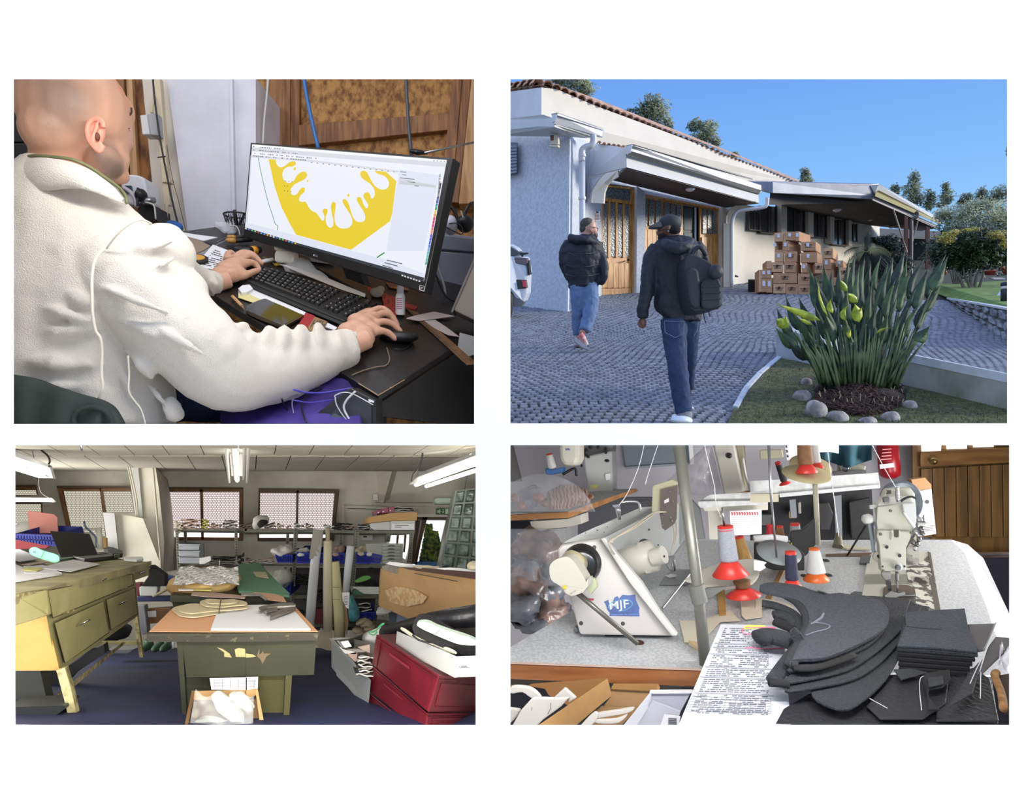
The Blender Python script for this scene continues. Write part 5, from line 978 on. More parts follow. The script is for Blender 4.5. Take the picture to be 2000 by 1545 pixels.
tips=[(1517,600,.8),(1520,628,.5),(1538,665,.2),(1515,640,.4),(1534,575,.9),(1580,520,.9),(1597,560,.7),(1540,598,.6),(1625,520,.8),(1608,515,.9),(1638,510,.5),(1660,500,1),(1672,488,.9),(1690,500,.7),(1700,510,.9),(1722,498,.8),(1735,512,.6),(1745,500,1),(1768,490,.8),(1772,505,.6),(1740,520,.3),(1800,515,.8),(1806,505,.6),(1782,520,.5),(1848,497,.8),(1852,500,.5),(1832,565,.5),(1828,580,.7),(1815,520,.3),(1655,560,.2),(1682,560,.3),(1700,580,.1),(1752,580,.2),(1720,565,.3),(1640,580,.2),(1615,600,.1),(1590,590,.3),(1570,610,.1),(1560,580,.8),(1640,545,.7),(1715,530,.9),(1760,540,.4),(1790,560,.3),(1800,590,.2),(1775,600,.1),(1735,610,.0),(1690,620,.0),(1650,615,.0),(1612,610,.0),(1665,530,.6),(1590,540,.6),(1680,515,.4),(1705,545,.2),(1750,545,.1),(1625,560,.4),(1845,540,.6),(1575,640,.1),(1560,660,.1),(1710,600,.0),(1780,640,.1),(1730,640,.0),(1660,650,.0),(1600,650,.0),(1640,520,.8),(1755,515,.9),(1695,530,.9),(1668,575,.6),(1735,575,.7)]
for i,(tx,ty,z_)in enumerate(tips):
 dx=(tx-1685);bx_=1684+dx*.40+rN.uniform(-10,10);bx_=max(1600,min(1752,bx_));td=6.55+z_*.75;bd=6.75+z_*.4
 bl=rN.uniform(70,105)if ty<600 else rN.uniform(55,75);vx,vy=tx-bx_,ty-745;ln=math.hypot(vx,vy);k_=max(.42,1-bl/ln)
 mx_,my_=bx_+vx*k_*.96,745+vy*k_;LV.append(strap(bx_,rN.uniform(742,760),bd,mx_,my_,tx,ty,td,rN.uniform(16,24),None));ob('leaf',LV[-1],lf[i%4],pl_t,1,oR=1)
for fx,x0,y0,x1,y1,w in[(b4,500,575,140,440,17),(b4,240,630,150,565,24),(b4,250,640,225,530,12),(b4,600,520,590,395,16),(b4,715,345,662,255,14),(b4,800,430,720,360,17),(b4,700,580,722,455,22),(b4,810,590,775,440,24),(b4,820,560,835,470,12),(b4,735,720,760,645,12),(b4,560,540,480,240,10),(b4,940,680,1070,635,7),(b4,430,610,330,560,9)]:
 (X0,Y0),(X1,Y1)=fx(x0,y0),fx(x1,y1);ob('leaf',strap(1684+(X0-1684)*.5,750,6.6,X0,Y0,X1,Y1,6.40,w*.85,None,.18,stalk=False),lit_l,pl_t,1,lB='yellow-green leaf with sunlight in its colour')
ob('leaf',strap(1735,745,6.6,*b4(1265,745),*b4(1375,615),6.5,26,None,.4),lf[1],pl_t,1)
for k in Rg(70):
 x=1602+k*2.15;tx=1685+(x-1680)*rN.uniform(1.3,2.0);m=tb(M(),[P(x,rN.uniform(745,762),6.62+rN.random()*.2),P((x+tx)/2,700,6.6),P(tx,rN.uniform(630,680),6.65)],[px(3.4,6.6),px(2.4,6.6),px(1.4,6.6)],3,6);ob('stalk',m,stalk_m,pl_t,1)
mul=ma(140,(50,38,36),.95,var=.5,sC=30,bU=.6)
m=M()
for i in Rg(4200):
 a,r_=rN.uniform(0,6.28),rN.random()**.6;x,y=1680+cos(a)*r_*88,784+sin(a)*r_*38;p=G3(x,min(832,y),.03+.14*(1-r_)+rN.uniform(0,.06));v=Ve((rN.gauss(0,1),rN.gauss(0,1),rN.gauss(0,.6))).normalized()*rN.uniform(.02,.06);w=v.orthogonal().normalized()*.007
 m.add([p-v,p+w,p+v,p-w],[(0,1,2,3)])
md=M();md.eL(G3(1682,778),.36,.42,.12,None,24,10);mo=ob('soil_mound',md,mul,pl_t,1)
ob('dry_litter',m,ma(141,(84,58,50),.9,r2=(36,26,26),sC=30),pl_t,oR=False,kD='stuff')
m=M()
for i in Rg(70):
 x,y=rN.uniform(1600,1765),rN.uniform(765,815);p=G3(x,y,.12);m.tu([p,p+Ve((rN.uniform(-.02,.02),0,rN.uniform(.02,.05)))],.004,4)
ob('cut_stubs',m,ma(142,(168,158,120),.8),pl_t,kD='stuff')
peb=ma(143,(182,178,172),.8,r2=(128,122,118),sC=9,bU=.3,bscale=80)
for lA,x,y,rx,ry in[('tall round stone at the left back of the plant bed',383,1075,46,50),('round stone left of the big one beside the plant',345,1187,78,62),('largest round stone at the front left of the plant bed',458,1297,90,92),('low round stone cut by the frame at the front of the bed',628,1350,92,62),('flat stone cut by the frame in front of the mulch',860,1388,84,46),('pointed stone at the front right of the mulch',1048,1352,78,58),('oval stone at the right of the plant bed',1203,1257,62,52),('small grey stone behind the right side of the bed',1128,1125,30,48)]:
 X,Y=b4(x,y);dd=gd(min(830,Y+ry/4.082*.7));m=M().eL(P(X,Y,dd),px(rx/4.082,dd),px(rx/4.082,dd)*.8,px(ry/4.082,dd),Quaternion((0,1,0),rN.uniform(-.3,.3)),20,14);ob('round_stone',m,peb,None,1,lA,'stone','round stones ringing the plant',mD=[dI(.05,.15)])
wht=ma(144,(206,210,216),.25,coat=.6);car=Th('car','white car, only its rear corner in view at the left edge','car',G3(1010,618))
cd=12.6
pr('body_panel',q2(b3,-120,60,cd-.2,30,62,cd,150,70,cd,168,180,cd,165,260,cd,160,360,cd,130,440,cd,60,400,cd,20,330,cd-.1,-120,320,cd-.2),(0,.25,0),wht,car,bv=.04)
pr('window',q2(b3,-120,-20,cd,30,-10,cd,95,30,cd,90,60,cd,-120,62,cd),(0,.2,0),ma(145,(60,64,72),.1),car)
pr('roof',q2(b3,-120,-40,cd+.05,20,-30,cd+.05,70,-2,cd+.05,100,30,cd+.05,80,30,cd+.05,20,-6,cd+.05,-120,-14,cd+.05),(0,.2,0),wht,car)
pr('tail_light',q2(b3,20,66,cd-.03,160,80,cd-.03,165,118,cd-.03,150,132,cd-.03,30,116,cd-.03),(0,.1,0),ma(146,(96,84,88),.2),car,bv=.01)
pr('bumper_insert',q2(b3,20,248,cd-.03,155,252,cd-.03,158,318,cd-.03,20,330,cd-.03),(0,.1,0),ma(147,(44,46,50),.4),car,bv=.01)
pr('reflector',q2(b3,120,256,cd-.06,150,258,cd-.06,150,312,cd-.06,128,306,cd-.06),(0,.05,0),ma(148,(214,60,70),.3),car)
pr('arch_trim',q2(b3,-60,330,cd-.02,20,325,cd-.02,100,400,cd-.02,140,430,cd-.02,120,460,cd-.02,60,470,cd-.02,-60,400,cd-.02),(0,.1,0),ma(149,(110,110,112),.5),car)
m=M().la(P(*b3(20,440),cd+.1)-Ve((.2,0,0)),(1,.15,0),[(.1,0),(.24,.0),(.27,.05),(.27,.19),(.24,.23),(.1,.23)],28);ob('tyre',m,ma(150,(52,52,54),.8),car,1)
pr('rear_wiper',q2(b3,95,36,cd-.04,165,34,cd-.04,170,44,cd-.04,130,56,cd-.04,120,70,cd-.04),(0,.04,0),bK,car)
pr('mirror_edge',q2(b3,150,100,cd-.02,172,96,cd-.02,180,190,cd-.02,186,210,cd-.02,170,215,cd-.02),(0,.1,0),bK,car)
def walker(lB,d0,gx,gy):
 t=Th('person',lB,'person',P(gx,gy,d0));return t
padj=ma(151,(30,34,46),.65,bU=.5,sC=40,var=.25);denim_l=ma(152,(104,128,166),.85,var=.2,sC=12,bU=.2);denim_d=ma(153,(42,62,96),.85,var=.3,sC=12,bU=.2)
sk2=ma(154,(196,150,130),.5);sk3=ma(155,(104,72,58),.5)
dL=9.5;U=lambda f,x,y,dd=0:P(*f(x,y),dL+dd);R9=lambda r:px(r/4.082,dL)
w1=walker('bearded person in black padded jacket and light jeans walking near the corner',dL,1140,686)
b=M()
b.eL(U(b1,655,1222),R9(60),R9(66),R9(72),Quaternion((0,1,0),.1),18,12);b.eL(U(b1,690,1252,.02),R9(36),R9(50),R9(46),None,14,10);b.eL(U(b1,722,1235,.03),R9(9),R9(12),R9(12));b.eL(U(b1,700,1280,.02),R9(24),R9(30),R9(22));b.eL(U(b1,668,1240,-.09),R9(9),R9(10),R9(16))
b.tu([U(b1,640,1260),U(b1,625,1330)],R9(46),12);b.tu([U(b1,620,1330),U(b3,605,20),U(b3,610,260)],[R9(85),R9(88),R9(80)],14,.8)
for L_,rr in[([(b3,570,300,0),(b3,575,470,.02),(b3,575,640,.1),(b3,575,740,.12)],[50,40,30,22]),([(b3,660,290,0),(b3,672,450,-.05),(b3,640,560,-.12),(b3,600,680,-.18)],[50,40,32,24])]:
 b.tu(sP([U(*p)for p in L_],3),[R9(r)for r in rr],12)
b.tu(sP([U(b1,712,1385),U(b3,738,80),U(b3,765,220,-.05),U(b3,735,262)],3),[R9(30),R9(26),R9(22),R9(18)],10)
b.tu(sP([U(b1,512,1380),U(b3,466,50),U(b3,468,130,.05),U(b3,510,240,.12)],3),[R9(28),R9(24),R9(20),R9(16)],10)
ob('body',b,sk2,w1,1,mD=mE(.012,3))
m=M().eL(U(b1,640,1200),R9(60),R9(68),R9(56),Quaternion((0,1,0),.2));m.eL(U(b1,622,1232),R9(42),R9(52),R9(46));ob('hair',m,ma(156,(92,84,78),.9,var=.4,sC=60),w1,1,mD=mE(.01,3)+[dI(.012,.02)])
m=M().eL(U(b1,702,1285,.015),R9(26),R9(36),R9(24));m.eL(U(b1,676,1268,-.01),R9(16),R9(40),R9(30));ob('beard',m,ma(157,(120,104,96),.9),w1,1)
m=M().tu([U(b1,690,1222,-.10),U(b1,728,1228,.0)],R9(2.5),6);m.tu([U(b1,718+8*cos(k*.5),1236+11*sin(k*.5),-.03)for k in Rg(13)],R9(2),5);ob('glasses',m,bK,w1)
j=M();j.loft([[U(b1 if yy>1000 else b3,cx,yy,.0)+Ve((R9(rx)*cos(a),R9(rx)*.68*sin(a),R9(8)*cos(a)*tl))for a in[2*pi*k/18 for k in Rg(18)]]for cx,yy,rx,tl in[(632,1285,70,-.3),(622,1330,125,-1),(610,1400,158,-1),(600,30+.001,162,0),(598,120,158,0),(606,200,142,0),(614,270,128,0),(612,315,118,1)]])
j.tu(sP([U(b1,715,1350),U(b3,742,60,-.02),U(b3,775,170,-.06),U(b3,768,235,-.06),U(b3,740,280,-.02)],3),[R9(52),R9(46),R9(40),R9(34),R9(32)],12)
j.tu(sP([U(b1,505,1345),U(b3,462,30),U(b3,455,120,.05),U(b3,500,250,.1)],3),[R9(52),R9(46),R9(40),R9(32)],12)
j.tu(sP([U(b1,500,1290,-.06),U(b1,540,1318,-.16),U(b1,640,1322,-.17),U(b1,740,1360,-.06)],4),[R9(22),R9(36),R9(34),R9(16)],12)
ob('jacket',j,padj,w1,1,mD=mE(.014,2)+[dI(.03,.09)],lB='black padded jacket')
for y_ in(40,140,215):m=M().tu(sP([U(b3,470,y_-10,-.1),U(b3,540,y_+8,-.37),U(b3,650,y_+4,-.37),U(b3,740,y_-12,-.12)],4),R9(3),5);ob('quilting_seam',m,bK,w1,1)
j=M()
for L_,rr in[([(b3,575,300,0),(b3,575,420,0),(b3,565,540,.04),(b3,562,690,.1)],[78,66,50,38]),([(b3,650,290,0),(b3,668,420,-.05),(b3,655,540,-.12),(b3,615,660,-.18)],[78,66,54,44])]:j.tu(sP([U(*p)for p in L_],3),[R9(r)for r in rr],14)
ob('jeans',j,denim_l,w1,1,mD=mE(.012,2)+[dI(.02,.06)],lB='light blue jeans')
m=M().pz([U(b3,*p,-.3)for p in[(535,712),(552,708),(662,800),(655,812),(600,790),(545,745)]],(0,.12,0));sh=ob('shoe_sole',m,ma(158,(176,176,176),.7),w1)
m=M().tu(sP([U(b3,575,690,-.24),U(b3,600,720,-.24),U(b3,640,775,-.24)],3),[R9(34),R9(32),R9(16)],12);ob('shoe',m,ma(159,(206,190,188),.6,r2=(190,90,90),sC=14),w1,1)
m=M().tu([U(b3,620,720,-.22),U(b3,645,790,-.22)],[R9(18),R9(12)],10);ob('shoe_patch',m,ma(160,(52,70,110),.6),w1,1)
m=M().eL(U(b3,575,778,.14),R9(38),.12,R9(18));ob('shoe',m,ma(161,(150,110,114),.6),w1,1)
dR=6.0;V=lambda f,x,y,dd=0:P(*f(x,y),dR+dd);R6=lambda r:px(r/4.082,dR)
w2=walker('person in black cap, black jacket and dark jeans walking with a backpack',dR,1332,826)
b=M();b.eL(V(b1,1290,1215),R6(70),R6(80),R6(80),None,18,12);b.eL(V(b1,1232,1262,.02),R6(38),R6(46),R6(42));b.eL(V(b1,1202,1262,.04),R6(14),R6(14),R6(14));b.eL(V(b1,1226,1296,.03),R6(20),R6(28),R6(22));b.eL(V(b1,1292,1225,-.10),R6(13),R6(12),R6(24))
b.tu([V(b1,1310,1260),V(b1,1330,1330)],R6(56),12);b.tu([V(b1,1345,1345),V(b3,1350,40),V(b3,1380,520)],[R6(78),R6(84),R6(78)],14,.9)
b.tu(sP([V(b3,1215,30),V(b3,1150,180),V(b3,1120,330),V(b3,1090,540)],3),[R6(56),R6(48),R6(38),R6(26)],12)
b.eL(V(b3,1080,585),R6(34),R6(22),R6(34))
for x0,y0,x1,y1,dd in[(1058,600,1066,635,-.02),(1075,605,1083,640,-.01),(1092,602,1098,632,.01),(1106,595,1108,622,.03)]:b.tu(sP([V(b3,x0,y0,dd),V(b3,(x0+x1)/2-2,(y0+y1)/2,dd-.01),V(b3,x1,y1,dd+.01)],2),[R6(10),R6(9),R6(8)],8)
b.tu([V(b3,1056,575,-.03),V(b3,1046,600,-.04),V(b3,1052,618,-.03)],[R6(11),R6(9),R6(8)],8)
for L_,rr in[([(b3,1320,580,0),(b3,1345,800,-.05),(b3,1370,1050,-.05),(b3,1412,1330,-.08)],[66,50,40,28]),([(b3,1460,580,.05),(b3,1450,800,.2),(b3,1452,1060,.42),(b3,1446,1180,.5)],[60,44,30,22])]:b.tu(sP([V(*p)for p in L_],3),[R6(r)for r in rr],12)
ob('body',b,sk3,w2,1,mD=mE(.009,3))
m=M().eL(V(b1,1325,1240,-.02),R6(60),R6(70),R6(50));ob('hair',m,ma(162,(26,24,26),.95,bU=.5,sC=150),w2,1)
m=M().eL(V(b1,1232,1302,.0),R6(30),R6(42),R6(32));ob('beard',m,MT[162],w2,1)
capm=ma(163,(36,40,44),.7,bU=.2,sC=90)
m=M().eL(V(b1,1298,1192),R6(94),R6(90),R6(72));cpo=ob('cap',m,capm,w2,1,lB='black baseball cap')
m=M().pz([V(b1,*p,-.05)for p in[(1215,1170),(1180,1190),(1140,1208),(1160,1216),(1225,1218),(1270,1206)]],(0,.10,.0));ob('brim',m,ma(164,(84,86,88),.7),cpo,bv=.004)
m=M().tu([V(b1,1288+5*cos(k*.8),1250+6*sin(k*.8),-.13)for k in Rg(9)],R6(1.3),5);ob('earring',m,cH,w2,1)
m=M().tu([V(b1,1210,1250,-.02),V(b1,1285,1232,-.12)],R6(2.5),5);ob('glasses',m,bK,w2)
j=M();j.loft([[V(b1 if yy>1000 else b3,cx,yy,.0)+Ve((R6(rx)*cos(a),R6(rx)*.62*sin(a),0))for a in[2*pi*k/20 for k in Rg(20)]]for cx,yy,rx in[(1350,1292,90),(1355,1330,165),(1352,1400,205),(1350,70,210),(1360,200,205),(1375,350,200),(1368,470,195),(1395,540,158),(1395,585,150)]])
j.tu(sP([V(b1,1205,1380),V(b3,1150,90),V(b3,1128,220,-.02),V(b3,1118,340,-.03),V(b3,1092,450,-.02),V(b3,1080,555,0)],3),[R6(68),R6(66),R6(62),R6(58),R6(50),R6(42)],14)
j.tu(sP([V(b1,1250,1335,-.14),V(b1,1320,1380,-.26),V(b1,1420,1380,-.26),V(b1,1470,1330,-.12)],4),[R6(32),R6(50),R6(46),R6(26)],14)
j.tu(sP([V(b1,1500,1370),V(b3,1560,60),V(b3,1560,220,.05),V(b3,1530,420,.1)],3),[R6(64),R6(50),R6(45),R6(40)],12)
ob('jacket',j,padj,w2,1,mD=mE(.011,2)+[dI(.025,.06)],lB='black hooded jacket')
j=M()
for L_,rr in[([(b3,1330,560,0),(b3,1338,700,0),(b3,1355,900,-.05),(b3,1385,1130,-.06),(b3,1412,1315,-.08)],[108,98,82,76,66]),([(b3,1450,560,.05),(b3,1455,760,.15),(b3,1452,960,.35),(b3,1452,1120,.45)],[96,74,54,40])]:j.tu(sP([V(*p)for p in L_],3),[R6(r)for r in rr],14)
jo=ob('jeans',j,denim_d,w2,1,mD=mE(.01,2)+[dI(.016,.05)],lB='dark blue jeans')
st_m=ma(165,(120,140,180),.8)
for pT in[[(1255,580),(1415,584),(1410,680),(1340,712),(1262,670),(1255,580)],[(1470,590),(1530,580),(1515,660),(1490,700)]]:m=M().tu([V(b3,x,y,-.17 if x<1420 else-.10)for x,y in pT],R6(1.6),4);ob('pocket_stitching',m,st_m,jo)
m=M().tu([V(b3,1415,1300,-.08),V(b3,1420,1385,-.08)],[R6(60),R6(56)],16);ob('sock',m,ma(166,(120,124,130),.8),w2,1)
m=M().eL(P(1331,821,5.85),px(21,5.85),.14,px(9,5.85));m.eL(P(1320,816,5.95),px(9,5.9),.06,px(8,5.9));ob('shoe',m,ma(167,(226,236,240),.6),w2,1,mD=mE(.01,2))
m=M().eL(P(1344,798,6.55),px(12,6.5),.12,px(6,6.5));ob('shoe',m,MT[167],w2,1)
bp=Th('backpack','black backpack slung on the shoulder of the walker in the cap','backpack',V(b3,1570,490,-.2))
bkm=ma(168,(32,34,42),.6,bU=.3,sC=60)
def puff(nA,f,pT,dd,th,pA=bp,mt=bkm,bev=.02):
 m=M().pz([V(f,*p,dd)for p in spl2(pT)],(0,th,0));return ob(nA,m,mt,pA,bv=bev)
def spl2(pT):return[tuple(v)[:2]for v in sP([(*p,0)for p in pT],3,1)]
puff('main_bag',b3,[(1440,60),(1500,50),(1620,110),(1690,170),(1715,260),(1720,420),(1700,470),(1560,500),(1470,480),(1430,300),(1420,150)],-.42,.3)
puff('front_pocket',b3,[(1560,260),(1700,240),(1712,400),(1700,465),(1570,480),(1550,380)],-.47,.1)
puff('side_pocket',b3,[(1440,170),(1530,180),(1545,460),(1470,450),(1445,320)],-.46,.08)
m=M().la(V(b3,1645,195,-.5),(.2,-1,0),[(.045,0),(.055,.01),(.055,.06),(.04,.08)],18);ob('round_pouch',m,bkm,bp,1)
m=tb(M(),[V(b3,x,y,-.3)for x,y in[(1470,90),(1490,20),(1540,-10),(1590,60)]],R6(16),4,8);ob('shoulder_strap',m,bkm,bp,1)
for pT in[[(1568,495),(1572,550),(1590,600)],[(1610,490),(1612,520),(1622,545)],[(1640,485),(1690,480)]]:m=tb(M(),[V(b3,x,y,-.4)for x,y in pT],R6(5),3,5);ob('loose_strap',m,bkm,bp,1)
for y_ in(300,350,400):m=M().pz([V(b3,*p,-.48)for p in[(1560,y_),(1705,y_-6),(1705,y_+6),(1560,y_+12)]],(0,.02,0));ob('webbing',m,bK,bp)
# ================================================================ 3. the pattern workshop
D3=Ve(((490-CX)/F,1,(CY-1092)/F));DD=D3
def pf(nA,f,pT,d,th,mt,pA=None,lB=None,cat=None,ext=None,**k):
 q=cv(f,*pT);g=(lambda x,y:d)if not callable(d)else d
 m=M().pz([P(x,y,g(x,y))for x,y in q],ext or DD*th);return ob(nA,m,mt,pA,lB=lB,cat=cat,**k)
def lD(x0,d0,x1,d1):return lambda x,y:1/((1/d0)+(1/d1-1/d0)*(x-x0)/(x1-x0))
FL=row(1416,2.3,1272,5.6);CL=row(866,3.0,919,5.9)
blue_floor=ma(169,(30,38,84),.7,r2=(24,30,68),sC=3)
wpl=ma(170,(204,200,186),.9,r2=(184,178,162),sC=2.5,bU=.05)
cpan=ma(171,(186,180,164),.9,var=.1,sC=3);cjoint=ma(172,(92,88,80),.9)
m=M().pz([FL.at(-260,1440),FL.at(958,1440),FL.at(958,1262),FL.at(-260,1262)],(0,0,-.05));fl3=st('floor',m,blue_floor)
m=M().pz([P(-260,860,6.0),P(955,860,6.0),P(955,1290,6.0),P(-260,1290,6.0)],(0,.05,0));wb3=st('wall_back',m,wpl)
m=M().pz([P(-500,852,2.2),P(-260,860,6.0),P(-260,1290,6.0),P(-500,1500,2.2)],(-.03,0,0));st('wall_left',m,wpl)
m=M().pz([CL.at(-260,864,-.02),CL.at(954,864,-.02),CL.at(954,922,-.02),CL.at(-260,922,-.02)],(0,0,.02));cl3=st('ceiling',m,cjoint)
VX,VY=490,1092
def cx_(xb,y):return VX+(xb-VX)*(VY-y)/(VY-919)
for r,(y0,y1,off)in enumerate([(856,887,0),(888.5,918.5,28)]):
 for k in Rg(-6,15):
  xa,xb=301+57*k+off,301+57*(k+1)+off-1.6
  q=[(cx_(xa,y0),y0),(cx_(xb,y0),y0),(cx_(xb,y1),y1),(cx_(xa,y1),y1)]
  if q[1][0]>953 or q[0][0]<-250:q=[(min(953,max(-250,a_)),b_)for a_,b_ in q]
  if abs(q[1][0]-q[0][0])<3:continue
  m=M().pz([CL.at(x,y,.008)for x,y in q],-CL.n*.012);ob('ceiling_panel',m,cpan,cl3)
m=M().pz(K_(c1,5.2,1062,80,1100,90,1225,215,1255,400,1300,850,1290,1110,1000,1110,1000,640,1118,650),D3*.8);col3=st('column',m,wpl)
m=M().pz(K_(c1,5.18,975,88,1065,82,1118,650,1048,632),D3*.5);ob('grey_face',m,ma(173,(168,168,164),.9),col3)
pf('partition_board',c1,(872,604,1118,648,1292,1100,1290,1200,905,1200,910,968),5.1,.03,wpl,None,'off-white partition board behind the laptop','partition')
pf('grey_board_edge',c1,(773,598,872,602,912,968,905,1000,830,1000),5.05,.03,ma(174,(150,150,150),.8),None,'narrow grey board standing behind the laptop','board')
for x0,x1,x2,r in[(985,1040,1060,1.3),(1003,1060,1072,1.3),(1205,1225,1275,1.8)]:
 Cb('pale conduit %s'%{985:'at the left edge of the column, outermost',1003:'beside the outermost one on the column',1205:'running down the right side of the column'}[x0],[P(*c1(x0-(0 if x0>1100 else 20),110 if x0<1100 else 215),5.0),P(*c1(x1,460),5.0),P(*c1(x2,630 if x0<1100 else 1090),5.0)],px(r,5),ma(175,(176,166,148),.5),'conduit','conduit')
pr('column',q2(c2,1120,250,5.9,1185,235,5.9,1255,245,5.9,1180,520,5.9,1150,520,5.9),(0,.1,0),wpl,kD='structure')
pf('sensor',c2,(1092,445,1130,442,1132,492,1096,495),5.8,.05,ma(176,(206,204,198),.5),None,'small white motion sensor high on the back wall','sensor')
def window_mat(nA,bright,dark,sc_):
 m=bpy.data.materials.new(nA);m.use_nodes=1;t=m.node_tree;b=t.nodes['Principled BSDF'];L=t.links.new
 tc=t.nodes.new('ShaderNodeTexCoord');mp=t.nodes.new('ShaderNodeMapping');L(tc.outputs['Object'],mp.inputs[0]);mp.inputs['Rotation'].default_value=(pi/2,0,0)
 bk=t.nodes.new('ShaderNodeTexBrick');bk.inputs['Scale'].default_value=sc_;bk.inputs['Mortar Size'].default_value=.036;bk.inputs['Brick Width'].default_value=.24;bk.inputs['Row Height'].default_value=.17
 L(mp.outputs[0],bk.inputs['Vector']);bk.inputs['Color1'].default_value=(*lin(bright),1);bk.inputs['Color2'].default_value=(*lin(bright),1);bk.inputs['Mortar'].default_value=(*lin(dark),1)
 L(bk.outputs['Color'],b.inputs['Emission Color']);b.inputs['Emission Strength'].default_value=1.25;b.inputs['Base Color'].default_value=(.05,.05,.05,1);b.inputs['Roughness'].default_value=.3
 return m
wg=window_mat('backlit_patterned_glass',(236,228,226),(140,122,120),11);wg2=window_mat('backlit_patterned_glass_dim',(200,196,180),(136,130,116),11)
day=ma(177,(250,250,250),.5,emit=1.6)
wfr=ma(178,(128,92,58),.5,r2=(96,68,42),sC=6);wfr2=ma(179,(86,66,48),.5)
def win3(n,f,out,panes,mull,strip,glass,fr=wfr,d=5.98):
 o=st('window_%d'%n,M().pz(K_(f,d,*out),(0,.04,0)),fr)
 for q in panes:pf('pane',f,q,d-.006,.004,glass,o)
 for q in strip:pf('clear_strip',f,q,d-.008,.004,day,o)
 for q in mull:pf('mullion',f,q,d-.03,.03,fr,o)
 pf('head_rail',f,(out[0],out[1],out[2],out[3],out[2],out[3]+14,out[0]+8,out[1]+14),d-.04,.04,wfr2,o);return o
win3(1,c1,(-90,365,190,362,206,450,-90,450),[(-90,405,195,405,205,446,-90,446)],[(-90,380,192,378,196,405,-90,405)],[],wg2)
win3(1,c1,(-90,510,240,510,250,780,-90,780),[(-90,512,238,512,246,775,-90,775)],[],[],wg2)
win3(2,c1,(375,372,1010,375,1045,600,790,600,800,800,500,745),[(437,412,748,412,775,640,795,800,505,740),(775,412,1012,412,1040,598,800,598)],[(412,390,755,392,758,412,418,412),(745,392,770,392,800,598,775,640),(380,380,412,390,490,742,460,735),(770,390,1010,390,1012,414,775,414)],[],wg2)
win3(3,c1,(1258,380,1972,385,1970,842,1295,835),[(1295,422,1610,422,1618,762,1322,762),(1632,420,1944,420,1942,765,1636,765)],[(1262,392,1285,392,1318,830,1298,830),(1605,400,1632,400,1640,830,1618,830),(1944,392,1968,392,1968,838,1944,838),(1285,395,1944,395,1944,420,1290,420),(1310,808,1944,812,1944,834,1310,830)],[(1325,764,1618,764,1622,808,1325,808),(1638,766,1942,766,1942,812,1640,812)],wg)
win3(4,c2,(110,390,800,400,750,846,100,845),[(124,430,435,430,430,770,120,765),(452,430,765,435,735,770,448,770)],[(112,402,122,402,116,840,104,840),(435,405,455,405,448,838,430,838),(765,405,796,405,748,842,730,840),(122,405,770,408,768,432,122,428),(110,815,735,817,732,840,108,838)],[(118,768,430,772,428,815,114,815),(448,772,690,772,690,815,446,815)],wg,wfr2)
tube_e=ma(180,(255,250,242),.5,emit=13);refl=ma(181,(208,206,200),.4);rail_m=ma(182,(120,120,118),.4,.6)
t=Th('fluorescent_light','fluorescent fitting with white louvre hanging at the top centre','light',P(460,869,3.2))
for x0,x1,x2,x3 in[(436,441,447,446),(448,452,458,457),(474,479,474,473),(482,487,481,480)]:m=M().pz([P(x0,860,3.1),P(x1,860,3.1),P(x2,938 if x0 in(448,474)else 944,3.5),P(x3,938 if x0 in(448,474)else 944,3.5)],(0,.02,0));ob('louvre',m,refl,t)
m=M().tu([P(461.5,860,3.15),P(463.5,939,3.55)],px(3.6,3.2),10);ob('tube',m,tube_e,t,1)
m=M().pz([P(446,860,3.6),P(476,860,3.6),P(474,930,3.6),P(452,930,3.6)],(0,.03,0));ob('housing',m,refl,t)
t=Th('fluorescent_light','near fluorescent fitting slanting in at the upper left','light',P(60,900,3.2))
pf('housing',c1,(-60,40,22,72,310,185,345,302,-60,130),3.25,.05,refl,t);pf('rail',c1,(-60,50,22,75,310,188,300,205,-60,90),3.2,.04,rail_m,t)
m=M().tu([P(*c1(-40,178),3.1),P(*c1(265,280),3.25)],px(3.8,3.2),10);ob('tube',m,tube_e,t,1)
pf('lower_reflector',c1,(-60,215,22,240,220,300,345,302,230,270,-60,180),3.3,.02,refl,t)
Cb('black cable looping down to the left fluorescent fitting',K_(c1,3.3,232,0,245,60,300,110,318,160,300,190),px(1.8,3.3),bK)
Cb('thin hanging chain left of the black cable',K_(c1,3.3,150,0,165,50,180,130),px(.8,3.3),rail_m,'chain','chain')
t=Th('fluorescent_light','far horizontal fluorescent fitting at the left frame edge','light',P(60,980,4.6))
m=M().tu([P(*c1(-40,496),4.6),P(*c1(325,494),4.6)],px(2.6,4.6),10);ob('tube',m,tube_e,t,1);pf('housing',c1,(-40,470,330,472,360,500,345,508,-40,486),4.65,.04,refl,t)
Cb('thin wire holding the far left fitting',K_(c1,4.6,218,280,240,420,330,480),px(.6,4.6),rail_m,'wire','wire')
t=Th('fluorescent_light','long double fluorescent fitting at the upper right with perforated rail','light',P(870,920,3.4))
for x0,y0,x1,y1 in[(1460,362,2010,165),(1550,372,2010,225)]:m=M().tu([P(*c2(x0,y0),3.6),P(*c2(x1,y1),3.0)],px(3.6,3.3),10);ob('tube',m,tube_e,t,1)
pf('housing',c2,(1405,355,1480,290,2010,90,2010,190,1470,352),lD(800,3.7,935,3.05),.03,refl,t)
pf('rail',c2,(1480,262,2010,60,2010,95,1480,292),lD(800,3.65,935,3.0),.03,rail_m,t)
m=M()
for k in Rg(8):x=1530+k*56;y=262-(x-1480)*.385;m.pz([P(*c2(x,y+4),3.62-.08*k),P(*c2(x+26,y-7),3.62-.08*k),P(*c2(x+26,y-1),3.62-.08*k),P(*c2(x,y+11),3.62-.08*k)],(0,-.005,0))
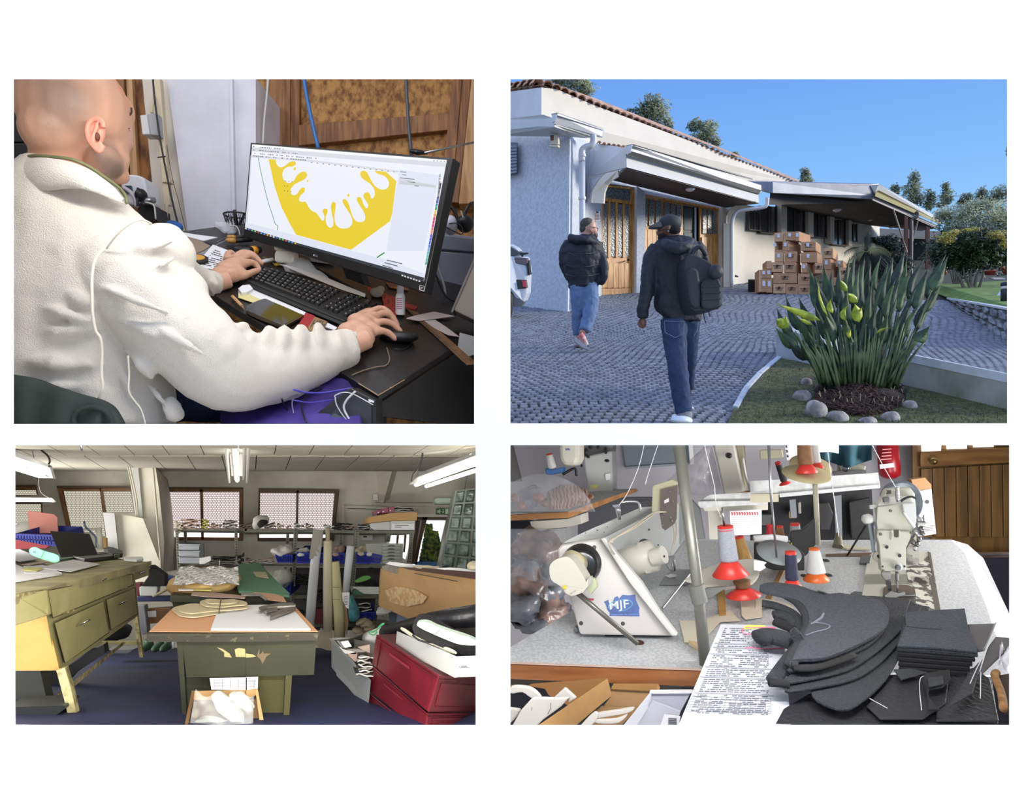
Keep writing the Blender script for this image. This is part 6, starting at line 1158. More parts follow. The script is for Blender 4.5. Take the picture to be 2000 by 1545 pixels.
ob('rail_slots',m,ma(183,(196,194,188),.6),t)
Cb('black cable hanging from the ceiling to the right fluorescent fitting',K_(c2,3.5,1518,0,1515,120,1480,220,1440,270,1425,330),px(1.8,3.5),bK)
o=st('door_1',M().pz(K_(c2,5.95,840,535,1210,550,1215,1080,830,1080),(0,.03,0)),ma(184,(196,192,180),.8))
pf('frame',c2,(828,535,845,535,832,1080,815,1080),5.93,.03,wpl,o);pf('panel_line',c2,(870,560,1200,568,1200,574,874,566),5.94,.02,cjoint,o)
pf('notice',c2,(1000,790,1090,792,1088,835,998,835),5.93,.01,wP,o);pf('notice_print',c2,(1010,800,1040,800,1040,812,1010,812),5.925,.005,ink,o)
st('trim_3',M().pz(K_(c2,5.9,1110,515,1800,522,1800,540,1080,532),(0,.05,0)),wpl)
t=Th('exit_sign','green emergency exit sign with running figure and arrow','sign',P(865,1005,5.85))
pf('board',c2,(1635,562,1750,560,1748,616,1634,616),5.85,.01,ma(185,(58,98,60),.6),t)
sw_=ma(186,(208,222,196),.6)
pf('door_symbol',c2,(1715,566,1744,566,1742,610,1714,610),5.845,.003,sw_,t)
m=M()
for q in[(1660,570,1668,570,1668,578,1660,578),(1652,580,1672,582,1664,596,1672,606,1664,608,1654,596,1646,604,1640,600,1652,590),(1650,584,1642,592,1640,588,1648,578),(1672,582,1680,590,1676,593,1668,586),(1692,570,1698,570,1698,592,1704,592,1695,606,1686,592,1692,592)]:m.pz(K_(c2,5.845,*q),(0,.002,0))
ob('pictogram',m,sw_,t)
t=Th('emergency_lamp','oblong emergency lamp above the exit sign','lamp',P(868,980,5.85));pf('diffuser',c2,(1625,478,1640,470,1790,472,1795,480,1792,520,1640,524,1622,505),5.8,.08,ma(187,(206,222,204),.4),t,bv=.01);pf('base',c2,(1618,500,1625,512,1640,528,1790,526,1790,520,1640,520),5.83,.06,ma(188,(130,132,120),.5),t)
o=st('door_2',M().pz(K_(c2,6.0,1465,636,1765,636,1660,1080,1430,1080,1440,900),(0,-.01,0)),ma(189,(236,242,250),.8,emit=1.3))
pf('lintel',c2,(1465,634,1765,634,1755,662,1465,660),5.9,.08,wfr2,o)
pf('jamb',c2,(1740,655,1762,655,1672,1078,1640,1078),5.9,.08,wfr,o);pf('jamb',c2,(1520,640,1560,640,1545,700,1500,880,1470,1040,1438,1040),5.9,.08,wfr,o)
pf('jamb',c2,(1470,660,1500,665,1440,1035,1400,1030),5.85,.08,wfr2,o)
leafy=ma(190,(140,160,70),.8,r2=(50,74,60),sC=30,emit=0);t=Th('garden_bush','sunlit bush seen through the open workshop door','bush',P(838,1090,5.97))
m=M();rN=random.Random(40)
for i in Rg(2600):
 v=rN.random();y=700+v*330;x=1550-v*60+rN.random()*(60+90*min(1,v*1.6)+20);
 if y<760 and x>1600:continue
 p=P(*c2(x,y),5.96-rN.random()*.03);a=rN.uniform(0,6.3);s_=.012;m.add([p+Ve((cos(a+k*1.57)*s_*(1 if k%2 else.5),-.003*k,sin(a+k*1.57)*s_*(1 if k%2 else.5)))for k in Rg(4)],[(0,1,2,3)])
ob('foliage',m,leafy,t,oR=False,kD='stuff')
pf('blue_tarpaulin',c2,(1462,1018,1642,1022,1638,1066,1458,1062),5.9,.03,ma(191,(84,138,196),.6),None,'bright blue sheet outside the open door','tarpaulin')
pf('side_light',c2,(1245,778,1430,778,1385,945,1370,1000,1230,900),5.94,.01,day,o)
for x in(1300,1365):pf('mullion',c2,(x,776,x+18,776,x+2,940,x-12,940),5.92,.02,wfr,o)
gb=ma(192,(176,190,180),.12,r2=(96,112,104),sC=16,bU=.8,detail=5);gbf=ma(193,(160,166,154),.3)
t=Th('glass_block_wall','slanting panel of clear glass blocks at the right frame edge','glass block wall',P(895,1110,5.2))
tl,tr,br,bl=c2(1805,412),c2(2060,385),c2(2030,1120),c2(1668,1070)
pf('mortar',c2,(1800,412,2060,380,2040,1130,1660,1075),5.22,.08,gbf,t)
for r in Rg(6):
 for c in Rg(3):
  q=[bI([tl,tr,br,bl],(c+u)/3,(r+v)/6)for u,v in[(.1,.07),(.9,.07),(.9,.93),(.1,.93)]];q2_=[bI([tl,tr,br,bl],(c+u)/3,(r+v)/6)for u,v in[(.2,.16),(.8,.16),(.8,.84),(.2,.84)]]
  m=M().loft([[P(*p,5.22)for p in q],[P(*p,5.19)for p in q],[P(*p,5.17)for p in q2_]]);ob('glass_block',m,gb,t)
Cb('thin cable running up above the glass blocks',K_(c2,5.7,1905,280,1890,330,1878,412),px(.7,5.7),rail_m)
ang=ma(194,(122,122,108),.5,.4,var=.2,sC=20);hole_m=ma(195,(40,42,38),.7)
t=Th('shelving_unit','long grey slotted steel shelving along the back wall','shelving',P(560,1290,5.3))
def bar(nA,f,q,d=5.2,th=.03,par=t,mt=ang):return pf(nA,f,q,d,th,mt,par)
bar('top_shelf',c1,(1385,735,2010,735,2010,758,1385,752),5.1,.4)
bar('top_shelf',c2,(-10,738,560,740,950,750,1455,752,1452,778,950,776,560,768,-10,770),5.1,.4)
bar('middle_shelf',c1,(1410,1040,2010,1050,2010,1066,1410,1058),5.12,.35);bar('middle_shelf',c2,(-10,1035,560,1040,1170,1045,1165,1068,560,1062,-10,1055),5.12,.35)
bar('lower_shelf',c4,(380,100,1142,92,1142,126,380,128),5.12,.35);bar('bottom_shelf',c4,(400,345,1180,340,1280,345,1280,372,400,372),5.15,.35)
for f,x0,x1,y0,x2,x3,y1,dd in[(c1,1393,1418,748,1413,1440,1120,5.08),(c1,1466,1492,760,1470,1494,860,5.45),(c1,1903,1930,748,1905,1932,975,5.08),(c2,350,374,770,345,372,910,5.4),(c2,414,446,742,392,424,1231,5.07),(c4,390,414,0,385,410,220,5.07),(c2,940,974,748,905,936,1231,5.07),(c2,1205,1250,776,1195,1238,850,5.4),(c2,1412,1440,776,1398,1426,1030,5.07),(c4,1118,1142,120,1090,1122,395,5.06),(c2,806,836,780,806,830,920,5.4),(c2,330,356,1066,325,350,1110,5.4)]:
 p=pf('upright',f,(x0,y0,x1,y0,x3,y1,x2,y1),dd,.03,ang,t)
 m=M();n_=int((y1-y0)/22)
 for k in Rg(n_):
  u=(k+.5)/n_;xc=(x0+x1)/2*(1-u)+(x2+x3)/2*u;yc=y0+(y1-y0)*u;m.pz([P(*f(xc+a_,yc+b_),dd-.002)for a_,b_ in((-4,-5),(4,-5),(4,5),(-4,5))],(0,-.002,0))
 if n_:ob('slots',m,hole_m,p,kD='stuff')
for x,s_ in[(1395,1),(950,-1),(1240,-1)]:
 f=c1 if x==1395 else c2;bar('gusset',f,(x,755,x+55*s_,757,x,815),5.2,.01)
def bN(lA,f,x0,y0,x1,y1,mt,n=4,d=5.0,sE=1,tilt=.0,cat='bundle',nA='pattern_bundle',gR=None,mt2=None):
 rn=random.Random(sE);t=Th(nA,lA,cat,P(*f((x0+x1)/2,y1),d+.1),gR);h=(y1-y0)/n
 for k in Rg(n):
  yb=y1-k*h*.9;a=x0+rn.uniform(0,.18)*(x1-x0);b=x1-rn.uniform(0,.18)*(x1-x0);rW=[]
  for j in Rg(4):
   rW.append([P(*f(a+(b-a)*i/6,yb-h*.5*(1+sin(i*1.1+k*2+j*.8))*1.2*(i/6 if k%2 else 1-i/6)-j*1.2),d+j*.05+k*.004)for i in Rg(7)])
  m=M().sH(rW,px(max(1.,h/4.4*.45),d),(0,0,-1));ob('pattern_piece',m,(mt2 if mt2 and k%2 else mt),t,1)
 return t
pink=ma(196,(178,150,138),.85,var=.15,sC=20);bG=ma(197,(188,178,150),.85,var=.15,sC=20);gF=ma(198,(140,134,126),.9,var=.25,sC=20);brownf=ma(199,(110,88,76),.9,var=.3,sC=20);bF=ma(200,(34,34,36),.85,var=.3,sC=20);wF=ma(201,(206,204,200),.9,var=.15,sC=20)
TSG='bundles on the top steel shelf'
for i,(lA,f,a)in enumerate([('beige card bundle at the left end of the top shelf',c1,(1385,668,1470,735,bG,3)),('pinkish bundle with pointed tips on the top shelf',c1,(1440,640,1612,733,pink,5)),('yellow fanned bundle on the top shelf',c1,(1615,645,1692,733,ma(202,(176,172,72),.8),5)),('low brown bundle right of the yellow one',c1,(1690,688,1800,733,pink,3,None)),('tall grey-brown bundle below the second window pane',c1,(1800,650,1932,733,gF,5)),('flat brown pieces right of the window end',c1,(1938,690,2010,733,brownf,3)),('small dark bundle left of the white knotted bag',c2,(0,680,66,736,brownf,4)),('grey heap right of the white knotted bag',c2,(150,680,262,738,gF,4)),('pale curled bundle on the top shelf',c2,(268,688,332,738,bG,3)),('thin pinkish bundle over the upright',c2,(340,705,400,738,pink,2)),('white and grey bundle with raised corner',c2,(400,684,505,738,wF,3,gF)),('beige folded bundle beside the raised white one',c2,(505,688,592,738,gF,3,bG)),('white strips bundle above the tall roll',c2,(665,698,768,742,wF,3)),('black strap bundle left of the other black ones',c2,(752,676,835,744,bF,5)),('middle black bundle with brown edges',c2,(826,682,935,746,bF,5,pink)),('black and white bundle nearest the paper boxes',c2,(945,694,1062,748,bF,5,wF)),('beige thin bundle beside the paper boxes',c2,(1058,694,1140,750,gF,3,bG))]):
 mt2=a[6]if len(a)>6 else None;bN(lA,f,*a[:5],n=a[5],sE=i,mt2=mt2,gR=TSG)
m=M().eL(P(*c2(130,672),5.0),px(14,5),.08,px(12,5));m.eL(P(*c2(90,700),5.0),px(6,5),.05,px(8,5));ob('fabric_bag',m,wF,None,1,'white knotted bag on the top shelf','bag',mD=[dI(.04,.06)])
m=M().eL(P(*c2(140,690),4.95),px(9,5),.05,px(7,5));ob('black_fabric_piece',m,bF,None,1,'black fabric lump in front of the white knotted bag','fabric',mD=[dI(.03,.04)])
def cA(lA,f,front,d,dep,mt,cat='box',nA='box',side=None,lid=None,gR=None,mt2=None):
 t=Th(nA,lA,cat,P(*f((front[0]+front[2])/2,front[5]),d+.1),gR);pf('body',f,front,d,dep,mt,t,bv=.003)
 if side:pf('side',f,side,d-.003,.01,mt2 or mt,t)
 if lid:pf('lid',f,lid,d-.015,dep+.02,mt2 or mt,t,bv=.002)
 return t
mag=ma(203,(140,72,96),.6);kraft=ma(204,(186,148,98),.8);wbx=ma(205,(196,198,194),.8)
for k,(x0,x1)in enumerate([(1125,1165),(1167,1225),(1227,1275)]):t=Th('binder','magenta binder spine, %s of three on the boxes'%['leftmost','middle','rightmost'][k],'binder',P(*c2(x0,612),4.95),'magenta binders');pf('spine',c2,(x0,578-(x0-1125)*.24,x1,578-(x1-1125)*.24,x1,600-(x1-1125)*.02,x0,612-(x0-1125)*.08),4.95,.2,mag,t,bv=.003);pf('label_mark',c2,(x0+8,596-k*8,x0+22,592-k*8,x0+22,599-k*8,x0+8,603-k*8),4.945,.004,wP,t)
bN('stack of papers beside the magenta binders',c2,1272,540,1448,592,wF,5,4.95,50,cat='papers',nA='paper_stack',mt2=bF)
cA('wooden coloured flat box under the magenta binders',c2,(1060,638,1262,600,1475,594,1470,668,1262,668,1060,690),4.93,.25,kraft)
t=cA('white lidded box with a paper slip under the kraft box',c2,(1245,672,1455,668,1452,750,1245,748),4.94,.25,wbx);pf('paper_slip',c2,(1255,695,1445,695,1445,745,1252,745),4.93,.004,wP,t)
m=M()
for k in Rg(2):m.pz(K_(c2,4.925,1280,706+k*16,1400-k*60,707+k*16,1400-k*60,711+k*16,1280,710+k*16),(0,.002,0))
ob('handwriting',m,ink,t,kD='stuff')
cA('white box behind the slip box on the top shelf',c2,(1065,690,1245,672,1245,748,1080,748),5.0,.2,wbx)
t=Th('drawer_tower','clear plastic three-drawer tower at the left of the middle shelf','drawers',P(372,1101,5.0));cp=clear(206,(206,212,222),.55,.15,20,.2)
for k in Rg(3):y0=872+k*58;pf('drawer',c1,(1425,y0,1605,y0+3,1603,y0+50,1428,y0+46),4.98,.2,cp,t,bv=.004);pf('contents',c1,(1432,y0+18,1596,y0+20,1594,y0+44,1434,y0+42),5.0,.12,gF,t);pf('rim',c1,(1420,y0-4,1610,y0-1,1610,y0+5,1420,y0+2),4.97,.2,ma(207,(180,184,188),.4),t)
pf('side_frame',c1,(1605,870,1634,865,1634,1000,1605,1045),5.0,.15,ma(208,(120,124,128),.4),t);pf('top_tray',c1,(1425,862,1500,856,1605,862,1605,868,1425,868),4.97,.2,bF,t)
cA('small white carton beside the clear drawer tower',c1,(1602,990,1700,972,1704,1012,1650,1040,1604,1042),4.96,.12,wP)
bN('black bundle on the middle shelf behind',c1,1700,968,1930,1012,bF,5,5.0,61,gR='black tied bundles');bN('black bundle tied with string in front on the middle shelf',c1,1680,1012,1915,1076,bF,7,4.9,62,gR='black tied bundles',mt2=gF)
m=M().tu([P(*c1(1775,1010),4.88),P(*c1(1775,1075),4.88)],px(.8,4.9));m2=ob('string',m,wP,None,lB='white string round the front black bundle',cat='string')
bN('crumpled black cloth at the end of the middle shelf',c1,1925,940,1990,1040,bF,4,4.95,63,cat='cloth')
bN('scraps of pinkish card left of the blue baskets',c2,0,984,110,1030,pink,3,5.0,64,mt2=wF,cat='scraps');bN('scraps of pale paper next to the small blue basket',c2,100,984,258,1032,wF,4,5.0,65,mt2=pink,cat='scraps')
bb=ma(209,(36,48,150),.4)
def bS(lA,f,q,d,slots=(5,2),gR='blue plastic baskets on the shelves'):
 t=Th('plastic_basket',lA,'basket',P(*f((q[4]+q[6])/2,(q[5]+q[7])/2),d+.1),gR);Q=[f(q[0],q[1]),f(q[2],q[3]),f(q[4],q[5]),f(q[6],q[7])]
 w_,h_=slots;h=lambda u,v:bI(Q,u,v)
 m=M();B=lambda u0,v0,u1,v1:m.pz([P(*h(u0,v0),d),P(*h(u1,v0),d),P(*h(u1,v1),d),P(*h(u0,v1),d)],(0,.012,0))
 B(0,0,1,.14);B(0,.86,1,1);B(0,.14,.05,.86);B(.95,.14,1,.86);B(0,.46,1,.54)
 for i in Rg(1,w_*2):B(i/(w_*2)-.025,.14,i/(w_*2)+.025,.86)
 ob('front',m,bb,t)
 m=M();a_=[P(*p,d+.02)for p in Q];b_=[p+Ve((0,.22,0))for p in a_];m.add(a_+b_,[(0,4,7,3),(1,2,6,5),(3,7,6,2),(4,5,6,7)]);ob('bin',m,ma(210,(24,32,100),.5),t,oR=False)
 return t
for i,(lA,f,q,s_)in enumerate([('small blue basket under the white bags',c2,(252,960,405,962,398,1030,272,1028),(5,2)),('blue basket left of the tall white roll',c2,(434,938,552,942,548,1036,436,1034),(5,2)),('blue basket between the white and the cream roll',c2,(600,940,668,944,666,1036,600,1036),(3,2)),('blue basket right of the cream roll',c2,(738,942,850,948,846,1038,738,1036),(5,2)),('blue basket beside the right upright',c2,(945,938,1068,942,1066,1042,945,1038),(5,2)),('tilted blue basket beside the grey drawer tower',c2,(1062,945,1172,968,1150,1036,1056,1034),(5,2)),('blue basket on the lower shelf left of the rolls',c4,(280,-10,388,-8,386,100,340,100),(4,2)),('blue basket low behind the turquoise bag',c4,(960,250,1110,245,1110,305,965,305),(5,2))]):bS(lA,f,q,4.98,s_)
for i,(lA,f,x0,y0,x1,y1,mt)in enumerate([('crumpled white plastic bags in the small blue basket',c2,235,885,412,965,wF),('white papers standing in the blue basket',c2,440,930,545,948,wF),('folded pieces filling the basket behind the cream roll',c2,740,915,842,950,pink),('beige pieces heaped in the basket by the upright',c2,945,910,1066,946,bG),('pieces in the tilted basket',c2,1040,912,1120,950,wF)]):
 m=M();c_=P(*f((x0+x1)/2,(y0+y1)/2),5.06);m.eL(c_,px((x1-x0)/8.8,5),.09,px((y1-y0)/8.8*1.2,5),None,20,12);ob('crumpled_bags',m,mt,None,1,lA,'bags',mD=[dI(.08,.05)])
t=Th('drawer_tower','light grey tower of five shallow drawers right of the blue baskets','drawers',P(775,1101,5.0));gd_=ma(211,(164,168,158),.5)
pf('side',c2,(1028,868,1170,865,1170,1040,1130,1036,1040,940),5.0,.02,ma(212,(148,150,142),.6),t)
pf('body',c2,(1168,862,1352,864,1346,1036,1168,1036),5.0,.2,gd_,t)
for k in Rg(6):y0=866+k*28.5;dr=pf('drawer',c2,(1172,y0+2,1330,y0+2,1328,y0+25,1172,y0+25),4.985,.02,gd_,t,bv=.003);pf('handle',c2,(1218,y0+17,1235,y0+11,1262,y0+11,1282,y0+17,1280,y0+22,1220,y0+22),4.975,.01,ma(213,(78,80,80),.5),dr)
def rL(lA,pT,rs,mt,d=4.85,**k):
 t=Th('paper_roll',lA,'roll',P(*pT[-1],d),'rolls standing before the shelving');m=M().tu([P(*p,d)for p in pT],[px(r,d)for r in rs],20);ob('roll',m,mt,t,1);return t
wr=ma(214,(200,202,206),.7);crr=ma(215,(208,200,172),.8,var=.08,sC=4)
t=rL('tall white roll at the left with a torn grey sheet',[(623,1040),(615,1100),(609,1170),(605,1225)],[8.5,9,9.3,9],wr)
pf('torn_sheet',c2,(578,738,668,745,640,860,618,905,630,940,600,925,612,975,590,970,575,1000,545,995),4.78,.004,ma(216,(150,144,134),.8),t)
t=rL('tall cream roll with a thin inner core',[(640,1056),(640,1150),(641,1232)],[8,9,9.4],crr);m=M().tu([P(640,1032,4.85),P(640,1058,4.85)],px(4.5,4.85),12);ob('core',m,ma(217,(176,160,138),.8),t,1);pf('foot_wrap',c4,(662,395,745,395,742,575,700,572,622,545,640,470),4.83,.15,ma(218,(172,158,138),.8),t)
t=rL('shorter yellowish cream roll right of the tall one',[(655,1097),(658,1150),(662,1200),(664,1246)],[7.5,9.5,10.5,10],ma(219,(200,192,148),.8));
for y in(30,135):m=M().tu([P(*c4(745,y),4.76),P(*c4(810,y+3),4.76)],px(.6,4.8));ob('fold_line',m,ma(220,(150,142,110),.8),t)
pf('brown_liner',c4,(830,150,868,215,882,330,870,440,850,380),4.87,.02,ma(221,(162,134,104),.8),t)
t=rL('white roll with a handwritten sheet at the right',[(685,1066),(680,1110),(675,1160)],[7.5,7.5,7],wr);pf('handwritten_sheet',c4,(826,76,892,74,888,170,882,218,862,205,830,140),4.76,.004,wP,t)
m=M()
for k in Rg(6):m.pz(K_(c4,4.755,842,110+k*13,876,112+k*13,876,115+k*13,842,113+k*13),(0,.001,0))
ob('handwriting',m,ink,t,kD='stuff')
m=M().loft([[P(*c4(cx,cy),4.8)+Ve((px(rx,4.8)*cos(a),.05*sin(a),0))for a in[2*pi*k/12 for k in Rg(12)]]for cx,cy,rx in[(905,100,2),(912,150,5),(925,220,10),(932,270,11),(930,310,8)]]);ob('turquoise_bag',m,ma(222,(74,140,148),.3,var=.4,sC=30,bU=.4),None,1,'small turquoise plastic bag hanging beside the white roll','bag')
pf('shelf_shade_sheet',c2,(380,1070,1165,1075,1165,1260,1165,1260,380,1260),5.45,.02,ma(223,(62,60,60),.9),None,'dark sheet standing in for the shade in the lower shelves','panel')  # dark sheet in place of the shade under the shelves
pf('shelf_shade_sheet',c4,(300,-20,1120,-20,1120,400,380,400),5.47,.02,MT[223],None,'dark sheet standing in for the shade behind the bottom shelf','panel')  # second dark sheet, shade behind the bottom shelf
m=M().eL(P(*c2(310,1165),4.95),px(20,4.9),.1,px(16,4.9),None,20,12);ob('clear_bag',m,clear(224,(196,196,190),.7),None,1,'crumpled clear bag below the middle shelf, left of the rolls','bag',mD=[dI(.08,.05)])
for i,(lA,f,a)in enumerate([('black folded stack left of the tall white roll',c2,(425,1110,548,1215,bF,7)),('black flat pieces at the top right of the lower shelf',c2,(1035,1070,1160,1100,bF,3)),('black pieces under the green slipper',c2,(930,1180,1160,1231,bF,5)),('dark stack between the white and cream rolls',c4,(600,30,665,160,bF,6)),('grey and white pieces on the lower shelf right',c4,(940,150,1085,250,bF,6,wF)),('dark pieces beside the slotted post',c4,(1145,170,1240,250,wF,4,gF)),('dark folded clothes on the lowest shelf',c4,(430,200,520,330,bF,5))]):bN(lA,f,*a[:5],n=a[5],sE=80+i,mt2=a[6]if len(a)>6 else None,gR='dark bundles on the lower shelves')
def shoe(lA,f,pT,mt,d,th=.04,cat='shoe',nA='shoe'):return pf(nA,f,tuple(c for p in sP([(x,y,0)for x,y in zip(pT[::2],pT[1::2])],4,1)for c in p[:2]),d,th,mt,None,lA,cat,bv=.004)
shoe('bright green slipper on the lower shelf',c2,(935,1185,960,1170,1010,1145,1060,1142,1075,1160,1040,1180,985,1198,950,1200),ma(225,(96,150,70),.6),4.9)
cA('long white box on the lower shelf',c4,(920,25,1145,28,1142,92,935,88),4.95,.2,wbx)
shoe('dark green slipper on the white box',c4,(925,55,945,45,990,75,1010,85,1000,98,940,95,918,80),ma(226,(60,96,76),.6),4.9)
for i,(x,y)in enumerate([(990,325),(1030,345),(1060,380),(960,400),(985,425),(1050,340)]):
 m=M().eL(P(*c4(x,y),4.85),px(11,4.85),.05,px(5,4.85),Quaternion((0,1,0),-.4+i*.2),14,8);ob('sandal',m,ma(227,(168,156,128),.5),None,1,['beige sandal on top of the bottom heap','beige sandal at the right of the bottom heap','beige sandal lowest at the right','beige sandal lowest at the left','small beige sandal at the front of the heap','beige sandal under the top one'][i],'sandal','beige sandals on the bottom shelf',mD=[dI(.02,.04)])
pf('red_crate',c4,(590,215,665,220,662,345,590,345),5.0,.2,ma(228,(88,26,36),.8),None,'dark red cloth box between the rolls','box')
pf('light_table_top',c4,(1255,225,1290,240,1440,300,1290,350,1240,345),4.6,.02,ma(229,(176,190,222),.6),None,'pale blue sheet on the low table behind the tan panel','sheet');pf('low_crate_end',c4,(1230,240,1300,248,1290,345,1235,345),4.58,.02,ma(230,(84,92,106),.6),None,'slate grey crate end under the pale blue sheet','crate')
tan=ma(231,(190,152,102),.6,r2=(172,134,86),sC=3);t=Th('tilted_table','tan worktable leaning on its side with brown edge at right','table',P(850,1200,3.7))
pf('tabletop',c2,(1168,1075,1340,1070,1990,1160,1990,1400,1850,1440,1440,1530,1150,1400,1158,1180),lD(740,4.2,935,3.4),.04,tan,t)
pf('brown_edge',c2,(1330,1066,1500,1072,1990,1110,1990,1172,1420,1090),lD(740,4.15,935,3.35),.04,ma(232,(76,50,40),.5),t);pf('slot_line',c2,(1450,1118,1820,1186,1820,1192,1450,1124),lD(740,4.12,935,3.32),.01,hole_m,t)
pf('scuffed_patch',c4,(1190,60,1300,20,1450,50,1560,110,1520,170,1380,200,1240,160),lD(740,4.18,935,3.38),.002,ma(233,(204,176,134),.7,r2=(186,148,100),sC=40,pos=(.45,.55)),t)
for k,(lA,q,mt)in enumerate([('white sheet lying along the top of the tan table',(1200,1040,1240,1020,1440,1045,1660,1062,1640,1090,1340,1068),wP),('beige sheet in the middle on the tan table',(1430,1060,1560,1050,1700,1075,1680,1095,1480,1078),bG),('white sheet at the right end of the tan table',(1640,1080,1760,1070,1990,1090,1990,1112,1760,1098),wP),('grey scribbled card hanging over the left end of the tan table',(1170,1060,1230,1045,1400,1095,1392,1142,1350,1140,1175,1085),gF)]):pf('sheet',c2,q,lD(740,4.05,935,3.3)(c2(q[0],0)[0],0),.02,mt,None,lA,'paper')
m=M().eL(P(*c2(1950,1055),3.3),px(12,3.3),.06,px(7,3.3));ob('beige_lump',m,bG,None,1,'beige rolled piece on the tan table at the frame edge','roll')
ye=ma(234,(184,176,124),.6,r2=(168,160,108),sC=4,bU=.05);ye2=ma(235,(196,156,84),.6,r2=(178,140,70),sC=3);yedge=ma(236,(200,190,140),.6,r2=(140,124,80),sC=30)
YF=lambda x,y:1/(1/2.55+(1/4.1-1/2.55)*(x-91)/(268-91))if x>-60 else 2.0
t=Th('yellow_desk','old pale yellow wooden desk with flap, doors and splayed legs at left','desk',P(150,1380,3.0))
TOPQ=[(-40,1178),(30,1160),(92,1148),(293,1102),(293,1094),(200,1090),(-40,1100)]
DT=Pl((92,1148,2.55),(293,1098,4.1),(30,1100,3.7))
m=M().pz([DT.at(*p)for p in[(-60,1180),(30,1160),(92,1148),(292,1098),(190,1086),(-60,1096)]],-DT.n*.035);ob('desktop',m,ma(237,(170,160,118),.6,r2=(140,130,96),sC=6),t)
pf('edge_strip',c3,(-60,115,22,95,290,45,1185,-140+0,1185,-125,300,65,22,118,-60,140),YF,.02,yedge,t)
pf('front_frame',c3,(290,60,1030,-90,1048,-10,1075,275,410,748,375,745,290,280),lambda x,y:YF(x,y)+.01,.03,ye,t)
gapm=ma(238,(70,62,38),.8);YD=lambda x,y:YF(x,y)-.05;YG=lambda x,y:YF(x,y)-.04
pf('gap',c3,(299,58,1030,-88,1036,14,341,300),YG,.005,gapm,t);fp=pf('flap',c3,(305,62,1025,-82,1030,8,345,292),YD,.008,ye,t,bv=.002);pf('hinge',c3,(430,250,522,222,525,236,432,264),lambda x,y:YF(x,y)-.065,.01,yedge,fp);pf('hinge',c3,(925,40,985,24,988,34,928,52),lambda x,y:YF(x,y)-.065,.01,yedge,fp)
def pull(f,x0,y0,x1,y1,d,par):m=M();p,q=P(*f(x0,y0),d),P(*f(x1,y1),d);e=Ve((0,-.03,0));m.tu([p,p+e,q+e,q],px(2,d),6);ob('handle',m,cH,par,1)
pull(c1,735,1180,800,1165,YF(c1(760,0)[0],0)-.06,fp)
dl=pf('drawer',c3,(-60,118,22,102,285,58,320,262,290,272,22,355,-60,385),lambda x,y:YF(max(60,x),y)-.05,.02,ye,t);pull(c3,22,258,135,218,2.55,dl)
for q,hx in[((360,340,775,155,822,418,450,680),(575,350,660,310)),((805,140,1045,38,1068,258,845,395),(925,168,975,145))]:
 cx0,cy0=sum(q[::2])/4,sum(q[1::2])/4;pf('gap',c3,[v+(5 if v>(cx0,cy0)[i%2]else-5)for i,v in enumerate(q)],YG,.005,gapm,t);o=pf('door',c3,q,YD,.008,ye,t,bv=.002);pull(c3,*hx,YF(c3(hx[0],0)[0],0)-.07,o)
dr=pf('drawer',c1,(1035,1082,1160,1050,1165,1138,1045,1180),YD,.02,ye,t,bv=.003);pull(c1,1090,1118,1135,1105,YF(c1(1100,0)[0],0)-.07,dr)
pf('rail',c1,(1025,1035,1185,1015,1185,1050,1030,1085),lambda x,y:YF(x,y)+.005,.03,ye,t)
pf('end_panel',c3,(-60,385,22,358,290,275,402,745,-60,748),2.62,.02,ye2,t)
for q,dd in[((372,745,445,722,500,900,575,1260,498,1260,455,1050,415,900),2.55),((1038,295,1068,272,1118,632,1088,634,1062,480),4.1),((758,500,795,498,808,590,780,600),3.9)]:pf('leg',c3,q,dd,.05,yedge,t)
pf('stretcher',c3,(272,1040,415,920,940,505,965,512,500,905,480,880,360,1040),lambda x,y:1/(1/2.7+(1/3.9-1/2.7)*(x-100)/(240-100)),.03,yedge,t);pf('stretcher',c3,(785,495,1065,495,1065,522,785,520),4.0,.03,ye,t)
t=Th('laptop','black laptop open on the yellow desk','laptop',DT.at(170,1096));lp=ma(239,(32,30,30),.5)
pf('screen',c1,(318,755,655,780,728,962,412,985),lD(95,2.95,190,3.35),.012,lp,t,bv=.002)
m=M().pz([DT.at(*p,.004)for p in cv(c1,410,985,728,962,905,998,612,1036)],DT.n*.02);bs=ob('base',m,lp,t,bv=.002)
m=M().pz([DT.at(*p,.0255)for p in cv(c1,470,990,720,972,800,988,560,1012)],DT.n*.002);ob('keyboard',m,ma(240,(52,50,50),.6),bs)
def onD(nA,lA,cat,q,mt,h=.002,th=.003,f=c1,**k):m=M().pz([DT.at(*p,h)for p in cv(f,*q)],DT.n*th);return ob(nA,m,mt,None,False,lA,cat,**k)
sl=Th('slipper_sole','mint green slipper sole with a 44 printed on it','sole',DT.at(85,1096))
mint=ma(241,(134,200,172),.5);so=[tuple(v)[:2]for v in sP([(x,y,0)for x,y in[(135,930),(150,903),(190,893),(240,915),(300,935),(370,955),(398,985),(390,1020),(350,1030),(280,1010),(235,995),(160,965)]],4,1)]
m=M().pz([P(*c1(*p),2.78)for p in so],D3*.012);ob('sole',m,mint,sl,bv=.008)
m=M().tu([P(*c1(272,925),2.775),P(*c1(240,990),2.775)],px(.7,2.8));ob('crease',m,ma(242,(90,150,126),.5),sl)
txt('number','44',P(*c1(172,945),2.777),P(*c1(195,950),2.777),P(*c1(178,925),2.777),ink,sl,.001)
onD('green_file','dark green folder under the mint sole','folder',(395,965,440,970,520,1015,400,1036,370,1025),ma(243,(52,96,80),.5),.01,.01)
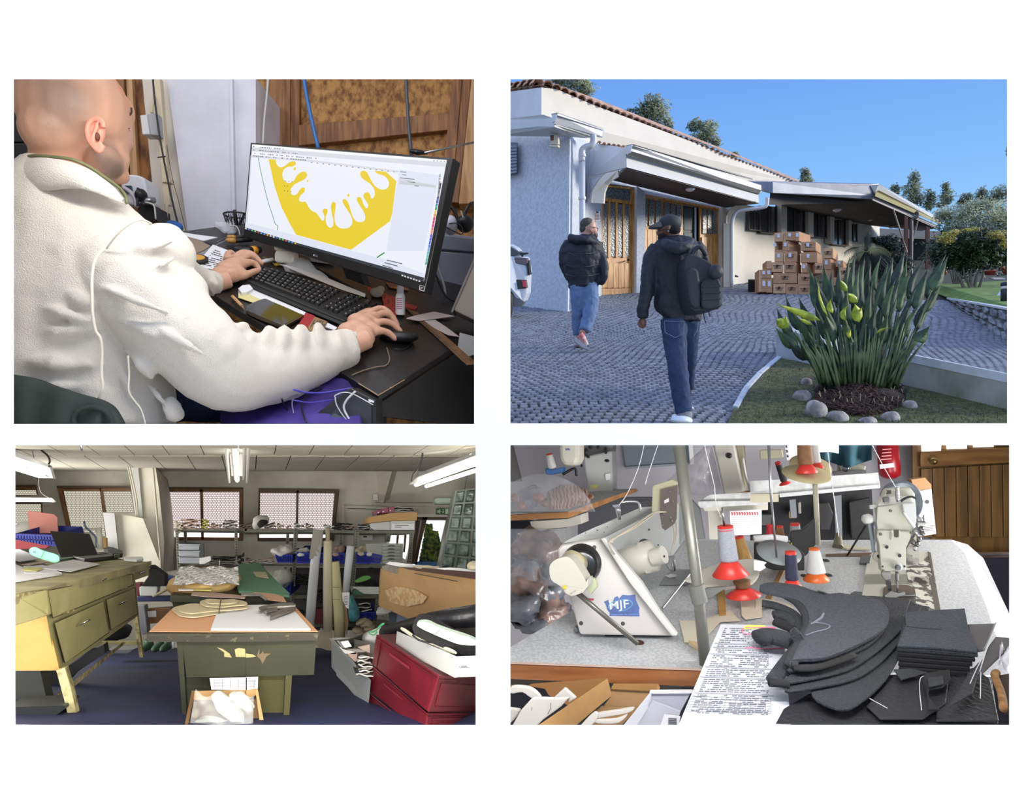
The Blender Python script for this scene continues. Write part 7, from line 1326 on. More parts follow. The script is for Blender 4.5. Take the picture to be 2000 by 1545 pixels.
for lA,q,h in[('white printed sheet in front of the laptop',(480,1010,750,1055,500,1122,240,1090,400,1040),.006),('white sheet lying under the printed one',(90,1070,260,1060,420,1130,100,1130),.004),('large white sheet at the front left of the yellow desk',(-40,1060,22,1050,200,1130,420,1140,60,1200,-60,1210),.002),('grey folded sheet below the slipper sole',(-40,900,22,930,245,1030,60,1060,-40,1030),.02)]:
 onD('paper_sheet',lA,'paper',q,wP if 'grey' not in lA else ma(244,(150,150,156),.7),h)
onD('yellow_note','yellow note pad on the desk by the white sheets','note',(90,1090,245,1088,250,1105,200,1122,80,1112),ma(245,(212,206,120),.7),.008);onD('pink_cards','pinkish cards under the slipper sole','card',(70,1062,200,1040,320,1040,150,1070),pink,.009)
onD('black_cable_heap','tangle of black cables behind the laptop','cables',(730,930,850,945,935,975,940,998,850,1000,720,965),bF,.005,.03,mD=[dI(.04,.03)]);onD('paper_scraps','small stack of white cards at the far end of the yellow desk','cards',(945,1000,1110,998,1120,1018,1060,1028,960,1020),wP,.003,.012)
onD('grey_pouch','olive pouch beside the laptop','pouch',(850,985,930,975,940,995,870,1005),ma(246,(96,108,84),.7),.01,.02)
t=bS('blue basket with slotted sides at the far left',c1,(10,782,352,792,378,890,10,866),3.3,(7,2));pf('red_folder',c1,(-40,825,40,835,310,885,280,905,-40,912),3.1,.04,ma(247,(128,36,44),.6),None,'dark red folder under the blue basket','folder')
pf('pink_board',c1,(122,588,140,582,350,612,382,640,388,775,145,780),3.5,.015,ma(248,(186,122,112),.7),None,'salmon pink board standing behind the blue basket','board',bv=.004)
m=M().eL(P(*c1(80,735),3.6),px(14,3.6),.06,px(16,3.6),None,16,10);ob('clear_bag',m,clear(249,(220,222,218),.5),None,1,'crumpled clear bag behind the pink board at far left','bag',mD=[dI(.06,.05)])
t=Th('spool_stand','pale plastic tube stand behind the laptop','stand',P(195,1072,3.9));pm_=ma(250,(178,178,166),.5)
m=M().tu([P(*c1(735,730),3.9),P(*c1(752,915),3.9)],px(5.5,3.9),12);ob('upright_tube',m,pm_,t,1);m=M().tu([P(*c1(575,740),3.9),P(*c1(762,738),3.9)],px(2.2,3.9),8);ob('cross_tube',m,pm_,t,1)
pf('foot',c1,(715,915,780,912,785,935,715,940),3.88,.1,pm_,t)
Cb('blue-grey air hose curving behind the laptop',K_(c1,3.7,612,672,625,720,680,775,715,820,715,900),px(1.8,3.7),ma(251,(72,88,104),.5),'air_hose','hose')
pf('wooden_pad',c1,(395,740,540,748,570,765,420,760),3.7,.1,bG,None,'beige pad on top behind the laptop lid','pad')
pf('small_boxes',c1,(758,805,800,815,802,900,765,905),4.0,.05,kraft,None,'small brown box beside the plastic tube','box')
gm=ma(252,(56,56,36),.6,r2=(46,47,30),sC=4,bU=.1);gedge=ma(253,(54,50,38),.6,r2=(92,84,64),sC=40,pos=(.40,.30));gin=ma(254,(178,160,110),.8)
GT=Pl((286,1240,2.45),(622,1237,2.45),(334,1190,3.05))
t=Th('green_desk','dark green painted desk in the middle with worn edge and wide drawer','desk',P(480,1416,2.5))
m=M().pz([GT.at(*p)for p in[(286,1240),(622,1237),(579,1187),(334,1190)]],-GT.n*.004);ob('desktop',m,gm,t)
pf('top_edge',c3,(1145,432,2000,430,2000,500,1165,500,1150,480),2.45,.5,gedge,t);pf('top_edge',c4,(0,425,626,424,608,486,0,500),2.45,.5,gedge,t)
dwr=pf('drawer',c3,(1455,500,2000,498,2000,800,1490,806),2.5,.4,gm,t);pf('drawer_side',c4,(-2,498,606,486,585,782,-2,800),2.5,.4,gm,dwr)
pf('left_post',c3,(1408,502,1458,502,1500,1240,1465,1260),2.5,.05,gm,t);pf('side_panel',c3,(1458,810,2000,800,2000,1260,1500,1260),2.6,.05,gm,t);pf('pedestal',c4,(-2,795,342,792,322,1140,-2,1145),2.55,.3,ma(255,(76,72,40),.6),t);pf('right_post',c4,(342,790,398,788,365,1260,318,1260),2.5,.06,MT[255],t)
for q in[(1755,548,1800,560,1815,570,1860,600,1880,635,1815,628,1815,590),(1905,565,1940,552,1995,560,1998,630,1915,630)]:pf('paint_chip',c3,q,2.497,.003,gin,t)
pf('paint_chip',c4,(0,600,60,608,90,625,60,632,0,635),2.497,.003,gin,t);pf('paint_chip',c4,(95,620,115,560,120,610,150,580,155,600,215,600,175,630,145,690,125,650),2.497,.003,ma(256,(112,96,70),.8),t)
def onG(nA,lA,cat,q,mt,h=.002,th=.002,f=c3,pl=GT,**k):m=M().pz([pl.at(*p,h)for p in cv(f,*q)],pl.n*th);return ob(nA,m,mt,None,False,lA,cat,**k)
m=M().pz([GT.at(*p,.002)for p in[c3(1170,420),c3(1362,228),c3(1990,215),c4(430,212),c4(618,420),c3(1700,424)]],GT.n*.002);ob('orange_card',m,ma(257,(212,158,116),.8),None,False,'orange card covering the green desk top','card')
m=M().pz([GT.at(*p,.005)for p in[c3(1700,415),c3(1765,232),c3(1990,205),c4(370,200),c4(555,415),c4(100,418)]],GT.n*.006);ob('paper_stack',m,wP,None,False,'stack of white paper on the right of the orange card','paper')
ins=ma(258,(202,186,152),.7);ing='beige insoles on the green desk'
for k,(lA,q,h)in enumerate([('lowest large beige insole on the orange card',(1365,245,1390,222,1470,205,1600,200,1700,225,1850,235,2000,215,2010,255,1850,275,1700,290,1560,310,1440,300,1400,275),.006),('upper large beige insole tied over the lowest',(1425,235,1500,208,1600,206,1720,232,1860,240,2000,222,2010,245,1850,262,1700,272,1540,290,1440,275),.012),('small beige insole on top of the bundle',(1605,215,1620,193,1680,185,1800,190,1900,185,2000,205,2000,232,1900,240,1800,252,1660,245),.02),('smallest beige insole at the top right of the bundle',(1640,205,1680,192,1800,198,1900,195,1930,215,1880,232,1780,236,1680,230),.026)]):
 m=M().pz([GT.at(*c3(v[0],v[1]),h)for v in sP([(q[i],q[i+1],0)for i in Rg(0,len(q),2)],4,1)],GT.n*.005);ob('insole',m,ins,None,False,lA,'insole',ing,bv=.0015)
m=M().tu([GT.at(*c3(1785,190),.034),GT.at(*c3(1778,240),.034),GT.at(*c3(1768,285),.012)],px(1.1,2.7));ob('rubber_band',m,brownf,None,lB='brown rubber band round the insoles',cat='band')
st_=Th('stapling_pliers','grey metal stapling pliers on the white paper','pliers',GT.at(*c4(280,300)));pm3=ma(259,(150,146,136),.35,.8)
for nm,q,h in[('upper_arm',(108,270,150,255,300,228,400,230,430,240,425,255,270,262,180,275,120,298,108,290),.02),('lower_arm',(205,355,210,320,290,285,420,245,430,262,400,280,290,320,215,352),.016),('jaw',(160,298,200,285,262,268,270,290,200,308,175,318),.018)]:
 m=M().pz([GT.at(*p,h)for p in cv(c4,*q)],GT.n*.012);ob(nm,m,pm3,st_,bv=.003)
m=M().tu([GT.at(*c4(270,275),.02),GT.at(*c4(230,290),.02),GT.at(*c4(160,300),.02)],px(1.4,2.6));ob('spring',m,bK,st_,1)
GT2=Pl((338,1162,3.3),(566,1168,3.3),(480,1104,4.3));t=Th('rear_green_desk','second dark green desk behind the first with a green cutting mat','desk',P(450,1300,3.5))
m=M().pz([GT2.at(*p)for p in[(333,1163),(566,1168),(512,1104),(380,1104)]],-GT2.n*.03);ob('desktop',m,gm,t)
pf('front',c3,(1355,120,2000,130,2000,230,1385,225),3.32,.3,gm,t);pf('front',c4,(0,130,375,130,430,215,0,230),3.32,.3,gm,t)
m=M().pz([GT2.at(*p,.004)for p in[c2(-60,1062),c2(110,1050),c2(290,1240),c4(375,112),c4(370,128),c4(0,95),c4(-60,90),c2(-80,1240)]],GT2.n*.012);ob('cutting_mat',m,ma(260,(88,132,102),.7,var=.15,sC=6),None,False,'green cutting mat on the rear desk','mat')
m=M().pz([GT2.at(*p,.018)for p in cv(c2,60,1140,170,1140,195,1195,90,1180)],GT2.n*.002);ob('paper_scrap',m,bG,None,False,'beige paper scrap on the green cutting mat','paper')
pk=Th('wrapped_parcel','brown paper parcel with bubble wrap on the rear desk','parcel',GT2.at(400,1155))
m=M().loft([[P(*c3(cx,cy),3.5)+Ve((px(rx/4.4,3.5)*cos(a),.14*sin(a),px(ry/4.4,3.5)*sin(a)*.3+px(4,3.5)*sin(a*3+cx)*.15))for a in[2*pi*k/24 for k in Rg(24)]]for cx,cy,rx,ry in[(1640,50,260,20),(1635,35,290,30),(1640,0,300,40),(1650,-40,290,40),(1660,-80,250,30)]])
ob('brown_paper',m,ma(261,(188,156,98),.7,r2=(150,118,70),sC=12,bU=.4),pk,1,mD=[dI(.03,.05)])
m=M();rW=[]
for j in Rg(10):
 v=j/9;rW.append([P(*c3((1370+60*v)+(575-70*v)*i/15,5-150*v+10*sin(i*.9+j)),3.34+.25*v-.02*sin(pi*i/15)+.012*sin(i*1.7+j*2))for i in Rg(16)])
m.sH(rW,.006,(0,.02,-.03));ob('bubble_wrap',m,ma(262,(206,204,200),.3,r2=(168,168,172),sC=60,bU=.8,kD='voronoi',pos=(.2,.6)),pk,1)
for lA,f,q,mt,h in[('pale yellow sticky note on the rear desk edge',c3,(1555,72,1705,78,1700,104,1555,96),ma(263,(212,204,120),.7),.02),('white card under the yellow note',c3,(1415,84,1550,90,1550,98,1420,98),wP,.02),('pink card stack on the rear desk front',c3,(1540,98,1720,100,2000,130,1990,150,1640,135,1530,120),pink,.01),('tan folded card at the right front of the rear desk',c4,(60,100,240,112,320,140,345,185,180,165,130,130),ma(264,(190,150,120),.7),.012),('dark frame shape on the rear desk',c4,(-40,110,130,120,185,170,170,180,120,140,-40,135),gF,.016)]:
 m=M().pz([GT2.at(*p,h)for p in cv(f,*q)],GT2.n*.003);ob('card',m,mt,None,False,lA,'card')
t=Th('cardboard_box','open cardboard box in front of the green desk','box',P(435,1420,2.3))
pf('back_side',c3,(1535,925,2000,915,2000,1010,1560,1010),2.45,.01,kraft,t);pf('back_side',c4,(-5,918,90,905,100,950,-5,1010),2.45,.01,kraft,t)
pf('left_side',c3,(1535,930,1560,930,1500,1260,1465,1260),lD(365,2.3,380,2.45),.01,ma(265,(150,112,72),.8),t);pf('right_side',c4,(85,915,102,905,170,1260,130,1260,95,1010),2.4,.01,kraft,t)
pf('contents',c3,(1560,1010,2000,1000,2000,1260,1510,1260),2.43,.02,ma(266,(120,92,62),.9),t);pf('contents',c4,(-5,1000,100,1000,140,1260,-5,1260),2.43,.02,MT[266],t)
for k,(lA,q)in enumerate([('white shoe sole in the clear bag, lettering on it',(1700,960,1760,945,1850,1010,1930,1090,1965,1150,1960,1210,1900,1225,1850,1170,1760,1110,1720,1030)),('white shoe sole lying lower in the clear bag',(1560,1190,1640,1160,1760,1180,1850,1225,1900,1250,1560,1250)),('white shoe sole upright at the right in the bag',(1850,960,1900,950,1980,990,2060,1080,2000,1100,1900,1020))]):
 m=M().pz([P(*c3(v[0],v[1]),2.36-.01*k)for v in sP([(q[i],q[i+1],0)for i in Rg(0,len(q),2)],3,1)],(0,.025,0));o=ob('shoe_sole',m,ma(267,(196,200,190),.6),None,False,lA,'sole','white soles in the clear bag',bv=.004)
m=M();rW=[]
for j in Rg(12):
 v=j/11;rW.append([P(*c3(1570-60*v+(500+50*v)*i/15,905+70*abs(sin(i*.55))*(1-v)+(350-70*abs(sin(i*.55))*(1-v))*v),2.33-.03*sin(pi*i/15)+.03*noise.noise(Ve((i*.5,j*.5,9))))for i in Rg(16)])
m.sH(rW,.002,(0,1,0));ob('clear_plastic_bag',m,clear(268,(226,228,226),.2,.08,9,1),None,1,'large clear plastic bag in the cardboard box','bag')
t=Th('printed_sheet','printed grid sheet hanging under the green desk drawer','sheet',P(456,1345,2.45));pf('sheet',c3,(1690,812,2010,806,2010,915,1705,908),2.46,.003,wP,t);pf('sheet_end',c4,(0,802,106,800,102,912,0,914),2.46,.003,wP,t)
m=M()
for k in Rg(7):y=820+k*13;m.pz(K_(c3,2.457,1725,y,2090,y-5,2090,y-3.5,1725,y+1.5),(0,.001,0))
for k in Rg(6):x=1730+k*68;m.pz(K_(c3,2.457,x,818,x+1.5,818,x+1.5,900,x,900),(0,.001,0))
ob('grid_lines',m,ink,t,kD='stuff')
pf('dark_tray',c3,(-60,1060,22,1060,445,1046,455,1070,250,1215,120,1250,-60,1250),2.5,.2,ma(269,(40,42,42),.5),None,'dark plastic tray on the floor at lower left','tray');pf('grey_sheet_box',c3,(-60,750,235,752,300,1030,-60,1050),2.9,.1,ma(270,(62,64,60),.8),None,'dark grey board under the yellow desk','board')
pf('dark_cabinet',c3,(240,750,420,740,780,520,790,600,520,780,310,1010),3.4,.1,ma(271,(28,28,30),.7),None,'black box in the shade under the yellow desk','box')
for lA,nm,f,q,d,mt,cat in[('black jacket hanging at the end of the yellow desk','black_jacket',c1,(1165,1060,1195,1045,1260,1090,1310,1130,1310,1231,1100,1231,1160,1150),4.5,bF,'jacket'),('blue and white container on the floor shelf','container',c1,(1255,1150,1310,1130,1385,1150,1390,1231,1255,1231),4.7,ma(272,(120,136,176),.5,r2=(60,80,150),sC=20),'container'),('long white shoe box beside the parcel','shoe_box',c3,(1085,30,1110,20,1245,22,1240,70,1222,105,1090,105),4.6,wbx,'box'),('dark blue low shelf behind the green desks','blue_shelf',c3,(1062,110,1360,108,1362,152,1070,155),4.65,ma(273,(34,42,84),.5),'shelf'),('small cardboard carton with a white label on the floor','small_carton',c3,(1140,222,1362,205,1340,335,1155,345),4.6,ma(274,(134,98,66),.8),'box'),('light grey sack standing left of the small carton','grey_sack',c3,(1060,190,1130,185,1145,300,1155,430,1110,440,1075,300),4.5,ma(275,(140,140,146),.8),'sack'),('dark red box behind the yellow desk end','red_box',c3,(1046,-10,1100,-10,1085,110,1060,100),4.75,ma(276,(96,26,40),.7),'box'),('clear plastic storage tray on the floor','storage_tray',c3,(820,560,960,560,1060,555,990,605,860,602),4.6,ma(277,(110,110,112),.4),'tray'),('bag of rods tied at the end beside the parcel','rod_bundle',c3,(1190,105,1340,28,1350,45,1210,118),4.4,bG,'bundle')]:
 pf(nm,f,q,d,.15,mt,None,lA,cat,bv=.006)
pf('carton_label',c3,(1155,238,1230,232,1232,285,1160,288),4.59,.004,wP,None,'white label on the small floor carton','label')
gb_=ma(278,(56,84,66),.6)
for k,x in enumerate([1150,1250,1320]):m=M().eL(P(*c3(x,540),4.7),px(9,4.7),.08,px(7.5,4.7));m.tu([P(*c3(x,540),4.75),P(*c3(x+8,480),4.75)],[px(7,4.7),px(6,4.7)],10);ob('rubber_clog',m,gb_,None,1,['leftmost','middle','rightmost'][k]+' green rubber clog on the floor by the desk','clog','green clogs on the floor',mD=mE(.006,2))
pf('rubber_boot',c3,(1365,505,1382,505,1380,558,1365,556),4.7,.05,wP,None,'narrow white piece beside the green clogs','card')
m=M().eL(P(*c3(890,420),4.4),px(20,4.4),.12,px(16,4.4));ob('black_bag',m,bF,None,1,'black bag on the floor under the yellow desk end','bag',mD=[dI(.05,.08)])
redc=ma(279,(122,26,38),.4,r2=(98,20,30),sC=3)
for k,(lA,L_,R_)in enumerate([('top dark red crate of the stack, white shoe box in it',(1130,438,1665,790,1568,1105,1085,692),(1665,790,2010,812,2010,1100,1568,1105)),('middle dark red crate of the stack',(1090,706,1568,1122,1540,1300,1040,905),(1568,1122,2010,1112,2010,1300,1540,1300)),('bottom dark red crate of the stack',(1042,925,1530,1320,1480,1600,1010,1110),(1530,1320,2010,1300,2010,1600,1480,1600))]):
 dl=lambda x,y:1/(1/2.75+(1/2.2-1/2.75)*(x-735)/(860-735));dr=lambda x,y:1/(1/2.2+(1/2.75-1/2.2)*(x-860)/90)
 t=Th('plastic_crate',lA,'crate',P(850,1400,2.4),'dark red stacking crates');a=cv(c4,*L_);b_=cv(c4,*R_)
 clampq=lambda q:[(min(955,x),min(1440,y))for x,y in q]
 ql=pf('long_side',lambda x,y:(x,y),sum([list(p)for p in clampq(a)],[]),dl,.02,redc,t,bv=.003);qr=pf('end_side',lambda x,y:(x,y),sum([list(p)for p in clampq(b_)],[]),dr,.02,redc,t,bv=.003)
 for v0,v1,nm in[(0,.07,'rim'),(.1,.14,'ridge')]:
  pf(nm,lambda x,y:(x,y),sum([list(bI(a,u,v))for u,v in[(0,v0),(1,v0),(1,v1),(0,v1)]],[]),lambda x,y:dl(x,y)-.015,.02,redc,t,bv=.002)
  q_=[bI(b_,u,v)for u,v in[(0,v0),(.98,v0),(.98,v1),(0,v1)]]
  if max(p[1]for p in q_)<1440:pf(nm,lambda x,y:(x,y),sum([list(p)for p in clampq(q_)],[]),lambda x,y:dr(x,y)-.015,.02,redc,t)
 if k<3:pf('grip',lambda x,y:(x,y),sum([list(bI(a,u,v))for u,v in[(.24,.28),(.56,.28),(.56,.36),(.24,.36)]],[]),lambda x,y:dl(x,y)-.012,.012,ma(280,(140,42,54),.4),t,bv=.002)
 for u in(.02,.93):pf('corner_rib',lambda x,y:(x,y),sum([list(bI(a,uu,v))for uu,v in[(u,.1),(u+.05,.1),(u+.05,.98),(u,.98)]],[]),lambda x,y:dl(x,y)-.01,.012,redc,t)
 q_=clampq([bI(b_,u,v)for u,v in[(.1,.2),(.9,.2),(.9,.85),(.1,.85)]]);pf('end_recess',lambda x,y:(x,y),sum([list(p)for p in q_],[]),lambda x,y:dr(x,y)-.01,.012,redc,t,bv=.003)
m=M().pz([P(*p)for p in[(*c4(1130,438),2.75),(*c4(1300,430),3.0),(*c4(2010,700),2.7),(*c4(2010,812),2.6),(*c4(1665,790),2.2)]],(0,.0,-.02));ob('red_crate_floor',m,ma(281,(84,20,28),.6),None,False,'dark red crate lid under the shoe box','lid')
t=Th('shoe_box','white open shoe box standing in the top red crate','box',P(850,1320,2.3));sbm=ma(282,(172,172,168),.7)
pf('long_side',c4,(1300,408,1812,625,1790,806,1285,545),lD(775,2.65,892,2.15),.004,sbm,t);pf('end_side',c4,(1812,625,2010,618,2010,795,1790,806),2.15,.004,ma(283,(178,180,176),.7),t)
pf('label_print',c4,(1845,706,1900,706,1900,711,1845,711),2.145,.002,ink,t);pf('label_print',c4,(1845,716,1918,716,1918,721,1845,721),2.145,.002,ink,t);pf('label_mark',c4,(1828,718,1834,708,1840,718),2.145,.002,ink,t)
pf('cream_lining',c4,(1340,400,1365,378,1450,440,1560,500,1700,540,1815,575,1815,618,1700,590,1560,530,1430,460),lD(780,2.6,892,2.2),.06,ma(284,(206,200,178),.9,bU=.5,sC=80),None,'cream fluffy lining lying in the shoe box','lining',bv=.006)
sh=Th('slipper','black fluffy slipper with white insole on the shoe box','shoe',P(870,1270,2.3))
def blob(f,q,k=4):return[tuple(v)[:2]for v in sP([(q[i],q[i+1],0)for i in Rg(0,len(q),2)],k,1)]
m=M().pz([P(*c4(*p),2.28)for p in blob(c4,(1430,365,1480,335,1560,350,1680,420,1850,510,1975,540,2010,560,2010,615,1850,612,1700,560,1560,500,1450,440))],(0,.10,0));ob('upper',m,ma(285,(24,22,24),.95,bU=.8,sC=120),sh,bv=.015)
m=M().pz([P(*c4(*p),2.24)for p in blob(c4,(1468,358,1490,335,1560,335,1640,372,1760,415,1900,460,1990,500,2005,525,1930,533,1820,520,1700,475,1620,440,1520,395))],(0,.03,0));ob('insole',m,ma(286,(176,190,178),.7),sh,bv=.004)
m=M().tu([P(*c4(1618,445),2.238),P(*c4(1665,398),2.238)],px(.6,2.2));ob('crease',m,ink,sh)
Cb('black elastic across the insole box edge',K_(c4,2.3,1430,440,1480,480,1540,500,1610,505),px(2.0,2.3),bF,'strap','strap')
t=Th('white_bin','long white plastic bin beside the red crates','bin',P(700,1340,2.9));wbn=ma(287,(182,186,186),.45)
pf('long_side',c4,(738,488,950,700,1075,830,1055,1050,1015,1060,740,722),lD(648,3.5,725,2.75),.02,wbn,t,bv=.004);pf('rim',c4,(716,478,745,470,955,700,945,725),lD(643,3.5,697,2.95),.03,ma(288,(200,204,202),.45),t,bv=.004)
pf('end_rim',c4,(716,478,800,466,900,470,760,488),3.55,.03,MT[288],t);pf('inside',c4,(760,486,905,470,1110,520,1090,800,950,700),lD(650,3.5,730,2.9),.01,ma(289,(120,116,112),.8),t)
pf('recessed_panel',c4,(775,720,940,890,955,940,930,945,780,790),lambda x,y:lD(648,3.5,725,2.75)(x,y)-.012,.012,ma(290,(196,198,198),.45),t)
bN('stack of white and black tied pieces hanging out of the white bin',c4,945,595,1098,790,wF,9,2.75,91,mt2=gF);pf('black_underside',c4,(935,725,960,735,1090,775,1060,800,950,775),2.78,.04,bF,None,'black piece under the tied stack in the white bin','fabric')
for lA,q,mt in[('white tag card in the white bin',(815,500,880,490,910,540,850,552),wP),('pinkish card in the white bin',(870,605,960,585,950,670,930,665),pink),('dark strip coiled in the white bin',(780,490,830,560,950,590,1050,585,960,560,860,560,800,490),gF),('beige paper in the back of the white bin',(960,545,1110,512,1105,600,1040,590),ma(291,(172,150,138),.8)),('thin white cards lying across the white bin',(800,540,960,595,940,605,850,600),wF)]:pf('card',c4,q,2.95,.01,mt,None,lA,'card')
t=Th('black_roll','long black roll lying slantwise behind the red crates','roll',P(800,1250,3.1));m=M().tu([P(*c4(900,520),3.2),P(*c4(1180,430),3.1),P(*c4(1600,320),2.95),P(*c4(2030,270),2.8)],[px(10,3.1),px(14,3.1),px(17,3),px(22,2.9)],16);ob('roll',m,ma(292,(26,26,30),.35,bU=.5,sC=12),t,1)
m=M().tu([P(*c4(1045,478),3.13),P(*c4(1165,440),3.08)],[px(13.5,3.1),px(15,3.1)],16);ob('paper_wrap',m,wF,t,1);m=M()
tb(m,K_(c4,2.99,1080,415,1110,410,1140,380,1190,340,1150,360,1120,400,1060,420,1100,440,1130,410),px(1.4,3));ob('green_tie',m,ma(293,(70,150,104),.5),t,1)
pf('grey_board',c4,(1180,385,1755,212,1768,235,1200,410),3.25,.02,ma(294,(150,148,144),.7),None,'long grey board lying behind the black roll','board')
m=M().tu([P(*c4(1755,222),3.2),P(*c4(1830,225),3.2)],px(3.4,3.2),10);ob('brown_tube_end',m,brownf,None,1,'brown tube end at the tip of the grey board','tube')
m=M().eL(P(*c4(1190,225),4.4),px(15,4.4),.08,px(8,4.4));ob('clear_bag',m,clear(295,(220,220,216),.6),None,1,'small clear bag with pieces right of the slotted post','bag',mD=[dI(.05,.04)])
# ================================================================ 4. the sewing tables
DD=Ve(((1484-CX)/F,1,(CY-880)/F));D4=DD
T4=Pl((1000,1296,1.9),(1400,1308,1.9),(1400,1054,2.8))
grey_wall=ma(296,(190,188,196),.9,var=.05,sC=2);cE=ma(297,(206,204,190),.35,var=.04,sC=6);wM=ma(298,(200,202,200),.3)
dkf=ma(299,(36,38,50),.8);ob4=lambda*a,**k:pf(*a,**k)
m=M().pz([P(966,860,4.6),P(2300,860,4.6),P(2300,1460,4.6),P(966,1460,4.6)],(0,.05,0));st('wall_back',m,grey_wall)
m=M().pz([P(2000,860,4.6),P(2300,860,4.6),P(3300,860,1.2),P(3300,2600,1.2),P(2300,1460,4.6),P(2290,1460,4.7)][1:5],(.05,0,0));st('wall_right',m,grey_wall)
m=M().pz([P(968,1480,1.2),P(3300,3300,1.2),P(2300,1500,4.6),P(968,1330,4.6)],(0,0,-.03));m=M().pz([P(966,1330,4.6),P(2300,1330,4.6),P(2600,2080,1.9),P(968,2080,1.9)],(0,0,-.03));st('floor',m,dkf)
pf('panel_grey',e1,(-60,0,35,0,110,305,-60,305),4.5,.03,ma(300,(118,116,116),.8),None,'dark grey board at the left edge behind the wrapped bundles','board')
o=st('window_5',M().pz(K_(e1,4.55,905,-30,1450,-30,1465,170,940,206),D4*.02),ma(301,(104,116,128),.5))
pf('frame_edge',e1,(935,190,1465,155,1465,170,940,208),4.53,.02,ma(302,(132,140,148),.5),o);pf('pale_strip',e1,(1430,-30,1462,-30,1475,170,1445,172),4.5,.02,wP,o)
wd4=ma(303,(126,92,48),.5,r2=(98,68,32),sC=3,sR=(8,8,.7))
o=st('door_3',M().pz(K_(e2,4.3,1222,-30,2300,-30,2300,862,1400,862,1225,300),D4*.05),wd4)
for q in[(1292,-30,1452,-30,1445,64,1295,68),(1490,-30,1655,-30,1650,46,1492,50),(1700,-30,1875,-30,1860,32,1702,36)]:pf('light',e2,q,4.28,.01,ma(304,(255,255,250),.5,emit=2.0),o)
pf('rail',e2,(1285,72,2060,28,2060,150,1285,190),4.27,.03,ma(305,(150,110,58),.5,r2=(124,86,42),sC=3,sR=(1,8,8)),o,bv=.004)
for k in Rg(8):x0=1290+k*92;pf('plank',e2,(x0,205-k*5,x0+88,200-k*5,x0+94,745,x0+8,745),4.275,.02,wd4,o,bv=.004)
m=M().eL(P(*e2(1385,145),4.22),px(7,4.2),.03,px(7,4.2));ob('knob',m,ma(306,(150,124,76),.3,.9),o,1)
for y in(868,898):pf('metal_threshold',e2,(1590,y,2060,y-4,2060,y+10,1600,y+14),4.2,.03,ma(307,(206,190,176),.3,.7),o)
pf('skirting',e4,(1870,430,2060,435,2060,640,1900,520),3.6,.05,wd4,None,'brown wooden board at the right edge near the floor','board')
pf('dark_mat',e2,(1640,915,2060,905,2060,1560,1900,1560),4.1,.02,ma(308,(40,38,52),.8),None,'dark navy mat on the floor right of the sewing table','mat')
wtop=ma(309,(166,116,62),.5,r2=(140,94,48),sC=3,sR=(1,8,8));gtop=ma(310,(186,188,188),.4,r2=(168,170,170),sC=30)
t=Th('sewing_table','wooden edged sewing table at the back left carrying bagged pieces','table',P(1110,1140,3.3))
T5=Pl((1000,1010,3.2),(1110,1008,3.2),(1240,958,3.9))
m=M().pz([T5.at(*e1(*p))for p in[(-60,560),(480,545),(1015,362),(820,365),(-60,480)]],-T5.n*.01);ob('tabletop',m,gtop,t)
pf('front_edge',e1,(-60,575,480,545,490,592,-60,618),3.2,.04,wtop,t);pf('side_edge',e1,(480,545,1012,362,1028,384,490,592),lD(1109,3.2,1244,3.9),.04,wtop,t)
pf('bracket',e1,(182,622,480,600,580,568,585,640,470,665,205,690),3.3,.15,ma(311,(184,182,172),.6),t);pf('pedestal',e1,(285,690,470,668,465,880,300,900),3.5,.1,ma(312,(150,150,150),.6),t)
cop=ma(313,(178,138,120),.4,r2=(120,86,74),sC=20,sR=(1,1,1),kD='wave');film4=clear(314,(226,228,236),.16,.06,16,1)
t=Th('bagged_bundle','clear bag of pinkish cut pieces on the back left table','bag',P(1080,995,3.1))
for k in Rg(16):m=M().eL(P(*e1(350+k*18,430-k*2+abs(k-8)*3),3.15),px(9,3.1),.07,px(26-abs(k-6)*1.1,3.1),Quaternion((0,1,0),-.25));ob('cut_piece',m,cop,t,1)
for x,y,r in[(55,430,10),(115,490,9),(250,430,12),(300,470,10),(590,440,9),(660,420,6)]:m=M().eL(P(*e1(x,y),3.12),px(r,3.1),.05,px(r*.8,3.1));ob('cut_piece',m,ma(315,(170,122,104),.5,var=.4,sC=20),t,1)
m=M().eL(P(*e1(180,420),3.25),px(24,3.1),.06,px(18,3.1));ob('inner_film',m,ma(316,(150,152,164),.2,r2=(96,96,108),sC=14,bU=.8),t,1,mD=[dI(.08,.08)])
m=M();rW=[[P(*e1(-60+760*i/19,545-300*(sin(pi*min(1,(i+1.5)/20))**.5)*(1-j/9)),3.05+.2*j/9*0-.05*sin(pi*j/9)+.03*noise.noise(Ve((i*.6,j*.6,2))))for i in Rg(20)]for j in Rg(10)];m.sH(rW,.002,(0,1,0));ob('film',m,film4,t,1)
t=Th('sewing_machine','tall cream sewing machine with blue emblem at the back left','sewing machine',P(1170,965,3.9))
pf('head',e1,(405,-30,570,-30,570,120,545,185,440,180,412,120),3.6,.12,cE,t,bv=.02);pf('column',e1,(600,110,830,60,838,400,640,420),3.9,.12,ma(317,(176,178,176),.4),t,bv=.01)
pf('upper_arm',e1,(560,-30,840,-30,830,100,610,130),4.0,.1,ma(318,(120,122,122),.5),t)
for x,y,w,h in[(620,70,50,60),(660,30,40,40),(720,30,30,50),(780,60,26,60),(790,140,40,24),(590,180,20,24),(640,110,30,24)]:m=M().eL(P(*e1(x,y),3.8),px(w/8,3.8),.03,px(h/8,3.8));ob('mechanism',m,ma(319,(58,60,64),.4,.6),t,1)
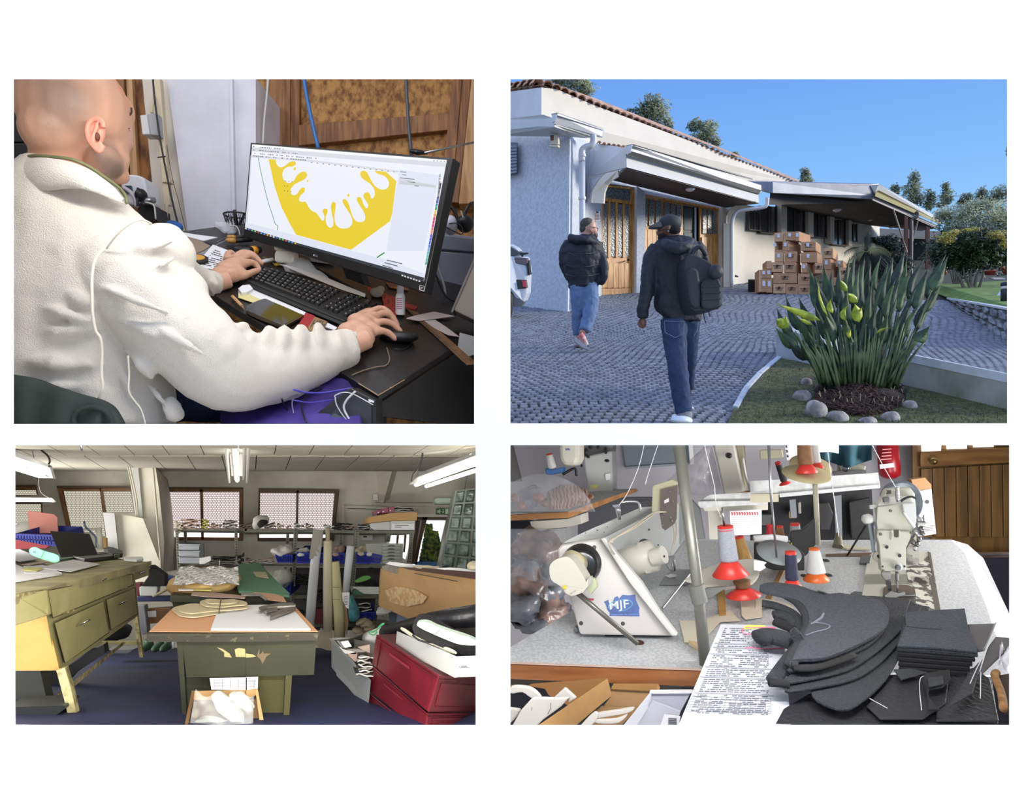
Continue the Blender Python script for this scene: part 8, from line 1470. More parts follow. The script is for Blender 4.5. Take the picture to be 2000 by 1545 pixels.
m=tb(M(),K_(e1,3.7,440,250,500,215,540,205,550,260),px(3,3.7));ob('stand_arm',m,bK,t,1);txt('emblem','a',P(*e1(460,58),3.595),P(*e1(500,58),3.595),P(*e1(460,34),3.595),ma(320,(34,60,140),.5),t,.002,.02)
pf('spec_plate',e1,(775,245,815,240,815,290,780,295),3.89,.005,wP,t);pf('knob_yellow',e1,(655,335,715,330,710,358,660,360),3.8,.03,ma(321,(196,192,110),.5),t)
def cO(lA,f,xb,yb,xt,yt,rb,rt,d,mt,base=None,rbase=0,hbase=0,top=None,gR='cones of sewing thread',base_flip=False):
 t=Th('thread_cone',lA,'thread cone',P(*f(xb,yb),d),gR);p,q=P(*f(xb,yb),d),P(*f(xt,yt),d);ax=(q-p);L_=ax.length;s=px(1/4.04,d)
 h0=hbase*s
 m=M();prof=[(rb*s*.6,h0),(rb*s,h0+.004)];n=max(6,int((L_-h0)/.006))
 for k in Rg(n+1):u=k/n;prof.append(((rb+(rt-rb)*u)*s*(1+.02*(k%2)),h0+.004+(L_-h0-.01)*u))
 prof.append((rt*s*.5,L_-.004));m.la(p,ax,prof,24);ob('thread',m,mt,t,1)
 if base:m=M().la(p,ax,[(rbase*s*.98,0),(rbase*s,.002),(rb*s*.85,h0),(rb*s*.7,h0+.004)],28);ob('cone_base',m,base,t,1)
 if top:m=M().la(p,ax,[(rt*s*.96,L_-.016),(rt*s*1.02,L_-.012),(rt*s,L_),(rt*s*.35,L_+.001),(rt*s*.3,L_-.006)],24);ob('top_ring',m,top,t,1)
 return t
rP=ma(322,(212,54,44),.35);thr_w=ma(323,(214,214,212),.7,bU=.3,sC=300);thr_g=ma(324,(168,172,182),.5,bU=.3,sC=300,var=.2);thr_gold=ma(325,(176,136,76),.6,var=.2,sC=60);thr_br=ma(326,(138,98,64),.7,var=.25,sC=50);thr_n=ma(327,(46,48,74),.7,var=.25,sC=60);org=org;orange=ma(328,(226,108,40),.35)
cO('slim white cone with red top on the blue tray at the back left',e1,360,205,333,85,34,26,3.65,thr_w,None,0,0,rP)
pf('blue_tray',e1,(300,200,345,212,440,192,438,232,345,252,308,248),3.62,.06,ma(329,(30,88,150),.4),None,'small blue tray holding the slim white cone','tray',bv=.004)
t=Th('bagged_bundle','dark grey wrapped bundle hanging below the back left table','bag',P(1050,1230,3.0));gfilm=ma(330,(120,124,132),.18,r2=(52,54,60),sC=7,bU=1,detail=8,pos=(.3,.62),sR=(1,1,2))
for i,(f,x,y,rx,ry,dd)in enumerate([(e1,240,830,46,34,3.2),(e1,160,1020,34,30,3.1),(e1,300,1040,34,30,3.15),(e3,150,-20,44,34,3.05),(e3,260,60,42,34,3.1),(e3,130,160,36,36,3.0),(e3,290,200,50,34,3.05),(e3,220,290,48,18,3.0),(e3,400,260,30,26,3.1)]):
 m=M().eL(P(*f(x,y),dd),px(rx,dd),.14,px(ry,dd),None,24,16);ob('wrapped_lump',m,gfilm if i%3 else ma(331,(150,124,114),.22,r2=(60,56,60),sC=8,bU=1,detail=8,pos=(.3,.6)),t,1,mD=[dI(.10,.07),dI(.04,.02)])
m=M();rW=[[P(*e1(30+420*i/13,680+(1131-680)*j/13),2.95+.05*noise.noise(Ve((i*.5,j*.5,7))))for i in Rg(14)]for j in Rg(14)];m.sH(rW,.002,(0,1,0));ob('film',m,clear(332,(200,204,214),.16,.08,14,1),t,1)
pf('table_shade_sheet',e1,(-60,610,190,615,210,690,100,1131,-60,1131),3.8,.05,ma(333,(40,42,50),.8),None,'dark sheet standing in for the shade under the back left table','panel')  # dark sheet painted as the shaded space below the table
pf('grey_back_panel',e1,(560,430,1150,430,1150,780,560,780),4.0,.05,ma(334,(74,74,80),.8),None,'grey panel behind the main sewing machine','panel');pf('laptop_stand',e1,(1020,448,1110,448,1150,500,1135,520,1090,465,1035,468),3.2,.02,bK,None,'black bracket showing behind the sewing machine arm','bracket')
m=M();rW=[]
for j in Rg(14):v=j/13;xl,xr=1560-420*v,1620+90*v;rW.append([P(*e1(xl+(xr-xl)*i/15,30+380*v),3.7-.12*sin(pi*i/15)+.06*noise.noise(Ve((i*.7,j*.5,4))))for i in Rg(16)])
m.sH(rW,.003,(0,1,0));ob('clear_bag',m,clear(335,(206,204,214),.26,.1,10,1),None,1,'large clear plastic bag hanging behind the grey pole','bag')
t=Th('sewing_machine','cream machine column with black knob at the back behind the pole','sewing machine',P(1430,965,3.6))
pf('column',e1,(1615,-30,1790,-30,1875,395,1715,412),3.6,.12,ma(336,(182,180,170),.4),t,bv=.01);pf('side',e1,(1790,-30,1870,-30,1900,330,1875,395),3.7,.1,ma(337,(150,140,116),.5),t,bv=.01)
m=M().la(P(*e1(1746,98),3.58),(0,-1,0),[(px(5.5,3.6),0),(px(5.5,3.6),.02),(px(3.5,3.6),.03)],20);ob('knob',m,bK,t,1);pf('base_plate',e1,(1715,412,1875,385,2060,330,2060,400,1760,420),3.5,.02,wtop,t)
m=tb(M(),K_(e1,3.5,1860,120,1885,260,1920,370,1955,400),px(2.4,3.5));ob('pale_tube',m,wC,t,1);m=M().eL(P(*e1(1945,400),3.48),px(5,3.5),.02,px(3,3.5));ob('fitting',m,bK,t,1)
T6=Pl((1370,985,3.3),(1480,980,3.3),(1480,960,3.7))
t=Th('sewing_table','grey sewing table behind the pole under the cream machine column','table',P(1430,1070,3.4))
pf('edge',e1,(1510,462,2060,455,2060,485,1530,512,1510,490),3.3,.05,gtop,t);pf('tabletop',e1,(1510,465,1600,410,2060,380,2060,460),3.32,.01,gtop,t);pf('apron',e1,(1550,508,2060,482,2060,530,1560,538),3.35,.1,ma(338,(176,174,160),.5),t);pf('leg',e1,(1585,535,1690,530,1690,760,1600,762),3.4,.08,ma(339,(162,160,148),.5),t);pf('dark_leg',e1,(1430,420,1520,520,1560,760,1440,765),3.9,.05,ma(340,(96,98,100),.5),t)
t=Th('notice_sheet','white sheet with red handwriting hanging from the grey sewing table','notice',P(1460,1045,3.3));pf('sheet',e1,(1758,540,2010,525,2010,720,1770,730),3.3,.004,wP,t)
m=M();rN=random.Random(6)
for k in Rg(11):x=1770+k*20;m.pz(K_(e1,3.29,x,548,x+9,545,x+14,560,x+12,572,x+2,570,x+7,560),(0,.002,0))
ob('red_handwriting',m,ma(341,(176,60,72),.7),t,kD='stuff')
m=M()
for k in Rg(8):m.pz(K_(e1,3.29,1775,588+k*16,1990,582+k*16,1990,584+k*16,1775,590+k*16),(0,.002,0))
ob('ruled_lines',m,ma(342,(150,150,156),.8),t,kD='stuff')
t=Th('sewing_table','pale grey table at the back with chipped right end beside the extinguisher','table',P(1620,1060,3.5))
pf('tabletop',e2,(-60,300,170,290,950,235,965,330,170,402,-60,420),3.45,.02,gtop,t);pf('edge',e2,(170,400,965,328,968,356,175,430),3.43,.04,ma(343,(176,178,180),.5),t);pf('cream_edge',e2,(-60,405,165,400,165,465,-60,475),3.2,.05,ma(344,(176,170,146),.5),t)
for q in[(600,420,660,412,668,775,620,775),(250,450,300,445,310,590,262,590)]:pf('leg',e2,q,3.6,.06,ma(345,(92,96,102),.5),t)
pf('shade_backdrop',e2,(-60,430,900,370,920,780,-60,780),3.9,.04,ma(346,(28,28,32),.8),None,'black sheet standing in for the shade under the back tables','panel')  # shade below the back tables drawn as a black sheet
for lA,q,mt in[('dark motor hanging under the back table',(470,480,560,470,600,560,570,690,500,690,480,600),ma(347,(48,46,48),.5,.3)),('pale brown block under the back table',(245,540,305,540,305,596,245,596),ma(348,(150,124,98),.7)),('dark fabric bundle under the back table at right',(720,470,890,430,900,760,740,760),bF),('black grid rack under the back table at left',(10,560,120,560,110,660,20,660),bK),('grey tube under the back table',(315,470,342,465,345,560,320,560),ma(349,(140,136,130),.5))]:pf('hanging_part',e2,q,3.8,.06,mt,None,lA,'machine part',bv=.006)
t=Th('fire_extinguisher','red fire extinguisher with white label on the back wall beside the door','fire extinguisher',P(1735,935,4.2));p0=P(*e2(1045,280),4.2);p1=P(*e2(1020,-20),4.2)
m=M().la(p0,p1-p0,[(px(10,4.2),0),(px(19,4.2),.02),(px(20,4.2),.05),(px(20,4.2),(p1-p0).length)],24);ob('cylinder',m,ma(350,(164,24,36),.3),t,1)
pf('label',e2,(962,172,1072,158,1076,192,966,206),4.13,.005,wP,t)
m=M()
for k in Rg(4):m.pz(K_(e2,4.13,985-k*4,50+k*26,1055,44+k*26,1055,52+k*26,985-k*4,58+k*26),(0,.002,0))
ob('label_print',m,ma(351,(220,150,150),.6),t,kD='stuff')
m=M();rW=[[P(*e2(480+420*i/11,-30+230*j/9*(1-.35*abs(i-6)/6)),3.6-.06*sin(i*1.2)*(.3+j/9))for i in Rg(12)]for j in Rg(10)];m.sH(rW,.01,(0,1,0));ob('teal_cloth',m,ma(352,(44,88,104),.85,var=.3,sC=8),None,1,'teal cloth draped over the covered machine at the back','cloth')
t=Th('sewing_machine','dark machine half covered by the teal cloth at the back','sewing machine',P(1640,930,3.7));pf('body',e2,(640,130,700,120,860,180,850,240,780,262,640,258),3.7,.1,ma(353,(110,110,98),.4,.4),t,bv=.01);pf('base',e2,(590,225,850,215,860,250,760,290,620,280),3.65,.05,ma(354,(52,50,50),.5),t)
m=M().eL(P(*e2(690,195),3.62),px(6,3.6),.03,px(9,3.6));ob('wheel',m,sT,t,1)
pf('paper_stack',e2,(455,-30,640,-30,640,85,575,72,460,75),3.4,.01,wP,None,'white sheet behind the brown thread cone at the top','paper');pf('plan_sheet',e2,(205,-30,310,-30,310,120,232,138),3.6,.01,wP,None,'printed sheet pinned at the back left of the brown cone','paper')
for k in Rg(4):pf('printed_block',e2,(212+k*5,-20+k*38,226+k*5,-20+k*38,230+k*5,0+k*38,216+k*5,2+k*38),3.59,.003,ink,bpy.data.objects['plan_sheet'])
pf('beige_fitting',e2,(12,55,195,48,205,118,18,135),3.0,.08,ma(355,(190,184,158),.5),None,'beige clamp bar on the thread stand rod at the top','clamp',bv=.006)
t=Th('cardboard_box','white printed cardboard box behind the right sewing machine wheel','box',P(1810,1050,3.5));pf('front',e2,(1270,375,1370,360,1408,718,1275,740,1250,560),3.5,.03,ma(356,(182,174,178),.7),t);pf('top_flap',e2,(1210,290,1320,275,1370,330,1372,362,1240,385),3.5,.1,ma(357,(150,112,74),.8),t)
txt('lettering','H',P(*e2(1258,620),3.49),P(*e2(1312,612),3.49),P(*e2(1256,575),3.49),ink,t,.004,.02);m=M().la(P(*e2(1335,465),3.49),(0,-1,0),[(px(4,3.5),0),(px(4,3.5),.002)],12)
for k in Rg(4):m.pz(K_(e2,3.485,1310,660+k*12,1385,650+k*12,1385,653+k*12,1310,663+k*12),(0,.002,0))
ob('small_print',m,ink,t,kD='stuff')
lam=ma(358,(196,198,200),.32,r2=(172,175,178),sC=130,coat=.2);t=Th('sewing_table','large speckled grey laminate table with wooden edge in front','table',P(1500,1345,1.9))
m=M().pz([T4.at(*p)for p in[(972,1296),(972,1278),(995,1265),(1119,1192),(1336,1056),(1858,1054),(1884,1080),(1925,1180),(1972,1320)]],-T4.n*.004);ob('tabletop',m,lam,t)
pf('front_edge',e3,(-80,628,30,630,1560,684,1560,815,30,752,-80,748),1.895,.02,ma(359,(160,104,60),.45,r2=(134,82,44),sC=4,sR=(1,8,8)),t);pf('edge_line',e3,(-80,624,30,626,1560,680,1560,688,30,633,-80,631),1.89,.01,ma(360,(206,180,166),.5),t)
m=M().pz([T4.at(*p)for p in[(1858,1054),(1884,1080),(1925,1180),(1972,1320)]]+[T4.at(*p)-ZU*.02+Ve((.05,0,0))for p in[(1985,1320),(1938,1180),(1895,1080),(1866,1054)]],(0,0,-.01));ob('rounded_edge',m,ma(361,(186,188,192),.5),t)
pf('under_frame',e3,(-80,752,30,754,1400,812,1310,862,700,830,30,800),2.0,.05,ma(362,(92,88,78),.6),t)
def onT(nA,q,mt,par=None,h=.001,th=.001,f=e3,lA=None,cat=None,**k):m=M().pz([T4.at(*p,h)for p in cv(f,*q)],T4.n*th);return ob(nA,m,mt,par,lB=lA,cat=cat,**k)
onT('slot',(536,880,905,868,880,888,850,900,536,900),ma(363,(92,66,44),.6),t,f=e2);onT('cutout_shadow',(772,408,1300,412,1300,422,775,418),hole_m,t,.002);
m=M().la(T4.at(*e3(1045,466),.001),T4.n,[(.014,0),(.012,.001)],16);ob('hole',m,ma(364,(70,46,36),.8),t)
for x,y in[(538,930),(560,1046),(368,1050)]:m=M().la(T4.at(*e2(x,y),.001),T4.n,[(.013,0),(.01,.002)],14);ob('screw_cap',m,hole_m,t)
MC=Th('sewing_machine','large white sewing machine seen from its wheel end with blue sticker','sewing machine',T4.at(1230,1240))
fq=[(400,872),(402,838),(432,797),(735,757),(765,772),(812,848)]
FACE=Pl((1119,1240,2.02),(1310,1243,2.02),(1172,1052,2.10))
face=[e1(*p)for p in[(404,905),(402,838),(432,797),(735,757)]]+[e1(802,852),e3(975,0),e3(1332,412),e3(1300,416),e3(575,404),e3(490,100)]
m=M().pz([FACE.at(*p)for p in face],D4*.05);ob('end_cover',m,ma(365,(188,184,180),.35),MC,bv=.006)
pf('cover_bevel',e1,(735,757,770,748,850,856,1060,1105,1200,1330,1345,1522,1300,1528,970,1111,802,852),lD(1170,2.06,1325,1.98),.03,ma(366,(214,214,210),.3),MC,bv=.004)
pf('arm_top',e1,(432,797,490,760,585,715,870,590,1060,510,1150,505,1150,560,960,650,768,752,735,757),lD(1110,2.07,1275,2.6),.03,wM,MC,bv=.003);pf('top_plate',e1,(575,722,690,668,1050,530,1135,525,900,640,780,718),lD(1110,2.07,1275,2.58),.01,ma(367,(208,210,208),.3),MC)
pf('arm_side',e1,(765,752,1150,555,1345,480,1400,520,1408,700,1370,800,1310,890,1180,900,1010,820,900,930,840,800),lD(1180,2.12,1335,2.7),.04,ma(368,(176,180,178),.35),MC)
pf('arm_end',e1,(1335,480,1390,490,1412,540,1412,700,1375,800,1345,800,1350,560),2.66,.04,ma(369,(168,172,172),.35),MC,bv=.004);pf('arm_shaded_side',e1,(850,860,940,960,1010,1040,1060,1105,1200,1330,1250,1131,1190,1010,1310,890,1180,895,1000,830,880,790),lD(1190,2.2,1315,2.75),.03,ma(370,(150,156,156),.4),MC)  # shade below the arm put into this side's darker grey
for pT in[((1120,685),9),((790,662),6),((713,690),6),((1192,806),6),((620,712),4),((765,706),4),((885,882),7),((988,822),6)]:(x,y),r=pT;m=M();dd=2.02+.5*max(0,(x-700)/700);m.la(P(*e1(x,y),dd-.01+.05*(r==9)),(0,-1,.2),[(px(r/4,dd),0),(px(r/4,dd),.006)],12);ob('screw',m,ma(371,(54,54,56),.4,.6),MC)
for f,x,y,r in[(e1,690,825,17),(e3,585,312,16),(e3,915,315,16)]:m=M().la(FACE.at(*f(x,y),.0005),FACE.n,[(px(r/4.04,2.05),0),(px(r/4.04*.8,2.05),.0008)],20);ob('bolt_hole',m,bK,MC)
m=M();c_=P(*e1(560,965),2.0);m.la(c_+D4*.05,(-.15,-1,.12),[(px(30,2),0),(px(38,2),.01),(px(39,2),.03),(px(36,2),.045),(px(34,2),.05),(px(33,2),.075),(px(24,2),.08)],32);hw=ob('handwheel',m,ma(372,(24,24,25),.25),MC,1)
m=M().tu([P(*e1(500,935),1.93),P(*e1(560,960),1.96)],px(22,1.95),20);ob('hub',m,ma(373,(176,166,136),.4),MC,1)
kn=[tuple(v)[:2]for v in sP([(*p,0)for p in[e1(335,985),e1(365,935),e1(430,905),e1(490,905),e1(545,960),e1(620,1085),e1(630,1130),e3(615,20),e3(580,70),e3(545,80),e3(470,85),e3(420,20),e1(350,1080)]],4,1)]
m=M().pz([P(*p,1.86)for p in kn],D4*.06);ob('wheel_guard',m,ma(374,(184,182,168),.35),MC,bv=.012)
pf('guard_skirt',e3,(415,10,600,40,640,-40,640,20,600,70,545,90,505,98,470,80),1.855,.05,ma(375,(186,182,170),.4),MC);txt('guard_lettering','max max',P(*e3(500,85),1.85),P(*e3(545,55),1.85),P(*e3(496,72),1.85),ink,MC,.002)
m=M().la(P(*e3(458,28),1.85),(0,-1,0),[(.005,0),(.005,.001)],12);ob('warning_dot',m,ma(376,(200,180,50),.5),MC)
m=M().tu([P(*e3(555,72),1.95),P(*e3(700,195),1.93),P(*e3(1030,472),1.935)],[px(5.5,1.94),px(5,1.94),px(5,1.94)],10);ob('knee_rod',m,ma(377,(118,116,112),.35,.6),MC,1)
m=M().tu([P(*e1(905,960),2.12),P(*e1(1130,895),2.12),P(*e1(1165,888),2.12)],[px(29,2.1),px(32,2.1),px(31,2.1)],28);m.tu([P(*e1(1100,905),2.12),P(*e1(1125,897),2.11)],[px(35,2.1),px(35,2.1)],6);ob('motor',m,ma(378,(186,184,172),.3),MC,1)
for v in bpy.data.objects['motor'].modifiers:pass
m=M().tu([P(*e1(1150,905),2.08),P(*e1(1240,880),2.06)],[px(16.5,2.1),px(17,2.1)],24);ob('motor_cap',m,MT[378],MC,False);m=M().eL(P(*e1(1242,895),2.02),px(2,2),.002,px(2.5,2));ob('motor_hole',m,bK,MC)
m=M().la(P(*e1(1080,800),2.3),(.2,-1,0),[(px(11,2.3),0),(px(12,2.3),.03),(px(8,2.3),.04)],20);ob('small_wheel',m,bK,MC,1)
cpb=Th('control_panel','beige control box mounted on the sewing machine arm','control box',P(1300,1000,2.4))
pf('housing',e1,(1148,350,1155,335,1305,288,1345,310,1345,335,1215,368,1200,560,1142,545),2.4,.04,ma(379,(196,190,160),.5),cpb,bv=.004);pf('back_plate',e1,(1212,368,1345,335,1338,600,1320,640,1250,692,1225,672,1205,560),2.385,.01,ma(380,(104,94,88),.6),cpb)
pf('plate_label',e1,(1240,455,1278,435,1278,465,1242,480),2.38,.003,wP,cpb)
for x,y in[(1285,382),(1308,462),(1250,495),(1240,560),(1225,605),(1290,590),(1300,615),(1228,650)]:m=M().eL(P(*e1(x,y),2.375),px(2.4,2.4),.004,px(2,2.4));ob('screw',m,sT,cpb,1)
for lA,pT,r in[('upper cream cable tied along the machine arm',[(830,790),(850,755),(1000,660),(1150,555),(1250,545),(1310,560),(1335,640),(1340,720),(1320,800)],1.9),('lower cream cable tied along the machine arm',[(820,785),(835,760),(990,680),(1130,585),(1180,552),(1280,550),(1300,600),(1322,740),(1290,880)],1.9),('short cream cable curling down beside the motor',[(835,760),(805,790),(830,850),(870,900)],1.7)]:Cb(lA,[P(*e1(x,y),2.02+.42*max(0,(x-820)/500))for x,y in pT],px(r,2.1),ma(381,(196,186,166),.5))
t=Th('thread_guide','chrome thread guide standing on the machine arm','thread guide',P(1208,1012,2.25));m=M().tu([P(*e1(888,605),2.25),P(*e1(878,540),2.25),P(*e1(872,500),2.25)],[px(3,2.2),px(5,2.2),px(5.5,2.2)],14);ob('post',m,cH,t,1);pf('plate',e1,(832,492,890,486,885,505,840,508),2.24,.01,cH,t)
m=tb(M(),K_(e1,2.3,905,470,960,463,1030,468,1048,500,1050,545),px(2.6,2.3));ob('chrome_bracket',m,cH,None,1,'bent chrome bracket above the machine arm','bracket')
t=Th('presser_foot','chrome needle bar and foot of the big sewing machine','needle bar',P(1312,1128,2.4));m=M().tu([P(*e1(1318,890),2.45),P(*e1(1322,1010),2.45)],px(2.5,2.4),10);m2=ob('needle_bar',m,sT,t,1);pf('foot',e1,(1245,1050,1290,1035,1335,1040,1335,1060,1280,1072),2.43,.01,cH,t,bv=.002);m=tb(M(),K_(e1,2.42,1290,930,1260,960,1285,1000,1310,1010,1300,950),px(1.6,2.4));ob('spring',m,sT,t,1)
onT('bed_plate',(1235,1078,1300,1010,1445,1010,1500,1110,1400,1131,1200,1131),ma(382,(150,152,154),.3,.6),MC,.003,.003,f=e1)
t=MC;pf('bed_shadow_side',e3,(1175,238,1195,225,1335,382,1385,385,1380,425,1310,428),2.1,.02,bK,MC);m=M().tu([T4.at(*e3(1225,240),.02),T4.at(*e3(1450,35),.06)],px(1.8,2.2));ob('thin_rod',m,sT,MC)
stk=Th('sticker','torn blue sticker with three white letters on the machine cover','sticker',FACE.at(*e3(900,260)))
m=M().pz([FACE.at(*p,.001)for p in cv(e3,765,142,800,128,805,150,835,145,848,110,872,98,885,118,910,88,960,92,1012,86,1018,130,1032,160,1045,190,1042,225,1046,258,810,255,812,230,790,200,780,165)],FACE.n*.0005);ob('film',m,ma(383,(38,82,156),.4,r2=(30,66,134),sC=20),stk)
mat_sw=ma(384,(214,220,226),.5);txt('lettering','MJF',FACE.at(*e3(812,205)),FACE.at(*e3(965,190)),FACE.at(*e3(806,140)),mat_sw,stk,.002,.006);m=M()
tb(m,[FACE.at(*e3(x,y),.0018)for x,y in[(800,195),(812,158),(870,135),(940,125),(985,145),(985,175),(940,205),(880,220)]],px(.9,2),4,4);ob('swoosh',m,ma(385,(90,160,190),.5),stk);txt('small_line','maquinas de costura',FACE.at(*e3(822,250)),FACE.at(*e3(1036,246)),FACE.at(*e3(822,238)),ma(386,(120,150,190),.5),stk,.002)
pf('green_rag',e3,(610,-70,700,-30,712,30,660,90,620,30),1.93,.02,ma(387,(180,186,150),.6),None,'pale green and cream tag tied beside the wheel guard','tag',bv=.004);pf('red_mark',e3,(640,118,684,122,680,134,645,130),1.96,.005,ma(388,(170,60,66),.6),None,'small red tape scrap on the machine cover','tape')
pf('side_knob',e3,(520,350,545,338,565,360,568,388,535,388,522,372),2.05,.03,ma(389,(110,114,118),.5),None,'grey clip at the left foot of the big machine','clip',bv=.005)
t=Th('thread_stand_pole','thick grey metal pole of the thread stand in front','pole',P(1375,1300,1.9));pg=ma(390,(136,136,128),.4,.5,var=.15,sC=8)
m=M().tu([P(1324,855,1.95),P(1362,1140,1.93),P(1378,1298,1.92)],[px(11.5,1.95),px(11,1.93),px(11.5,1.92)],20);ob('tube',m,pg,t,1)
m=M().tu([P(1359,1142,1.93),P(1367,1176,1.93)],[px(15.5,1.93)]*2,20);ob('collar',m,ma(391,(112,112,108),.5),t,False);pf('bracket_arm',e3,(1570,40,1740,25,1620,105,1575,110),1.95,.02,MT[391],t)
onT('foot_ply',(1430,478,1560,500,1560,560,1480,520),ma(392,(196,172,136),.7),None,.002,.01,lA='curved plywood piece behind the foot of the pole',cat='plywood')
for lA,f,pT in[('white thread running from the big machine to the top left',e1,[(885,490),(950,400),(1040,190),(1090,-20)]),('faint thread rising beside the grey pole',e1,[(1090,330),(1130,200),(1205,-20)]),('white thread from the silver cone up to the top',e1,[(1690,590),(1650,480),(1635,330),(1580,110),(1555,-20)]),('white thread running down to the right sewing machine',e2,[(1090,350),(1000,200),(885,-20)]),('faint thread hanging left of the right machine',e2,[(640,740),(600,420),(560,120),(550,60)])]:Cb(lA,[P(*f(x,y),2.2)for x,y in pT],px(.75,2.2),wP,'thread','thread','sewing threads')
cO('silver thread cone on a red base in front of the pole',e1,1765,1045,1722,655,74,60,2.1,thr_g,rP,142,110,rP);m=M().tu([P(*e1(1716,660),2.1),P(*e1(1700,510),2.1)],px(2,2.1),8);ob('spindle',m,sT,None,1,'steel spindle through the silver thread cone','spindle')
wc=[tuple(v)[:2]for v in sP([(*e1(x,y),0)for x,y in[(1408,1075),(1500,1020),(1640,965),(1800,925),(1960,918),(2010,945),(1990,1000),(1985,1040),(1940,1095),(1880,1120),(1800,1128),(1720,1140),(1640,1120),(1540,1125),(1480,1090)]],2,1)]
m=M().pz([P(*p,2.18+(1150-p[1])*.002)for p in wc],D4*.0+Ve((0,0,-.008)));ob('card_disc',m,ma(393,(196,192,178),.8),None,False,'torn white card disc under the silver thread cone','card')
cO('gold thread cone behind the silver one',e1,1880,930,1832,738,58,34,2.35,thr_gold,None,0,0,rP);cO('brown cone on a red base below the card disc',e3,1868,95,1850,-40,62,66,2.2,thr_br,rP,138,60)
onT('wood_stick',(1655,20,1715,10,1728,270,1672,275),ma(394,(176,136,72),.6),None,.0,.012,lA='yellowish wooden slat below the card disc',cat='slat');onT('wood_stick',(175,-90,225,-120,100,155,50,155),ma(395,(140,104,66),.6),None,.002,.012,f=e4,lA='brown wooden stick lying behind the black fabric',cat='stick')
cO('navy thread cone with red top and base',e4,275,60,258,-255,50,42,2.15,thr_n,rP,104,85,rP);cO('white thread cone with orange base and orange top',e2,462,1085,445,830,74,40,2.3,thr_w,orange,100,55,orange)
cO('brown thread cone on the beige saucer at the top',e2,385,235,362,-30,58,50,2.5,thr_br,rP,85,60);cO('white thread cone behind the brown one on the saucer',e2,462,200,438,-30,40,34,2.6,thr_w,rP,60,40)
t=Th('thread_saucer','beige saucer carrying the brown and white thread cones','saucer',P(*e2(410,230),2.5))
m=M().la(P(*e2(385,250),2.52),(0,-.30,1),[(px(10,2.5),-.012),(px(46,2.5),.0),(px(46,2.5),.004),(px(10,2.5),.002)],32);m2=ob('plate',m,ma(396,(196,184,142),.6),t,1);m=M().la(P(*e2(415,190),2.62),(0,-.55,1),[(px(10,2.6),-.01),(px(40,2.6),.0),(px(40,2.6),.004),(px(10,2.6),.002)],32);ob('plate',m,MT[396],t,1)
m=M().tu([P(*e2(450,250),2.55),P(*e2(475,800),2.6)],px(5,2.6),14);ob('post',m,ma(397,(186,182,164),.5),t,1)
m=M().tu([P(*e2(85,-30),2.2),P(*e2(105,420),2.2),P(*e2(148,905),2.2)],[px(3,2.2),px(2.4,2.2),px(2,2.2)],10);ob('stand_rod',m,sT,None,1,'long steel rod through the grey thread saucer','rod');m=M().la(P(*e2(165,870),2.25),(0,-.42,1),[(px(8,2.2),-.008),(px(42,2.2),0),(px(43,2.2),.004),(px(8,2.2),.0)],36);ob('grey_saucer',m,ma(398,(150,156,158),.4),None,1,'grey plastic saucer on the steel rod','saucer')
for lA,f,a,mt,bs in[('black cone with red base leaning on the back table',e2,(215,325,155,150,26,22,3.2),ma(399,(26,26,28),.7),46),('red thread cone in the black tray',e2,(100,740,98,645,38,26,2.6),ma(400,(190,40,54),.6),0),('tan thread cone in the black tray',e2,(175,760,172,655,40,26,2.58),thr_br,0),('silver thread cone at the back of the black tray',e2,(300,740,292,635,46,36,2.6),thr_g,0)]:cO(lA,f,*a[:4],a[4],a[5],a[6],mt,rP if bs else None,bs,20 if bs else 0,rP)
t=Th('storage_tray','black plastic tray full of small thread cones','tray',T4.at(*e2(180,1010)));pf('front',e2,(-30,790,130,800,255,790,370,880,370,1010,130,1005,-30,960),2.45,.04,bK,t,bv=.004);pf('divider',e2,(258,700,350,690,455,600,460,800,372,900,258,790),2.5,.04,bK,t,bv=.004)
m=M().tu([P(*e2(-30,755),2.4),P(*e2(120,745),2.4),P(*e2(230,760),2.4)],px(6,2.4),10);ob('white_cloth_roll',m,wP,None,1,'white rolled cloth lying over the black tray','cloth');
for k,(x,mt)in enumerate([(215,'y'),(238,'y'),(262,'y'),(85,'r'),(10,'r')]):pf('coloured_peg',e2,(x,790,x+10,790,x+10,815,x,815),2.44,.006,ma('peg_'+mt,(206,190,70)if mt=='y' else(196,44,44),.5),t)
pf('white_tip',e2,(-30,925,40,935,70,945,50,965,65,985,20,1012,-30,1005),2.15,.004,wP,None,'torn white card tip at the end of the card disc','card')
m=M().eL(T4.at(*e2(155,960),.02),.02,.02,.012);ob('round_weight',m,sT,None,1,'small metal weight under the grey saucer','weight')
m=M().tu([T4.at(*e2(632,832),.0),T4.at(*e2(628,775),.03)],[.022,.01],12);ob('bobbin_winder',m,ma(401,(120,116,98),.4,.5),None,1,'small bobbin winder at the back of the table','bobbin winder',mD=mE(.003,2))
onT('cream_guard',(640,830,700,818,880,845,880,858,700,850),ma(402,(196,190,168),.5),None,.003,.006,f=e2,lA='flat cream plastic strip beside the bobbin winder',cat='strip')
m=M().tu([T4.at(*e2(706,890),.0),P(*e2(850,655),2.5)],px(2,2.5),8);ob('black_strut',m,bK,None,1,'black strut leaning towards the right sewing machine','strut')
R=Th('sewing_machine','cream sewing machine facing the camera with grey wheel, at right','sewing machine',T4.at(1760,1160));rm=ma(403,(186,186,172),.35,var=.03,sC=30)
m=M().la(P(*e2(1120,460),2.55),(0,-1,.1),[(px(30,2.5),-.01),(px(41,2.5),0),(px(41,2.5),.02),(px(37,2.5),.025),(px(34,2.5),.015),(px(12,2.5),.015)],40);ob('handwheel',m,ma(404,(100,108,116),.35,.2),R,1)
